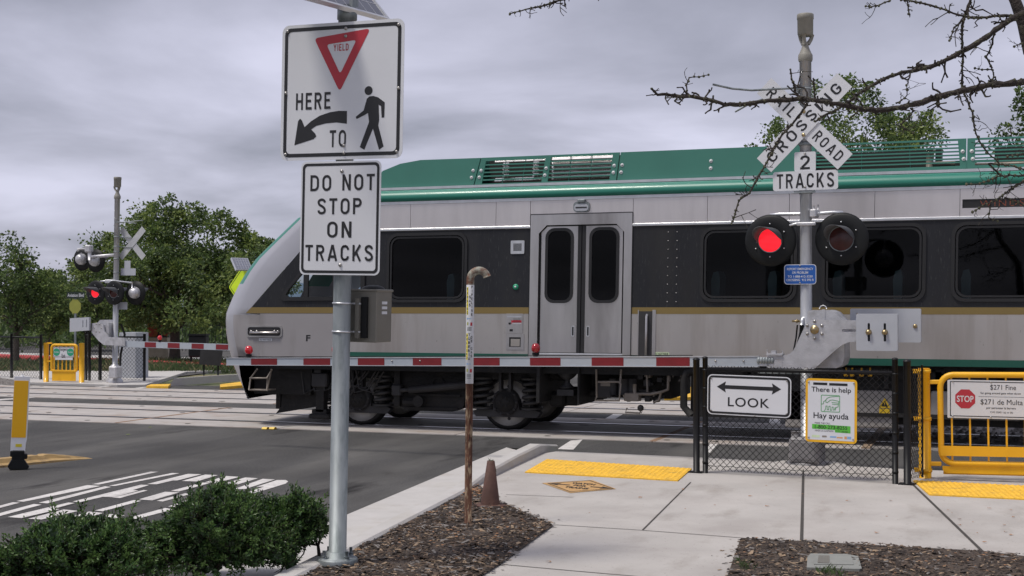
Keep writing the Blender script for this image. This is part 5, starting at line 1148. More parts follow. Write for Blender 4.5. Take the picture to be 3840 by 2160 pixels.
# ================================================================== NEAR FENCE, SIGNS ON IT, YELLOW GATE
fl = Vector(G(2612, 1772, ZW)); fr_ = Vector(G(3403, 1817, ZW)); fa = math.atan2((fr_-fl).y, (fr_-fl).x); FL = (fr_-fl).length
fence = thing('chain_link_fence', 'low black chain link fence panel in front of the near crossing signal', 'fence', (*fl, ZW), fa)
def chain(mb, x0, x1, z0, z1, y, pitch, r):
    x = x0-(z1-z0)
    k = 0
    while x < x1:
        for sg in (1, -1):
            # segment of a diagonal clipped to the panel
            xa, za, xb, zb2 = (x, z0, x+(z1-z0), z1) if sg > 0 else (x, z1, x+(z1-z0), z0)
            ta = max(0, (x0-xa)/(xb-xa)); tb_ = min(1, (x1-xa)/(xb-xa))
            if tb_ <= ta: continue
            p = Vector((xa+(xb-xa)*ta, y+sg*r*.8, za+(zb2-za)*ta)); q = Vector((xa+(xb-xa)*tb_, y+sg*r*.8, za+(zb2-za)*tb_)); d = q-p; n_ = 4; bow = .004
            mb.tube([p, q], r, 4, False)
        x += pitch; k += 1
ph_ = 1.20
for nm, x, r, h in (('post', 0, .036, ph_+.03), ('post', FL, .038, ph_+.05), ('post', .10, .029, ph_+.05), ('post', FL-.12, .030, ph_+.07)):
    mb = MB(); mb.cyl((x, 0, .0), (x, 0, h), r, n=16); mb.dome((x, 0, h), r*1.15, (0, 0, 1), 14, .6); po = mb.build(nm, 'black_metal', fence)
    if r > .034: mb = MB(); mb.box(x-.085, x+.075, -.06, .06, 0, .012); mb.build('foot_plate', 'black_metal', po)
mb = MB(); mb.cyl((.11, 0, ph_-.07), (FL-.12, 0, ph_-.07), .021, n=12); mb.build('top_rail', 'black_metal', fence)
mb = MB(); chain(mb, .12, FL-.14, .035, ph_-.03, -.012, .072, .0030); mb.tube([(.12+(FL-.26)*k/60, -.016, .085+.006*sin(k*1.7)) for k in range(61)], .003, 5); mb.build('wire_mesh', 'black_metal', fence)
mb = MB()
for x in (.10, FL-.12):
    for k in range(6): mb.lathe([(.027, -.012), (.033, -.012), (.033, .012), (.027, .012)], (x, 0, .12+k*.2), n=12)
mb.box(.115, .13, -.01, .01, .05, ph_-.06); mb.box(FL-.15, FL-.135, -.01, .01, .05, ph_-.06); mb.build('tension_bands', 'black_metal', fence)
fu = Vector((cos(fa), sin(fa))); fn = Vector((sin(fa), -cos(fa)))   # along, towards the camera
def on_fence(px, py, off=.03):               # point of the fence plane under a photo point -> local x,z
    d = ray(px, py); o = fl+fn*off; det = d.x*(-fu.y)+d.y*fu.x; t_ = (o.x*(-fu.y)+o.y*fu.x)/det; P = Vector((d.x*t_, d.y*t_)); return (P-o).dot(fu), CAMZ+d.z*t_-ZW
pf = fl+fu*FL; 
# LOOK sign
a, b = on_fence(2653, 1476), on_fence(2967, 1493); lx, lz = (a[0]+b[0])/2, (a[1]+b[1])/2; lw = b[0]-a[0]; lh = .432
lo = fl+fu*lx+fn*.035
look = thing('look_sign', 'white LOOK sign with a black two headed arrow hanging on the chain link fence', 'sign', (lo.x, lo.y, ZW+lz), fa, lean=R(.9))
mb = MB(); mb.plate(rrect(0, 0, lw, lh, .055), 0, .004); sb = mb.build('sign_panel', 'sign_white', look)
mb = MB(); mb.plate(rrect(0, 0, lw-.022, lh-.022, .048), -.0015, None, [rrect(0, 0, lw-.068, lh-.068, .03)]); mb.build('border', 'sign_black', look)
mb = MB(); hl = .345*lw/.9; mb.plate([(-hl, .085), (-hl+.10, .145), (-hl+.09, .105), (hl-.09, .105), (hl-.10, .145), (hl, .085), (hl-.10, .025), (hl-.09, .065), (-hl+.09, .065), (-hl+.10, .025)], -.0015); mb.build('arrow', 'sign_black', look)
mb = MB(); mb.text('LOOK', 0, -.072, .455, .10, -.0015, bold=.01, spacing=1.1); mb.build('lettering', 'sign_black', look)
bolts_on(look, [(-lw*.45, lh*.40), (lw*.45, lh*.40), (-lw*.45, -lh*.40), (lw*.45, -lh*.40), (0.07, -lh*.485)], -.002, .008)
# help sign
a, b = on_fence(3021, 1536), on_fence(3214, 1545); hx, hz = (a[0]+b[0])/2, (a[1]+b[1])/2; hw = b[0]-a[0]; hh = .665
ho = fl+fu*hx+fn*.035
hp = thing('help_sign', 'white poster sign with a yellow edge and green handshake reading There is help', 'sign', (ho.x, ho.y, ZW+hz), fa, lean=R(.6))
mb = MB(); mb.plate(rrect(0, 0, hw, hh, .04), 0, .004); mb.build('yellow_board', 'sign_amber', hp)
mb = MB(); mb.plate(rrect(0, 0, hw-.05, hh-.05, .012), -.0015); mb.build('white_field', 'sign_white', hp)
q = hw/.60
def HX(x): return (x-1590)/600.*hw          # drawing grid of the close-up
def HZ(y): return (482-y)/725.*hh
mb = MB(); Yh = -.0028
mb.plate([(HX(1380), HZ(165)), (HX(1545), HZ(165)), (HX(1545), HZ(193)), (HX(1380), HZ(193))], Yh); mb.plate([(HX(1567), HZ(167)), (HX(1780), HZ(167)), (HX(1780), HZ(195)), (HX(1567), HZ(195))], Yh)
mb.text('There is help', 0, HZ(252), hw*.77, HZ(215)-HZ(290), Yh, bold=.012); mb.text('Hay ayuda', 0, HZ(550), hw*.68, HZ(510)-HZ(598), Yh, bold=.012)
mb.text('MAKE THE CALL', HX(1493), HZ(626), hw*.305, HZ(616)-HZ(636), Yh, bold=.0); mb.text('HAGA LA LLAMADA', HX(1513), HZ(712), hw*.36, HZ(702)-HZ(722), Yh, bold=.0)
mb.build('lettering', 'sign_black', hp)
mb = MB(); mb.plate([(HX(1370), HZ(640)), (HX(1817), HZ(647)), (HX(1817), HZ(727)), (HX(1637), HZ(724)), (HX(1637), HZ(697)), (HX(1370), HZ(694))], Yh); mb.build('green_bar', 'bright_green', hp)
mb = MB(); mb.text('1-800-273-8255', HX(1592), HZ(669), hw*.63, HZ(650)-HZ(690), Yh-.0012, bold=.012); mb.text('TEXT VOICE', HX(1672), HZ(706), hw*.09, HZ(701)-HZ(711), Yh-.0012); mb.text('741741', HX(1750), HZ(713), hw*.12, HZ(704)-HZ(722), Yh-.0012, bold=.02); mb.text('CRISIS LINE 24/7', HX(1462), HZ(179), hw*.25, HZ(173)-HZ(185), Yh-.0012); mb.build('small_lettering', 'sign_black', hp)
mb = MB(); mb.plate(rrect(HX(1583), HZ(400), HX(1693)-HX(1470), HZ(303)-HZ(497), .012), Yh, None, [rrect(HX(1583), HZ(400), HX(1693)-HX(1470)-.014, HZ(303)-HZ(497)-.014, .008)])
def stroke(pts, wd=.0062):
    P = [Vector((HX(x), HZ(y))) for x, y in pts]
    for p, r in zip(P, P[1:]):
        n = Vector((-(r-p).y, (r-p).x)).normalized()*wd/2; e_ = (r-p).normalized()*wd*.4; mb.quad(*[(v.x, Yh, v.y) for v in (p-n-e_, p+n-e_, r+n+e_, r-n+e_)])
for st in ([(1480, 410), (1500, 405), (1505, 380), (1525, 365), (1545, 340), (1580, 325), (1690, 312)], [(1530, 358), (1530, 385), (1545, 392), (1562, 378), (1580, 362), (1610, 358), (1690, 372)], [(1600, 385), (1672, 392)], [(1605, 405), (1675, 408)], [(1680, 375), (1672, 435), (1650, 440)], [(1510, 485), (1525, 470), (1530, 430), (1545, 427), (1545, 470), (1560, 472), (1565, 430), (1580, 430), (1582, 475), (1600, 475), (1602, 438), (1615, 438), (1618, 472), (1632, 470), (1636, 445), (1648, 445), (1640, 472)]): stroke(st)
mb.build('handshake_drawing', 'hand_green', hp)
mb = MB(); mb.plate([(HX(1368), HZ(765)), (HX(1460), HZ(765)), (HX(1460), HZ(790)), (HX(1368), HZ(790))], Yh); mb.mi = 1; mb.plate(rrect(HX(1515), HZ(776), .05, .018, .008), Yh); mb.mi = 2; mb.plate([(HX(1580), HZ(768)), (HX(1655), HZ(768)), (HX(1655), HZ(785)), (HX(1580), HZ(785))], Yh); mb.mi = 3; mb.plate([(HX(1660), HZ(774)), (HX(1728), HZ(774)), (HX(1728), HZ(788)), (HX(1660), HZ(788))], Yh); mb.plate([(HX(1748), HZ(765)), (HX(1775), HZ(765)), (HX(1775), HZ(795)), (HX(1748), HZ(795))], Yh); mb.mi = 2; mb.plate([(HX(1780), HZ(765)), (HX(1825), HZ(765)), (HX(1825), HZ(793)), (HX(1780), HZ(793))], Yh); mb.build('sponsor_marks', ['pale_green', 'pipe_tan', 'pale_blue', 'logo_orange'], hp)
bolts_on(hp, [(-hw*.44, hh*.44), (hw*.44, hh*.44), (-hw*.43, -hh*.43), (hw*.43, -hh*.43)], -.003, .009)
# yellow gate
yp = Vector(G(3470, 1797, ZW)); kd = Vector((yp.x, yp.y, 0)).dot(FW)/5000
gate = thing('swing_gate', 'near yellow pedestrian swing gate on a thick round yellow post at right', 'gate', (yp.x, yp.y, ZW), R(3.5), lean=R(-.6))
mb = MB(); pt = (1795-1380)*kd; mb.cyl((0, 0, 0), (0, 0, pt), .0625, n=28); mb.build('gate_post', 'yellow_paint', gate)
def gz(y): return (1797-y)*kd+.02
for py in (1400, 1578, 1770):
    mb = MB(); z = gz(py); mb.lathe([(.063, -.018), (.072, -.018), (.072, .018), (.063, .018)], (0, 0, z), n=24); mb.box(-.11, -.06, -.025, .025, z-.02, z+.02); mb.build('post_band', 'yellow_paint', gate)
mb = MB(); mb.lathe([(.13, 0), (.12, .012), (.063, .014)], (0, 0, 0), n=24); mb.build('grout_collar', 'concrete', gate)
gx0 = (3526-3468)*kd; gx1 = gx0+1.10; zt1 = gz(1413); zb1 = gz(1742); rr2 = .13; r_t = .031
path = []
for cxx, czz, a0_ in ((gx1-rr2, zt1-rr2, 0), (gx0+rr2, zt1-rr2, 90), (gx0+rr2, zb1+rr2, 180), (gx1-rr2, zb1+rr2, 270)):
    for k in range(7): a = R(a0_+15*k); path.append((cxx+rr2*cos(a), -.02, czz+rr2*sin(a)))
path.append(path[0]); path.append(path[1])
mb = MB(); mb.tube(path, r_t, 14, False); gf = mb.build('gate_frame', 'yellow_paint', gate)
x = gx0+.11
while x < gx1-.05:
    mb = MB(); mb.box(x-.009, x+.009, -.03, -.01, zb1, zt1); mb.build('bar', 'yellow_paint', gf); x += .1785
za_, zb_2 = gz(1676), gz(1713); mb = MB(); mb.box(gx0-.01, gx1+.01, -.062, -.052, zb_2, za_); mb.build('rail_plate', 'yellow_paint', gf)
mb = MB(); mb.plate([(gx0+.01, gz(1752)), (gx0+.012, gz(1768)), (gx0+.05, gz(1778)), (gx1, gz(1778)), (gx1, gz(1752))], -.03, -.02); mb.box(gx0+.02, gx1, .03, .04, gz(1785), gz(1755)); mb.build('kick_plate', 'yellow_paint', gf)
for py in (1440, 1745):
    mb = MB(); z = gz(py); mb.box(.05, gx0, -.035, .015, z-.022, z+.022, bev=.006); mb.build('hinge', 'yellow_paint', gate)
# short mesh panel between fence and gate post
mp0 = fl+fu*(FL+.03); d2 = yp-mp0; a2 = math.atan2(d2.y, d2.x)
mpan = thing('mesh_infill', 'narrow strip of black chain link between the last black fence post and the yellow post', 'fence panel', (mp0.x, mp0.y, ZW), a2)
mb = MB(); chain(mb, .0, d2.length-.10, .05, ph_-.02, 0, .072, .003); mb.build('wire_mesh', 'black_metal', mpan)
mb = MB(); mb.cyl((d2.length-.10, 0, .03), (d2.length-.10, 0, ph_), .012, n=8); mb.build('tension_bar', 'black_metal', mpan)
# fine sign
gu = Vector((cos(R(3.5)), sin(R(3.5)))); gn = Vector((sin(R(3.5)), -cos(R(3.5))))
fx0 = (3553-3470)*kd*1.0; fw_ = .83; fzc = gz(1500); fh_ = (1572-1432)*kd
fo2 = yp+gu*(fx0+fw_/2)+gn*.055
fine = thing('fine_sign', 'white sign with a red stop octagon reading $271 Fine hung on the yellow gate', 'sign', (fo2.x, fo2.y, ZW+fzc), R(3.5), lean=R(.2))
mb = MB(); mb.plate(rrect(0, 0, fw_, fh_, .012), 0, .004); mb.plate(rrect(-.004, -.004, fw_+.012, fh_+.004, .012), .006, .010); mb.build('sign_panel', 'sign_white', fine)
mb = MB(); mb.plate(rrect(0, 0, fw_-.03, fh_-.028, .004), -.0015, None, [rrect(0, 0, fw_-.046, fh_-.044, .003)]); mb.build('border', 'sign_black', fine)
ocx, ocz, orr = -fw_/2+.165, .0, .098
def octa(r): return [(ocx+r/cos(pi/8)*cos(pi/8+k*pi/4), ocz+r/cos(pi/8)*sin(pi/8+k*pi/4)) for k in range(8)]
mb = MB(); mb.plate(octa(orr), -.0015); oc = mb.build('stop_octagon', 'sign_red', fine)
mb = MB(); mb.text('STOP', ocx, ocz, .165, .066, -.003, bold=.015); mb.build('lettering', 'sign_white', oc)
tx = .10
mb = MB(); mb.text('$271 Fine', tx+.02, .122, .25, .058, -.0015, bold=0); mb.text('for going around gate when down', tx-.005, .062, .39, .026, -.0015); mb.plate([(tx-.22, .026), (tx+.225, .026), (tx+.225, .029), (tx-.22, .029)], -.0015)
mb.text('$271 de Multa', tx+.005, -.030, .41, .062, -.0015, bold=0); mb.text('por aatravesar la barrera', tx, -.090, .285, .028, -.0015); mb.text('CVC 22451 (a) or (b)', tx+.005, -.133, .22, .022, -.0015); mb.build('lettering', 'sign_black', fine)
bolts_on(fine, [(-fw_*.45, fh_*.46), (0, fh_*.46), (fw_*.45, fh_*.46), (-fw_*.45, -fh_*.46), (0, -fh_*.46), (fw_*.45, -fh_*.46)], -.002, .008)
# ================================================================== RUSTY VENT PIPE AND CONE
px_, py_ = G(1755, 1962, ZW+.02)
kp = Vector((px_, py_, 0)).dot(FW)/5000
pipe = thing('pipeline_marker', 'rusty hooked gas pipeline vent pipe with a white warning sticker wrap', 'vent pipe', (px_, py_, ZW+.02), R(12), lean=R(.55))
H_ = (1962-1030)*kp; rp = .0305
mb = MB(); mb.cyl((0, 0, -.05), (0, 0, H_-.16), rp, n=24); mb.build('lower_pipe', 'rusty_pipe', pipe)
rb = .071; mb = MB(); mb.tube([(0, 0, H_-.16), (0, 0, H_-.08)]+[(rb-rb*cos(R(a)), 0, H_-.04+rb*sin(R(a))) for a in range(0, 166, 11)], rp*1.06, 20); mb.build('hooked_end', 'pipe_paint', pipe)
s0_, s1_ = (1962-1440)*kp, (1962-1070)*kp
mb = MB(); mb.lathe([(rp+.001, s0_), (rp+.0022, s0_+.002), (rp+.0022, s1_-.002), (rp+.001, s1_)], n=28); stk = mb.build('sticker_wrap', 'sticker', pipe)
def wrap_text(mb, col, z0, z1, ang, cw_):
    n_ = len(col); hgt = (z0-z1)/n_
    for i, ch in enumerate(col):
        if ch == ' ': continue
        T_ = MB(); T_.text(ch, 0, 0, cw_*(1 if ch != 'I' else .3), hgt*.72, 0, bold=.03); zc_ = z0-(i+.5)*hgt; rr_ = rp+.0030
        b_ = mb.add([(rr_*sin(ang+p[0]/rr_), -rr_*cos(ang+p[0]/rr_), zc_+p[2]) for p in T_.v])
        for f_ in T_.f: mb.face([b_+i_ for i_ in f_])
def zz5(y): return (1962-(920+y*.4))*kp
mb = MB(); wrap_text(mb, 'PIPELINE', zz5(378), zz5(672), .62, .013); wrap_text(mb, 'GAS', zz5(470), zz5(582), .06, .017); wrap_text(mb, 'TUBERIA', zz5(822), zz5(1085), .0, .017); wrap_text(mb, 'DE GAS', zz5(848), zz5(1058), .62, .015); wrap_text(mb, 'WARNING', zz5(398), zz5(655), -.62, .013); wrap_text(mb, 'PELIGRO', zz5(835), zz5(1075), -.62, .013); mb.build('lettering', 'sign_black', stk)
mb = MB()
def wrap_patch(mb, z0, z1, a0, a1, r):
    n_ = 6; b_ = mb.add([(r*sin(a0+(a1-a0)*k/n_), -r*cos(a0+(a1-a0)*k/n_), z) for k in range(n_+1) for z in (z0, z1)])
    for k in range(n_): mb.face((b_+2*k, b_+2*k+1, b_+2*k+3, b_+2*k+2))
wrap_patch(mb, zz5(398), zz5(655), -.9, -.36, rp+.0026); wrap_patch(mb, zz5(830), zz5(1075), -.9, -.36, rp+.0026); mb.build('yellow_bars', 'sticker_yellow', stk)
mb = MB()
for y in (692, 1115): mb.mi = 0; wrap_patch(mb, zz5(y-8), zz5(y+8), -.7, -.35, rp+.0026); wrap_patch(mb, zz5(y-3), zz5(y+3), -.3, .5, rp+.0026)
for y in (743, 1178): mb.mi = 1; wrap_patch(mb, zz5(y-18), zz5(y+10), -.65, -.25, rp+.0026); mb.mi = 2; wrap_patch(mb, zz5(y-16), zz5(y+16), .25, .8, rp+.0026)
for y in (772, 782, 792, 802, 1215, 1225, 1235, 1248): mb.mi = 3; wrap_patch(mb, zz5(y-2), zz5(y+2), -.6, .6, rp+.0026)
mb.build('small_marks', ['pale_blue', 'olive', 'sign_red', 'sign_black'], stk)
cxw, cyw = G(1838, 1897, ZW+.015); kc = Vector((cxw, cyw, 0)).dot(FW)/5000
cone = thing('rusty_cone', 'rust brown cone standing in the mulch beside the hooked pipe', 'cone', (cxw, cyw, ZW+.015), .3, lean=R(1))
hc = (1892-1724)*kc
mb = MB(); mb.lathe([(.088, .015), (.086, .03), (.034, hc), (.030, hc+.003), (.026, hc-.01), (.026, hc-.08)], n=32); mb.build('cone_body', 'cone_rust', cone)
mb = MB(); mb.lathe([(.135, .0), (.148, .004), (.146, .014), (.088, .018)], n=32); mb.build('base_flange', 'cone_rust', cone)
mb = MB(); mb.lathe([(0, hc-.02), (.027, hc-.02)], n=16); mb.build('soil_plug', 'soil', cone)
mb = MB(); tuft(mb, 0, 0, hc-.02, 8, .05, .008); mb.tube([(.01, 0, hc-.02), (.02, 0, hc+.015), (.035, 0, hc-.02), (.05, 0, hc-.1)], .0018, 4); mb.build('grass_sprig', 'blade', cone)
# ================================================================== DELINEATOR, SEPARATOR KERB, ROAD STUDS
q0, q1 = Vector(G(-40, 1752)), Vector(G(318, 1716)); ka = math.atan2((q1-q0).y, (q1-q0).x); kl = (q1-q0).length
sepk = thing('lane_separator', 'tan rubber lane separator kerb on the asphalt at the left edge', 'lane separator', (q1.x, q1.y, 0), ka)
mb = MB(); pr = None
for x, s_ in ((0, .06), (-.25, .55), (-.55, 1), (-.62, 1), (-.63, .9), (-.70, .9), (-.71, 1), (-1.6, 1), (-1.62, .97), (-3.2, 1)):
    c = mb.add([(x, -.17, 0), (x, -.165, .025*s_), (x, -.10, .035*s_+.01*s_), (x, -.07, .095*s_), (x, .07, .095*s_), (x, .10, .045*s_), (x, .165, .025*s_), (x, .17, 0)])
    if pr is not None:
        for k in range(7): mb.face((pr+k, pr+k+1, c+k+1, c+k))
    pr = c
mb.build('separator_body', 'tan_rubber', sepk)
mb = MB(); mb.lathe([(0, .02), (.03, .018), (.045, .004), (.045, 0)], (-1.02, -.07, .075), n=14); mb.build('anchor_bolt', 'bolt', sepk)
dx_, dy_ = G(66, 1742, .06); kk = Vector((dx_, dy_, 0)).dot(FW)/5000
dpo = thing('delineator_post', 'flexible white delineator with a yellow reflective panel at the left edge', 'delineator', (dx_, dy_, .06), R(40), lean=R(2.6))
hb = (1742-1688)*kk
mb = MB(); mb.box(-.07, .07, -.05, .05, 0, hb, bev=.01); mb.box(-.09, -.05, -.05, .05, hb*.55, hb*.98, bev=.01); mb.box(.05, .105, -.04, .05, hb*.4, hb*.75, bev=.01)
for k in range(3): mb.box(-.045+k*.04, -.035+k*.04, -.056, -.048, .03, hb*.9)
mb.plate([(-.11, -.02), (-.07, .06), (.07, .06), (.13, -.02), (.11, -.05), (-.09, -.05)], -.07, .07); mb.build('hinge_bracket', 'lamp_black', dpo)
ht = (1742-1412)*kk
mb = MB(); w0_ = .088
mb.plate([(-w0_, hb-.01), (-w0_-.002, hb+.06), (-w0_+.0, hb+.13), (-w0_, ht-.015), (-w0_*.9, ht), (w0_*.9, ht), (w0_, ht-.015), (w0_, hb+.13), (w0_*.9, hb+.08), (w0_*.85, hb-.01)], -.03, .03); mb.cyl((0, 0, ht), (0, 0, ht+.025), .018, n=12); pl = mb.build('post_body', 'delineator_white', dpo)
mb = MB(); mb.plate(rrect(-.006, (hb+.15+ht-.05)/2, .160, ht-.05-hb-.15, .006), -.033, -.029); mb.build('reflective_panel', 'delineator_yellow', dpo)
mb = MB(); mb.box(-.035, .035, -.032, -.029, hb+.04, hb+.075); mb.build('rating_label', 'sticker_yellow', dpo)
for px, lab in ((990, 'left one of two small yellow road studs at the edge of the track panels'), (1018, 'right one of two small yellow road studs at the edge of the track panels')):
    x, y = G(px, 1611); mb = MB(); pr = None
    for yy, z in ((0, .014), (.02, .035), (.07, .035), (.09, .014)):
        c = mb.add([(x-.045, y+yy, z), (x+.045, y+yy, z)])
        if pr is not None: mb.face((pr, pr+1, c+1, c))
        pr = c
    mb.box(x-.045, x+.045, y, y+.09, .004, .0139)
    solo(mb, 'road_stud', 'reflector_yellow', lab, 'road stud', (x, y, 0), 'yellow road studs')
# utility lid in the right bed
ul = GP([(3028, 2082), (3040, 2070), (3175, 2072), (3218, 2080), (3232, 2126), (3222, 2128), (3025, 2122)], ZW+.04); uc = G(3128, 2100, ZW)
lid = thing('utility_box', 'grey green plastic utility box lid set in the mulch at lower right', 'utility box', (*uc, ZW), world=True)
mb = MB(); mb.slab(ul, ZW+.03, ZW); mb.build('lid_rim', 'lid', lid)
cc = Vector(uc)
mb = MB(); mb.slab([tuple(cc+(Vector(p)-cc)*.82) for p in GP([(3040, 2078), (3205, 2080), (3218, 2122), (3035, 2120)], ZW+.04)], ZW+.036, ZW+.02); lo_ = mb.build('lid_panel', 'lid', lid)
mb = MB(); mb.slab(GP([(3070, 2084), (3110, 2084), (3110, 2112), (3066, 2111)], ZW+.036), ZW+.0385); mb.build('lid_label', 'cab_grey', lo_)
# fallen leaves
def fallen(x, y, z, s):
    mb = MB(); a = random.uniform(0, 2*pi); n_ = 7; pts = []
    for k in range(n_):
        aa = a+2*pi*k/n_; r = s*random.uniform(.45, 1)*(1.0 if k % 2 == 0 else .6); pts.append((r*cos(aa), r*sin(aa)*.7, random.uniform(.002, .35*s)))
    b = mb.add([(p[0]+x, p[1]+y, p[2]+z) for p in pts]+[(x, y, z+.006)])
    for k in range(n_): mb.face((b+k, b+(k+1) % n_, b+n_))
    return mb
lf = [(2875, 1823), (3155, 1925), (3235, 1928), (3325, 1939), (3430, 1968), (3555, 1915), (3570, 1926), (3595, 1972), (3650, 1960), (3665, 2001), (3765, 1971), (3770, 1998), (3790, 2008), (3710, 1909), (3790, 1915), (3800, 1942), (3288, 2000), (2895, 1842), (2813, 1863), (2680, 1896), (2562, 1837), (2400, 1868), (2570, 1910), (3010, 1855), (3340, 1880), (3640, 1825), (3535, 1848), (3770, 1848), (2876, 1900), (2210, 1925), (2060, 2110), (1985, 1925), (2090, 1728), (2060, 1725), (1905, 1795), (3085, 1885), (3690, 2036), (3180, 1880), (3600, 1950)]
for i, (px, py) in enumerate(lf):
    x, y = G(px, py, ZW); big = .030 if random.random() < .4 else .016
    solo(fallen(x, y, ZW+.004, big), 'fallen_leaf', 'dry_leaf', 'dry curled brown leaf lying on the pale concrete sidewalk', 'leaf', (x, y, ZW), 'fallen leaves on the sidewalk')
for px, py, z in ((480, 1631, .004), (562, 1604, .004)):
    x, y = G(px, py, z); solo(fallen(x, y, z, .05), 'fallen_leaf', 'leaf_light', 'small pale green leaf scrap lying on the dark asphalt road', 'leaf', (x, y, z), 'leaf scraps on the road')
# leaves drifted into the corner of the bed
mb = MB()
for k in range(90):
    x, y = G(random.gauss(1790, 28), random.gauss(1842, 12), ZW+.02); 
    if not inside((x, y), bed1): continue
    m_ = fallen(x, y, ZW+.02+random.uniform(0, .015), random.uniform(.015, .03)); b = len(mb.v); mb.v += m_.v
    for f_ in m_.f: mb.face([b+i for i in f_])
for k in range(160):
    x, y = random.uniform(-5, -3), random.uniform(8.7, 11.5)
    if inside((x, y), bed1):
        m_ = fallen(x, y, ZW+.024, random.uniform(.012, .03)); b = len(mb.v); mb.v += m_.v
        for f_ in m_.f: mb.face([b+i for i in f_])
for k in range(110):
    x, y = random.uniform(-2.3, .8), random.uniform(8.2, 10.4)
    if inside((x, y), bed2):
        m_ = fallen(x, y, ZW+.024, random.uniform(.01, .025)); b = len(mb.v); mb.v += m_.v
        for f_ in m_.f: mb.face([b+i for i in f_])
struct(mb.build('leaf_litter', 'dry_leaf'), 'stuff')
# ================================================================== FAR SIDE OF THE CROSSING
Z1 = .05
def z1p(x, y): return (x*.5797, 640+y*.5797)            # close-up coordinates -> photo px
fx, fy = G(430, 1434, Z1); kf = Vector((fx, fy, 0)).dot(FW)/5000
fsig = thing('crossing_gate_signal', 'far crossing signal across the tracks, seen from behind its crossbuck with its gate arm lowered', 'crossing signal', (fx, fy, Z1), R(175), leany=0, lean=R(-.75))
# local axes are turned: local -x is to the right in the photo, local -y faces away
def zf(x, y): px, py = z1p(x, y); return (-(px-430)*kf*1.03, (1434-py)*kf)
zt_f = zf(0, 178)[1]
mb = MB(); mb.cyl((0, 0, .1), (0, 0, zt_f), .0665, n=20); mb.build('mast', 'mast_metal', fsig); bell_top(fsig, zt_f)
def xof(x, y, xm): return -((x-xm)*.5797)*kf*1.03
c_ = (xof(845, 470, 752), zf(0, 470)[1]); crossbuck(fsig, -.40, c_[1], -.11, (None, None), L_=1.02, W2=.165)
mb = MB()
for yy in (428, 492, 525, 572, 660): z = zf(0, yy)[1]; mb.lathe([(.067, -.014), (.076, -.014), (.076, .014), (.067, .014)], (0, 0, z), n=16)
for yy in (430, 492): z = zf(0, yy)[1]; mb.tube([(0, -.08, z), (-.4, -.09, z-.02)], .012, 6)
mb.build('sign_clamp', 'galv', fsig)
z0_, z1_, z2_ = zf(0, 677)[1], zf(0, 632)[1], zf(0, 582)[1]; x0_, x1_ = xof(880, 0, 745), xof(762, 0, 745); xa_, xb_ = xof(838, 0, 745), xof(790, 0, 745)
mb = MB(); mb.plate([(x0_, z0_), (x1_, z0_), (x1_, z1_), (xb_, z1_), (xb_, z2_), (xa_, z2_), (xa_, z1_), (x0_, z1_)], -.09, -.085); mb.build('track_count_plate', 'grey_plate', fsig)
z0_, z1_ = zf(0, 898)[1], zf(0, 850)[1]; mb = MB(); mb.plate(rrect(xof(772, 0, 737), (z0_+z1_)/2, .3, z1_-z0_, .02), -.09, -.085); mb.build('notice_plate', 'grey_plate', fsig)
z = zf(0, 336)[1]; mb = MB(); mb.tube([(0, -.07, z), (xof(830, 0, 755), -.09, z+.02), (xof(885, 0, 755), -.35, z+.07)], .014, 6); mb.tube([(0, .07, z), (xof(860, 0, 755), .08, z), (xof(1003, 0, 755), .45, z-.06)], .014, 6); mb.build('antenna_rod', 'galv', fsig)
# lamps: pair facing the camera, backs of the pair facing away, and a pair on a cantilever
zl_ = zf(0, 790)[1]; r_ = .265
for xx, lit, lab in ((xof(610, 0, 740), True, 'lit red lamp of the far signal'), (xof(757, 0, 740), False, 'unlit lamp of the far signal facing the camera')): lamp_pair_lamp(fsig, xx, zl_, .16, lit, facing=1, dia=.30, lens=.125, label=lab)
for xx in (xof(700, 0, 740), xof(868, 0, 740)): lamp_pair_lamp(fsig, xx, zl_, -.16, False, facing=-1, dia=.30, lens=.125, label='lamp of the far signal seen from behind')
zc_ = zf(0, 718)[1]; mb = MB(); mb.tube([(xof(615, 0, 740), .0, zc_), (0, .1, zc_+.02), (xof(868, 0, 740), 0, zc_-.03)], .022, 8); mb.box(xof(722, 0, 740)-.05, xof(680, 0, 740)+.05, -.1, .1, zc_-.05, zc_+.05, bev=.02)
for xx in (xof(615, 0, 740), xof(757, 0, 740), xof(868, 0, 740), xof(700, 0, 740)): mb.cyl((xx, 0, zc_), (xx, 0, zc_-.15), .018, n=8)
mb.build('lamp_crossarm', 'aluminium', fsig)
zq = zf(0, 572)[1]; xq1, xq2 = xof(437, 0, 748), xof(552, 0, 748)
lamp_pair_lamp(fsig, xq1, zq, -.18, False, facing=-1, dia=.29, lens=.125, label='lamp on the side bracket of the far signal, seen from behind'); lamp_pair_lamp(fsig, xq2, zq-.04, -.16, False, facing=-1, dia=.29, lens=.125, label='lamp on the side bracket of the far signal, seen from behind')
mb = MB(); mb.tube([(0, 0, zf(0, 545)[1]), (xof(700, 0, 748), .02, zf(0, 548)[1]), (xof(560, 0, 748), .05, zf(0, 558)[1])], .04, 10); mb.tube([(xof(545, 0, 748), .05, zf(0, 580)[1]), (xof(540, 0, 748), .05, zf(0, 490)[1])], .05, 10); mb.tube([(xq1, .02, zf(0, 510)[1]), (xof(470, 0, 748), .05, zf(0, 505)[1]), (xof(545, 0, 748), .05, zf(0, 508)[1])], .025, 8); mb.box(xof(560, 0, 748), xof(510, 0, 748), -.03, .12, zf(0, 530)[1], zf(0, 480)[1], bev=.03); mb.cyl((xq1, 0, zf(0, 505)[1]), (xq1, 0, zq+.2), .02, n=8); mb.build('side_bracket', 'cast_alu', fsig)
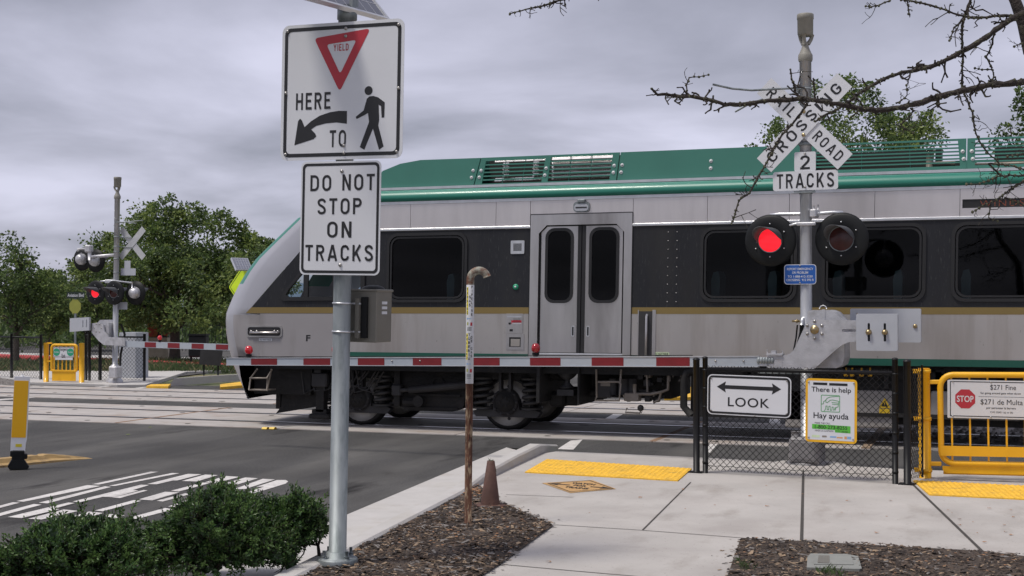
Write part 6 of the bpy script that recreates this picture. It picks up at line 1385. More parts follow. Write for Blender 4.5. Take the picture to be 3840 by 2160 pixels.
# mechanism, plates, arm
zg = lambda x, y: (xof(x, 0, 735), zf(0, y)[1])
mb = MB(); mb.plate([zg(*p) for p in ((632, 985), (650, 967), (700, 965), (720, 985), (722, 1118), (690, 1122), (650, 1090), (630, 1060))], -.1, .18)
mb.build('gate_mechanism', 'cast_alu', fsig)
mb = MB(); mb.plate([zg(*p) for p in ((600, 990), (640, 985), (690, 1000), (700, 1040), (730, 1075), (862, 1078), (865, 1128), (700, 1128), (655, 1100), (600, 1048))], .2, .25); fa_ = mb.build('counterweight_arm', 'cast_alu', fsig)
c_ = zg(650, 1018)
for k in range(6): a = R(60*k); mb = MB(); mb.dome((c_[0]+.11*cos(a), .25, c_[1]+.11*sin(a)), .022, (0, 1, 0), 8); mb.build('hub_bolt', 'bolt', fa_)
mb = MB(); a, b = zg(440, 960), zg(597, 1040); mb.plate([(a[0], a[1]), (b[0], a[1]+.04), (b[0], b[1]+.02), (a[0], b[1]-.03)], .27, .33, [[(p[0], p[1]) for p in (zg(544, 970), zg(550, 970), zg(550, 1015), zg(544, 1015))], [(p[0], p[1]) for p in (zg(573, 965), zg(579, 965), zg(579, 1015), zg(573, 1015))]]); mb.build('counterweight', 'grey_plate', fsig)
s0f, s1f = xof(800, 0, 735), xof(1580, 0, 735); zA = zf(0, 1117)[1]
def fpx(px): return -(px-429)*kf*1.12
mb = MB(); zz = zA
mb.box(fpx(470), fpx(1010), .17, .2, zz-.075, zz+.075); fga = mb.build('gate_arm', 'white_tape', fsig)
for p0_, p1_ in ((576, 622), (670, 718), (766, 814), (862, 910), (958, 1000)): mb = MB(); mb.box(fpx(p0_), fpx(p1_), .168, .204, zz-.06, zz+.06); mb.build('red_stripe', 'red_tape', fga)
arm_lamp(fga, fpx(636), .185, zz+.07, True)
mb = MB()
for k in range(4): mb.ball((fpx(446+k*9), .19, zz), .05, 8, 5)
mb.build('shear_pin_springs', 'galv', fga)
mb = MB(); mb.lathe([(.07, .45), (.12, .4), (.16, .1), (.2, .05), (.2, 0)], n=20); mb.box(-.30, -.05, .05, .3, .12, .42, bev=.03); mb.build('mast_base', 'cast_alu', fsig)
mb = MB(); mb.tube([(-.25, .1, .42), (-.28, .12, .7), (-.40, .12, 1.2), (-.30, .14, 1.45)], .028, 8); mb.build('conduit_hose', 'lamp_black', fsig)
# far fences
def far_fence(name, label, posts, h, z, px_top=None, pitch=.11, r=.004, cat='fence'):
    P = [Vector(p) for p in posts]; t_ = thing(name, label, cat, (P[0].x, P[0].y, z), world=True)
    for p in P:
        mb = MB(); mb.cyl((p.x, p.y, z), (p.x, p.y, z+h+.06), .038, n=10); mb.build('post', 'black_metal', t_)
    mb = MB()
    for p, q in zip(P, P[1:]): mb.tube([(p.x, p.y, z+h-.02), (q.x, q.y, z+h-.02)], .022, 8)
    mb.build('top_rail', 'black_metal', t_)
    mb = MB()
    for p, q in zip(P, P[1:]):
        d = q-p; L_ = d.length; m2 = MB(); chain(m2, .03, L_-.03, .04, h, 0, pitch, r); u = d.normalized(); nn_ = Vector((-u.y, u.x)); b = len(mb.v)
        mb.v += [(p.x+u.x*v[0]+nn_.x*v[1], p.y+u.y*v[0]+nn_.y*v[1], z+v[2]) for v in m2.v]
        for f_ in m2.f: mb.face([b+i for i in f_])
    mb.build('wire_mesh', 'black_metal', t_)
far_fence('chain_link_fence', 'long black chain link fence across the tracks left of the far yellow gate', [G(-120, 1418), G(43, 1424), G(153, 1430)], 1.12, .03)
far_fence('chain_link_fence', 'black chain link fence bay between the far yellow gate and the far signal', [G(322, 1433), G(335, 1435), G(374, 1432)], 1.2, .03)
far_fence('chain_link_fence', 'last black chain link bay right of the far signal mast', [G(376, 1433), G(541, 1436)], 1.15, .03, pitch=.10)
# white slats woven in the fence behind the far mast
sl0 = Vector(G(436, 1425)); sl1 = Vector(G(512, 1425))
mb = MB(); u = (sl1-sl0); 
for k in range(9):
    a = sl0+u*k/9+Vector((0, .12)); b = sl0+u*(k+.8)/9+Vector((0, .12)); mb.box(a.x, b.x, a.y, a.y+.01, .1, 1.22)
mb.box(sl0.x, sl1.x, sl0.y+.13, sl0.y+.7, .0, 1.25)
solo(mb, 'relay_cabinet', 'grey_plate', 'pale grey cabinet standing behind the fence next to the far signal mast', 'cabinet', (sl0.x, sl0.y, 0))
# far yellow gate
gp0, gp1 = Vector(G(173, 1432, Z1)), Vector(G(306, 1434, Z1)); ga_ = math.atan2((gp1-gp0).y, (gp1-gp0).x); gl_ = (gp1-gp0).length; kg = Vector((gp0.x, gp0.y, 0)).dot(FW)/5000
fg = thing('swing_gate', 'far yellow pedestrian swing gate beyond the tracks at left', 'gate', (gp0.x, gp0.y, Z1), ga_)
ph2 = (1432-1286)*kg
for x in (0, gl_): mb = MB(); mb.cyl((x, 0, 0), (x, 0, ph2), .065, n=16); mb.build('gate_post', 'yellow_paint', fg)
a0_, a1_ = .17, gl_-.12; zt2 = (1432-1293)*kg; zb2_ = .27; pth = []
for cxx, czz, aa in ((a1_-.08, zt2-.08, 0), (a0_+.08, zt2-.08, 90), (a0_+.08, zb2_+.08, 180), (a1_-.08, zb2_+.08, 270)):
    for k in range(5): a = R(aa+22.5*k); pth.append((cxx+.08*cos(a), -.02, czz+.08*sin(a)))
pth += pth[:2]; mb = MB(); mb.tube(pth, .035, 10, False); fgf = mb.build('gate_frame', 'yellow_paint', fg)
for k in range(6): mb = MB(); x = a0_+(a1_-a0_)*(k+.6)/6.2; mb.box(x-.012, x+.012, -.03, -.01, .27, zt2); mb.build('bar', 'yellow_paint', fgf)
mb = MB(); mb.box(a0_+.02, a1_-.02, -.04, -.03, .03, .27); mb.box(a0_-.02, a1_+.02, -.06, -.05, .27, .30); mb.build('kick_plate', 'yellow_paint', fgf)
mb = MB(); mb.box(.05, a0_, -.04, .0, .5, .54); mb.box(.05, a0_, -.04, .0, .95, .99); mb.build('hinge', 'yellow_paint', fg)
eo = gp0+(gp1-gp0).normalized()*((a0_+a1_)/2)+Vector((sin(ga_), -cos(ga_)))*.06
ez = Z1+(1432-1320)*kg
ee = thing('emergency_exit_sign', 'small white sign with two green discs reading Emergency Exit on the far gate', 'sign', (eo.x, eo.y, ez), ga_)
ew, eh = 146*.5797*kg, 66*.5797*kg
mb = MB(); mb.plate(rrect(0, 0, ew, eh, .02), 0, .005); mb.plate([(-ew*.42, -eh*.75), (ew*.45, -eh*.75), (ew*.45, -eh*.51), (-ew*.42, -eh*.51)], .002, .006); mb.build('sign_panel', 'sign_white', ee)
mb = MB(); mb.plate(rrect(0, 0, ew-.02, eh-.02, .015), -.0015, None, [rrect(0, 0, ew-.035, eh-.035, .012)]); mb.text('Emergency', 0, .06, ew*.44, .105, -.0015); mb.text('Exit', 0, -.09, ew*.18, .1, -.0015); mb.build('lettering', 'sign_black', ee)
for sx in (-1, 1):
    mb = MB(); mb.plate(circ(sx*ew*.34, 0, .095, 18), -.002); dk = mb.build('push_disc', 'sign_green', ee); mb = MB(); mb.text('PUSH', sx*ew*.34, 0, .13, .035, -.0035); mb.build('lettering', 'sign_white', dk)
# street name and stop sign post
sp_ = at(283, 41, 0); k2 = 41/5000
stp = thing('street_sign_post', 'grey post with a dark Aviation Blvd name board above the back of a stop sign', 'street sign', (sp_[0], sp_[1], 0), YAW+R(3))
def gz_(py): return CAMZ+(1150-py)*k2
mb = MB(); mb.box(-.03, .03, -.03, .03, 0, gz_(1118)); mb.build('post', 'galv', stp)
mb = MB(); mb.plate(rrect(.02, gz_(1107), 66*k2, 25*k2, .02), -.05, -.045); sb_ = mb.build('street_name_board', 'street_green', stp); mb = MB(); mb.text('Aviation Blvd', .02, gz_(1107), 60*k2, 13*k2, -.0525, bold=.02); mb.build('lettering', 'sign_white', sb_)
mb = MB(); oz = gz_(1149); mb.plate([(.0+.215/cos(pi/8)*cos(pi/8+k*pi/4)*.8, oz+.215/cos(pi/8)*sin(pi/8+k*pi/4)) for k in range(8)], -.04, -.035); mb.build('stop_sign_back', 'olive', stp)
# pedestrian beacon sign beyond the nose
bp_ = at(925, 33, 0); k3 = 33/5000
bcn = thing('crossing_beacon_post', 'fluorescent yellow green diamond sign under a tilted solar panel behind the train nose', 'sign post', (bp_[0], bp_[1], 0), YAW-R(38))
def hz_(py): return CAMZ+(1150-py)*k3
mb = MB(); mb.cyl((0, 0, 0), (0, 0, hz_(1005)), .05, n=12); mb.build('pole', 'galv', bcn)
mb = MB(); hd = .60; dz_ = hz_(1076); di = [(-hd, 0), (0, hd), (hd, 0), (0, -hd)]; mb.plate([(x, z+dz_) for x, z in rtri(di, .07)], -.07, -.065); dmb = mb.build('diamond_sign', 'fluo', bcn)
mb = MB(); mb.plate([(x*.92, z*.92+dz_) for x, z in rtri(di, .06)], -.0665-.005, None, [[(x*.88, z*.88+dz_) for x, z in rtri(di, .05)]]); mb.build('border', 'sign_black', dmb)
# panel: four corners surveyed on the photo at its depth
def at3(px, py, dep): d = ray(px, py); t_ = dep; return Vector((0, 0, CAMZ))+d*t_
cor = [at3(866, 966, 32.7), at3(929, 968, 33.2), at3(946, 1010, 32.5), at3(885, 1011, 32.0)]
pan = MB(); inv = Matrix.Rotation(-(YAW-R(38)), 3, 'Z'); o3 = Vector((bp_[0], bp_[1], 0))
cl = [inv @ (c-o3) for c in cor]; nrm = (cl[1]-cl[0]).cross(cl[3]-cl[0]).normalized(); nrm = nrm if nrm.z > 0 else -nrm; cm_ = sum(cl, Vector())/4
def pq(pts, off, th): 
    b = pan.add([p+nrm*off for p in pts]+[p+nrm*(off-th) for p in pts]); pan.face((b, b+1, b+2, b+3)); pan.face((b+7, b+6, b+5, b+4))
    for k in range(4): pan.face((b+k, b+(k+1) % 4, b+4+(k+1) % 4, b+4+k))
pan.mi = 0; pq(cl, 0, .04); pan.mi = 1; ins = [cm_+(c-cm_)*.92 for c in cl]; pq(ins, .004, .003); pan.mi = 2
for i in range(1, 6):
    a, b = ins[0].lerp(ins[1], i/6), ins[3].lerp(ins[2], i/6); w3 = (ins[1]-ins[0])*.008; pq([a-w3, a+w3, b+w3, b-w3], .006, .001)
for i in range(1, 4):
    a, b = ins[0].lerp(ins[3], i/4), ins[1].lerp(ins[2], i/4); w3 = (ins[3]-ins[0])*.01; pq([a-w3, a+w3, b+w3, b-w3], .0075, .001)
pan.build('solar_panel', ['aluminium', 'solar', 'solar_line'], bcn)
# painted column, bin, leaning board
def place(px, dep): p = at(px, dep, 0); return p
pc = place(607, 47); kc2 = 47/5000
col = thing('mosaic_column', 'colourful orange and teal painted column on a stone plinth behind the big tree', 'sculpture', (pc[0], pc[1], 0), YAW)
mb = MB(); w1c = 140*.5797*kc2/2; mb.plate([(-w1c, 0), (-w1c*.78, .85), (w1c*.82, .85), (w1c, 0)], -.5, .5); mb.build('plinth', 'stone', col)
for nm, c_, zr in (('orange_tiles', 'orange_mosaic', (.9, 1.65)), ('red_tiles', 'red_mosaic', (1.0, 1.4)), ('teal_tiles', 'teal_mosaic', (1.7, 2.35))):
    mb = MB()
    for k in range(16):
        x = random.choice((-1, 1))*random.uniform(.12, .32); z = random.uniform(*zr); mb.plate([(x+.13*random.uniform(.5, 1.2)*cos(a), z+.17*random.uniform(.5, 1.2)*sin(a)) for a in (0, 1.2, 2.5, 3.6, 5)], -.32-random.uniform(0, .02), .3)
    o = mb.build(nm, c_, col)
mb = MB(); mb.box(-.32, .32, -.29, .29, .85, 2.4); mb.build('column_core', 'gasket', col)
pb = place(746, 42); kb_ = 42/5000
bn_ = thing('black_cabinet', 'black box on legs standing on the verge behind the far gate arm', 'cabinet', (pb[0], pb[1], 0), YAW)
mb = MB(); mb.box(-.27, .27, -.25, .25, .35, 1.02, bev=.03); mb.build('box_body', 'lamp_black', bn_)
for sx in (-1, 1): mb = MB(); mb.box(sx*.24-.03, sx*.24+.03, -.03, .03, -.05, .35); mb.build('leg', 'lamp_black', bn_)
mb = MB(); mb.box(-.29, .29, -.27, .27, 1.02, 1.07); mb.build('box_lid', 'lamp_black', bn_)
pb2 = place(792, 38); k4 = 38/5000
bo = thing('tilted_board', 'dark grey board leaning on short legs beside the black box', 'board', (pb2[0], pb2[1], 0), YAW+R(4), lean=R(2))
mb = MB(); mb.plate([(-.33, .28), (-.30, .76), (.33, .76), (.27, .26)], -.1, -.07); mb.build('board_panel', 'under_grey', bo)
for x in (-.2, .2): mb = MB(); mb.cyl((x, 0, -.05), (x, -.06, .35), .025, n=8); mb.build('leg', 'lamp_black', bo)
# distant low buildings and iron fence
def building(px0, px1, dep, h, label, m1='beige_wall'):
    a, b = at(px0, dep), at(px1, dep); t_ = thing('low_building', label, 'building', (a[0], a[1], 0), YAW); L_ = (px1-px0)/5000*dep
    mb = MB(); mb.box(0, L_, 0, 10, -.1, h); wl = mb.build('wall', m1, t_)
    mb = MB(); mb.plate([(-.4, h), (L_+.4, h), (L_-.6, h+1.0), (.6, h+1.0)], -.5, 10.5); mb.build('roof', 'roof_brown', t_)
    for k in range(int(L_/3)): mb = MB(); mb.box(.8+k*3, 2.0+k*3, -.02, .0, .9, 1.9); mb.build('window', 'gasket', t_)
building(60, 420, 95, 2.7, 'long beige low building far behind the left trees')
building(690, 860, 90, 2.4, 'short cream building far behind the big tree by the train nose', 'stone')
P0, P1 = Vector(at(560, 58)[:2]), Vector(at(1000, 58)[:2])
ifn = thing('iron_fence', 'thin dark iron picket fence far behind the verge', 'fence', (P0.x, P0.y, 0), math.atan2((P1-P0).y, (P1-P0).x)); L_ = (P1-P0).length
mb = MB(); x = 0
while x < L_: mb.box(x-.012, x+.012, -.012, .012, 0, 1.25); x += .16
mb.build('pickets', 'black_metal', ifn); mb = MB(); mb.box(0, L_, -.02, .02, 1.1, 1.14); mb.box(0, L_, -.02, .02, .12, .16); mb.build('rails', 'black_metal', ifn)
# ================================================================== TREES
def limb(mb, p, d, L_, r, depth, tips, spread=.55, up=.12, seg=4, taper=.62):
    pts = [p.copy()]; rs = [r]; q = p.copy(); dd = d.normalized()
    for k in range(seg):
        dd = (dd+Vector((random.gauss(0, .10), random.gauss(0, .10), random.gauss(0, .07)+up*.3))).normalized(); q = q+dd*L_/seg; pts.append(q.copy()); rs.append(r*(1-(1-taper)*(k+1)/seg))
    mb.tube(pts, rs, 7 if r > .03 else 5, False)
    if depth == 0: tips.append((q, dd)); tips.append((pts[seg//2], dd)); return
    for k in range(random.choice((2, 3, 3))):
        a = random.uniform(0, 2*pi); u, v_ = basis(dd); nd = (dd+(u*cos(a)+v_*sin(a))*random.uniform(.5, 1.1)*spread*1.4+Vector((0, 0, up))).normalized(); limb(mb, q, nd, L_*random.uniform(.62, .85), rs[-1]*.8, depth-1, tips, spread, up, seg, taper)
    if random.random() < .7:
        a = random.uniform(0, 2*pi); u, v_ = basis(dd); nd = (dd*.5+(u*cos(a)+v_*sin(a))).normalized(); limb(mb, pts[seg//2], nd, L_*.55, r*.45, max(0, depth-2), tips, spread, up, seg, taper)
def tree(px, dep, label, top_px, crown_px, base_frac=.28, leaves=6000, lsize=.13, trunk_r=.13, depth=4, group=None, cx_off=0., shape=None, mats=('leaf_dark', 'leaf_mid', 'leaf_light'), wts=(50, 38, 12), z=-.03, name='leafy_tree', dens=1., limbs=4, prof=None, bottom=1190):
    """crown: clumps of leaves filling an uneven crown with gaps; top_px = photo row of the top, crown_px = half width"""
    p = at(px, dep); t_ = thing(name, label, 'tree', (p[0], p[1], z), group=group); k = dep/5000; H_ = CAMZ-z+(1150-top_px)*k; Wd = crown_px*k
    st = random.getstate(); random.seed(hash(label) % 10007 if False else sum(map(ord, label)))
    mb = MB(); tips = []; th = H_*base_frac
    mb.tube([(0, 0, -.1), (.02, 0, th*.5), (.0, .02, th)], [trunk_r*1.25, trunk_r, trunk_r*.9], 12, False)
    for q in range(limbs):
        a = q*2*pi/limbs+random.uniform(-.4, .4); limb(mb, Vector((0, 0, th*random.uniform(.85, 1))), Vector((cos(a)*.75, sin(a)*.75, random.uniform(.6, 1.2))), (H_-th)*.30, trunk_r*.6, 2, tips, .6)
    limb(mb, Vector((0, 0, th)), Vector((0, 0, 1)), (H_-th)*.34, trunk_r*.7, 2, tips, .5)
    mb.build('trunk', 'bark', t_)
    cr = MB(); hz = (H_-th*.82)/2; cz_ = th*.82+hz
    clumps = []
    n_cl = int(70*dens)
    if prof:
        xs_ = [q[0] for q in prof]; tries = 0
        while len(clumps) < n_cl:
            xx = random.uniform(xs_[0], xs_[-1]); yt_ = interp(prof, xx); em = min(1, (xx-xs_[0])/110, (xs_[-1]-xx)/110); bot = bottom-90*(1-em)+30*sin(xx*.03)
            if bot-yt_ < 30: continue
            f_ = random.uniform(0, 1)**.85; yy = yt_+22+(bot-yt_-22)*f_; dpt = random.gauss(0, .42)*Wd*min(1, .35+f_)
            clumps.append((Vector(((xx-px)*k, dpt, CAMZ-z+(1150-yy)*k)), random.uniform(.20, .42)))
        for xx, yt_ in prof[1:-1]:
            for j in range(3): clumps.append((Vector(((xx-px)*k+random.gauss(0, .08), random.gauss(0, .3), CAMZ-z+(1150-yt_-12-j*26)*k)), .13+.06*j))
    while len(clumps) < n_cl:
        v_ = Vector((random.gauss(0, 1), random.gauss(0, 1), random.gauss(0, 1))).normalized()*random.uniform(.25, 1)**.55
        zf_ = v_.z
        wide = 1.0-.35*max(0, zf_)**1.5-.25*max(0, -zf_-.4)
        clumps.append((Vector((cx_off*Wd+v_.x*Wd*wide*.93, v_.y*Wd*wide*.8, cz_+v_.z*hz*.93)), random.uniform(.14, .27)*Wd**.5*1.15))
    for q, d in tips:
        if q.z > th and abs(q.x) < Wd and q.z < H_: clumps.append((q, random.uniform(.12, .2)*Wd**.5*1.15))
    for k_ in range(0 if prof else int(9*dens)):                # leader shoots standing out of the crown
        a = random.uniform(0, 2*pi); r_ = random.uniform(.1, .75); base = Vector((cx_off*Wd+cos(a)*r_*Wd*.9, sin(a)*r_*Wd*.7, cz_+hz*math.sqrt(max(0, 1-r_*r_))*.8))
        for j in range(4): clumps.append((base+Vector((random.gauss(0, .05), 0, .12*j*hz*.6)), .16*(1-.18*j)*Wd**.5))
    per = max(8, leaves//len(clumps))
    for c, r in clumps:
        mi_b = random.choices((0, 1, 2), wts)[0]
        nl = int(per*random.uniform(.6, 1.4))
        for j in range(nl):
            v_ = Vector((random.gauss(0, .55), random.gauss(0, .55), random.gauss(0, .42)))*r; cr.mi = mi_b if random.random() < .6 else random.choices((0, 1, 2), wts)[0]
            d = (v_.normalized()+Vector((random.gauss(0, .5), random.gauss(0, .5), random.gauss(-.1, .5))))
            cr.leaf(c+v_, d, lsize*random.uniform(.6, 1.25), .62)
    cr.build('crown', list(mats), t_); random.setstate(st); return t_
tree(655, 45, 'large dense green tree with several trunks standing beside the far gate arm', 735, 340, .22, 44000, .125, .17, dens=3.8, limbs=6, wts=(32, 42, 26), bottom=1225, prof=[(292, 925), (330, 880), (380, 868), (440, 850), (490, 800), (508, 758), (540, 735), (590, 778), (630, 775), (667, 733), (700, 785), (750, 785), (794, 765), (830, 795), (872, 790), (905, 830), (935, 838), (965, 880), (1000, 885), (1040, 930)])
tree(60, 44, 'tall loose tree with thin leaning trunk at the far left edge', 868, 150, .26, 6500, .125, .10, dens=1.25, bottom=1260, prof=[(-60, 900), (-20, 870), (8, 868), (30, 925), (62, 930), (80, 1010), (130, 1060), (150, 1040), (185, 1035), (215, 1080)])
tree(180, 52, 'small low tree behind the far yellow gate', 1020, 130, .22, 8000, .13, .09, dens=1.1, wts=(32, 42, 26))
tree(330, 58, 'rounded green tree behind the far signal mast', 975, 165, .18, 10000, .15, .12, dens=1.3, wts=(32, 42, 26))
tree(985, 60, 'bushy green tree partly hidden by the train nose', 905, 150, .25, 7000, .17, .13, dens=1.1)
tree(-130, 60, 'dark tree at the extreme left edge behind the loose tree', 1010, 160, .2, 5000, .16, .12, dens=.9)
tree(790, 75, 'distant tree filling the gap beneath the big crown', 1060, 150, .2, 5000, .2, .12, dens=.9)
tree(480, 82, 'distant dark tree between the far mast and the big tree', 1060, 170, .15, 5000, .22, .14, dens=.9, wts=(70, 28, 2))
tree(110, 85, 'distant hedge like tree low behind the left fence', 1085, 190, .12, 5000, .22, .14, dens=.9, wts=(70, 28, 2))
tree(3130, 42, 'leafy tree rising over the train roof behind the crossbuck', 287, 300, .30, 15000, .12, .18, dens=1.7, wts=(36, 42, 22), bottom=640, prof=[(2880, 500), (2895, 425), (2930, 445), (2975, 470), (3035, 420), (3055, 292), (3100, 310), (3165, 287), (3215, 292), (3255, 306), (3285, 350), (3300, 420), (3345, 425), (3390, 440), (3440, 470), (3475, 447), (3500, 500)])
tree(2830, 46, 'lower tree whose top just clears the train roof left of the crossbuck', 545, 75, .5, 1500, .14, .12, dens=.5)
tree(3400, 44, 'small leafy tree top over the radiator grille of the train', 470, 120, .5, 3500, .14, .12, dens=.6)
tree(3905, 40, 'leafy tree over the train roof at the right edge', 320, 210, .35, 7000, .14, .16, dens=1.0)
mb = MB()
for k in range(5200):
    px = random.uniform(-200, 1050); dep = random.uniform(62, 95); p = at(px, dep); mb.mi = random.choices((0, 1, 2), (60, 35, 5))[0]; hh_ = random.uniform(.0, .75)*(1+.5*sin(px*.02))
    mb.leaf((p[0], p[1], hh_), (random.gauss(0, 1), random.gauss(0, 1), random.gauss(.3, 1)), .45, .7)
struct(mb.build('far_shrubbery', ['leaf_dark', 'leaf_mid', 'leaf_light']), 'stuff')
# ================================================================== SHRUBS (foreground)
def shrub(cx_px, dep, top_px, half_px, label, n_ros, bulge=1., zc=ZW, mi_w=(22, 46, 32), lobes=(), prof=None, low=None):
    p = at(cx_px, dep); k = dep/5000; H_ = CAMZ-zc+(1150-top_px)*k; Wd = half_px*k; t_ = thing('shrub', label, 'shrub', (p[0], p[1], zc), YAW, 'clipped shrubs by the road'); mb = MB(); tw = MB()
    L_ = [(Vector((0, 0, H_*.46)), Vector((Wd, Wd*.8, H_*.54)))]+[(Vector((a*Wd, b*Wd, c*H_)), Vector((r*Wd, r*Wd, r*H_*.6))) for a, b, c, r in lobes]
    for i in range(n_ros):
        c, e_ = random.choice(L_) if random.random() < .45 else L_[0]
        v_ = Vector((random.gauss(0, 1), random.gauss(0, 1), random.gauss(.25, 1))).normalized(); rad = random.choices((random.uniform(.93, 1.06), random.uniform(.55, .95)), (64, 36))[0]
        q = c+Vector((v_.x*e_.x, v_.y*e_.y, v_.z*e_.z))*rad*(1+.10*sin(v_.x*5+v_.z*7)+.08*sin(v_.y*9-v_.z*4))
        if q.z < .03: continue
        if prof:
            X_ = cx_px+q.x/k
            if X_ < prof[0][0] or X_ > prof[-1][0]: continue
            zt3 = CAMZ-zc+(1150-interp(prof, X_)-random.uniform(38, 62))*k
            if q.z > zt3: q.z = zt3-abs(random.gauss(0, .05))
            if low and q.z < CAMZ-zc+(1150-interp(low, X_))*k: continue
        d = (v_+Vector((0, 0, .55))+Vector((random.gauss(0, .35), random.gauss(0, .35), random.gauss(0, .3)))).normalized(); u, w_ = basis(d); st_ = random.uniform(.035, .085)+(random.uniform(.05, .14) if random.random() < .05 else 0); mi_ = random.choices((0, 1, 2), mi_w)[0]; sz = random.uniform(.028, .046)
        tw.tube([q-d*.06, q+d*st_], .0018, 3, False)
        nlf = 9+int(max(0, st_-.085)*110)
        for j in range(nlf):
            f_ = j/nlf; a = j*2.4+random.uniform(-.3, .3); mb.mi = min(2, mi_+(1 if j > 6 and random.random() < .5 else 0)); ld = (u*cos(a)+w_*sin(a))*(1.05-.5*f_)+d*(.35+.6*f_); mb.leaf(q+d*st_*f_, ld, sz*(1.1-.3*f_), .48, .12)
    mb.build('foliage', ['shrub_dark', 'shrub_mid', 'shrub_light'], t_)
    for k_ in range(14):
        a = random.uniform(0, 2*pi); tw.tube([(0, 0, 0), (cos(a)*Wd*.3, sin(a)*Wd*.3, H_*.3), (cos(a)*Wd*.65, sin(a)*Wd*.6, H_*.65)], [.012, .009, .004], 5)
    tw.build('stems', 'twig', t_)
    if True:
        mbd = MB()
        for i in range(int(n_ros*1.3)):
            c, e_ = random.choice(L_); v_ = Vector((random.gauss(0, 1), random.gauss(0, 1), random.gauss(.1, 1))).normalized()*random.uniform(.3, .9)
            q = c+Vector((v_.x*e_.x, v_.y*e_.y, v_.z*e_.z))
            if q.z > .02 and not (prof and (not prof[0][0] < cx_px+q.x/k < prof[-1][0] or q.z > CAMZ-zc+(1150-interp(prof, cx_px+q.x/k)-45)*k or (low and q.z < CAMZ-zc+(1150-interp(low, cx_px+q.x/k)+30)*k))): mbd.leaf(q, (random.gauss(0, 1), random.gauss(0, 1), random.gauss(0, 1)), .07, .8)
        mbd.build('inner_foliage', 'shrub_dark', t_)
    return t_
shrub(240, 8.9, 1925, 335, 'low spreading green shrub in the bottom left corner', 3600, lobes=((-.6, -.2, .35, .5), (.5, -.1, .5, .5), (.1, -.3, .7, .45), (-.2, 0, .8, .4), (.42, 0, .8, .4)), prof=[(-90, 2080), (0, 2045), (60, 2035), (110, 2005), (140, 1985), (160, 1945), (230, 1938), (300, 1955), (330, 1930), (350, 1965), (410, 1950), (440, 1932), (480, 1965), (520, 1975), (560, 2030), (600, 2080)])
shrub(815, 9.2, 1800, 265, 'tallest middle shrub with a pointed top at the bottom left', 4000, lobes=((-.5, -.1, .36, .5), (.55, 0, .42, .5), (.0, 0, .95, .26), (.05, 0, .75, .42), (.35, 0, .7, .36)), prof=[(540, 2060), (570, 1990), (600, 1945), (640, 1925), (680, 1915), (715, 1850), (760, 1840), (800, 1820), (820, 1795), (835, 1830), (880, 1845), (930, 1850), (965, 1880), (1010, 1940), (1060, 1985), (1090, 2050)])
s3_ = shrub(1085, 9.5, 1842, 130, 'small shrub with bare crooked stems beside the sign post base', 1300, lobes=((.2, 0, .75, .5), (-.3, 0, .7, .5)), prof=[(965, 1900), (1000, 1862), (1030, 1840), (1060, 1868), (1085, 1845), (1115, 1830), (1140, 1850), (1170, 1868), (1195, 1880), (1205, 1915), (1215, 1960)], low=[(960, 2120), (1040, 2150), (1100, 2060), (1215, 2000)])
k5 = 9.5/5000; mb = MB()
def sp3(px, py, y=0.): return ((px-1085)*k5, y, CAMZ-ZW+(1150-py)*k5)
for pts, rs in (([(1190, 2185), (1178, 2140), (1180, 2100), (1200, 2085), (1196, 2040), (1205, 2015), (1212, 1985)], [.022, .02, .018, .015, .011, .008, .005]), ([(1205, 2015), (1190, 1980), (1175, 1955)], [.007, .005, .003]), ([(1196, 2040), (1150, 2035), (1120, 2050)], [.008, .006, .004]), ([(1150, 2035), (1140, 2075), (1110, 2110), (1090, 2150)], [.006, .005, .004, .003]), ([(1196, 2040), (1160, 2000), (1130, 1960)], [.006, .005, .003])):
    mb.tube([sp3(*p, random.uniform(-.02, .02)) for p in pts], rs, 7)
mb.build('bare_stem', 'bark_dark', s3_)
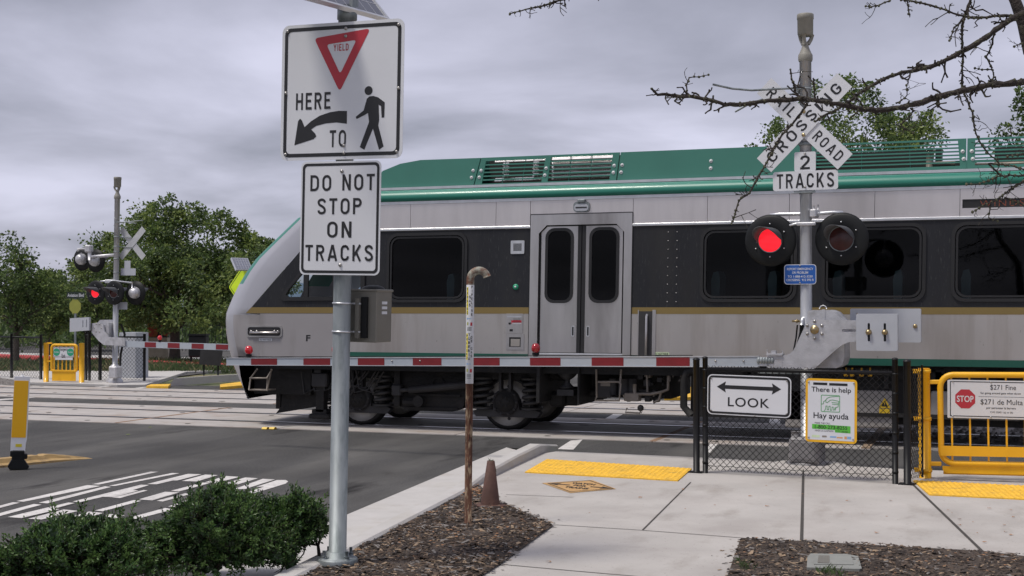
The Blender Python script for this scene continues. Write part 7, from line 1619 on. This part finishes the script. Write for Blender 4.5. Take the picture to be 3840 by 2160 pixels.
# ================================================================== BARE TREE (upper right)
DB = 7.2; kb5 = DB/5000
tb0 = at(4230, DB)
bt = thing('bare_tree', 'leafless lichen covered tree whose dark crooked branches reach in from the upper right', 'tree', (tb0[0], tb0[1], ZW), YAW)
def bp6(x, y, dy=0.): px, py = 2500+.5522*x, .5522*y; return Vector(((px-1920)*kb5*(1+dy/DB)-(4230-1920)*kb5, dy, CAMZ-ZW+(1150-py)*kb5*(1+dy/DB)))
mb = MB(); tr_ = [(0, 0, -.1), (-.01, 0, .8), (-.04, .0, 1.9), (-.10, .02, 2.7), bp6(2480, 330, .2), bp6(2432, 150, .22), bp6(2378, 0, .23), bp6(2320, -120, .25), bp6(2200, -420, .3)]
mb.tube(tr_, [.10, .085, .08, .07, .045, .034, .03, .026, .02], 12); mb.build('trunk', 'bark_dark', bt)
def branch(pts, r0, r1, dy0=0., dy1=0., spur=1., knob=1.):
    n_ = len(pts); P = []; 
    for i, (x, y) in enumerate(pts):
        P.append(bp6(x, y, dy0+(dy1-dy0)*i/(n_-1)))
    # subdivide with crooked noise
    Q = []; rs = []; 
    for i in range(n_-1):
        m_ = max(2, int((P[i+1]-P[i]).length/.022))
        for j in range(m_):
            f_ = j/m_; Q.append(P[i].lerp(P[i+1], f_)+Vector((random.gauss(0, 1), random.gauss(0, 1), random.gauss(0, 1)))*.0016); g_ = (i+f_)/(n_-1); rs.append((r0+(r1-r0)*g_)*random.uniform(.92, 1.35))
    Q.append(P[-1]); rs.append(r1)
    mb = MB(); mb.tube(Q, rs, 8)
    # short knobbly fruiting spurs
    L_ = sum((b-a).length for a, b in zip(P, P[1:])); ns = int(L_*spur*34)
    for k in range(ns):
        i = random.randrange(2, len(Q)-1); d = (Q[i+1 if i+1 < len(Q) else i]-Q[i-1]).normalized(); u, v_ = basis(d); a = random.uniform(0, 2*pi); nd = (d*random.uniform(-.1, .8)+u*cos(a)+v_*sin(a)).normalized(); ln = random.uniform(.015, .07)*random.choice((.5, 1, 1, 1.9)); p = Q[i]; pts2 = [p]
        for j in range(3): nd = (nd+Vector((random.gauss(0, .35), random.gauss(0, .35), random.gauss(0, .35)))).normalized(); p = p+nd*ln/3; pts2.append(p)
        r_ = min(rs[i]*.55, .0062); mb.tube(pts2, [r_*1.2, r_*.9, r_*.8, r_*.95], 5)
        if ln > .04:
            for q_ in range(2):
                nd2 = (nd+Vector((random.gauss(0, .8), random.gauss(0, .8), random.gauss(0, .8)))).normalized(); p2 = pts2[random.choice((1, 2, 3))]; mb.tube([p2, p2+nd2*ln*.35, p2+nd2*ln*.6+Vector((random.gauss(0, .004), 0, random.gauss(0, .004)))], [r_*.8, r_*.6, r_*.7], 5)
    mb.mi = 1
    for k in range(int(L_*130*knob)):
        i = random.randrange(1, len(Q)); v_ = Vector((random.gauss(0, 1), random.gauss(0, 1), random.gauss(0, 1))).normalized(); mb.ball(Q[i]+v_*rs[i]*.9, random.uniform(.003, .0085), 5, 3)
    mb.build('branch', ['bark_dark', 'lichen'], bt)
branch([(2560, 520), (2420, 555), (2330, 565), (2200, 570), (2080, 600), (1960, 625), (1850, 655), (1740, 690), (1620, 725), (1480, 745), (1340, 740), (1230, 720), (1100, 690), (960, 670), (830, 675), (700, 680), (600, 695), (500, 708), (400, 705), (310, 680), (200, 655), (90, 655), (0, 640), (-60, 640), (-100, 600)], .0165, .0065, .05, -.15, 1.1)
branch([(2520, 60), (2427, 85), (2360, 115), (2270, 180), (2190, 240), (2100, 300), (2010, 350), (1900, 405), (1800, 450), (1700, 475), (1600, 490), (1510, 520), (1420, 565), (1320, 625), (1250, 690), (1150, 745), (1060, 790), (1010, 825)], .0145, .0045, .1, .0, .9)
branch([(960, 700), (900, 790), (850, 850), (790, 910), (750, 970), (700, 1070), (650, 1160), (600, 1240), (560, 1310), (490, 1360), (470, 1430), (460, 1480), (440, 1520)], .0065, .0028, -.03, -.15, 1.2)
branch([(880, 640), (875, 580), (850, 530), (845, 465)], .006, .003, -.02, -.02, 1.2)
branch([(140, 640), (140, 580), (155, 520), (220, 520), (285, 505)], .004, .002, -.1, -.1, .8)
branch([(2380, 100), (2300, 100), (2180, 110), (2060, 115), (1990, 95), (1900, 62), (1800, 30), (1700, 5), (1600, -10)], .007, .004, .1, .05, .9)
branch([(1520, 0), (1450, 25), (1400, 40), (1360, 35)], .004, .002, .05, .05, 1.6)
branch([(2080, -20), (2040, 90), (2015, 170), (2015, 320), (2020, 420), (2010, 560), (2030, 640), (2080, 760), (2100, 880), (2130, 960), (2180, 1030), (2240, 1080), (2262, 1105)], .007, .003, .12, .05, .9)
branch([(2230, 200), (2225, 290), (2180, 380), (2220, 470), (2230, 520), (2200, 560)], .0045, .003, .1, .1, 1.2)
branch([(2220, 470), (2150, 470), (2100, 460)], .003, .002, .1, .1, 1.2)
branch([(1660, 730), (1680, 750), (1640, 810), (1590, 840), (1620, 870), (1680, 900)], .004, .002, 0, -.05, 1.6)
branch([(1560, 700), (1600, 680), (1640, 640), (1635, 575)], .004, .002, 0, -.05, 1.4)
branch([(2020, 130), (1960, 180), (1940, 240), (1930, 270)], .004, .002, .1, .05, 1.6)
branch([(1640, 0), (1650, 60), (1660, 110)], .004, .002, .05, .05, 1.6)
branch([(2520, 1195), (2427, 1195), (2330, 1190), (2250, 1200), (2130, 1245), (2040, 1250)], .005, .002, -.1, -.2, 1.4)
branch([(2520, 1180), (2427, 1230), (2330, 1290), (2240, 1360), (2150, 1400), (2080, 1440)], .005, .002, -.1, -.2, 1.2)
branch([(2300, 1340), (2420, 1390), (2500, 1400)], .004, .003, -.15, -.15, 1.2)
branch([(2200, 1385), (2190, 1480), (2250, 1500)], .003, .002, -.15, -.15, 1.2)
branch([(2190, 1110), (2240, 1160), (2300, 1200)], .005, .003, -.15, -.15, 2.0)
branch([(2500, 270), (2427, 290), (2370, 310)], .004, .002, 0, 0, 1.6)
branch([(-560, -60), (-690, -15), (-795, 18), (-890, 45), (-960, 60), (-1065, 88)], .006, .003, 0, 0, 2.0)
branch([(2520, 1040), (2420, 1045), (2320, 1060)], .003, .002, -.1, -.1, 1.2)
# the limbs that carry those branches, mostly outside the photo
branch([(2860, 790), (2760, 640), (2660, 545), (2560, 520)], .024, .019, .1, .05, .7)
branch([(2560, 420), (2550, 250), (2540, 120), (2520, 60)], .016, .0145, .2, .1, .7)
branch([(2985, 940), (2860, 1040), (2700, 1120), (2600, 1180), (2520, 1195)], .012, .005, .0, -.1, .7)
branch([(2600, 1180), (2560, 1175), (2520, 1180)], .006, .005, -.08, -.1, .7)
branch([(2700, 1120), (2620, 1060), (2520, 1040)], .005, .003, -.05, -.1, .7)
branch([(2700, 1120), (2640, 1260), (2560, 1360), (2500, 1400)], .006, .003, -.08, -.15, .7)
branch([(2620, 470), (2560, 330), (2500, 270)], .006, .003, .15, .0, .7)
branch([(2320, -120), (2200, -130), (2120, -80), (2080, -20)], .012, .007, .25, .12, .7)
branch([(2250, -300), (1900, -330), (1500, -270), (1000, -230), (400, -190), (-100, -130), (-560, -60)], .018, .006, .27, .0, .7)
branch([(1700, -300), (1620, -150), (1520, 0)], .007, .004, .2, .05, .8)
branch([(2200, 1110), (2330, 1120), (2430, 1150), (2600, 1180)], .003, .004, -.15, -.08, .6)
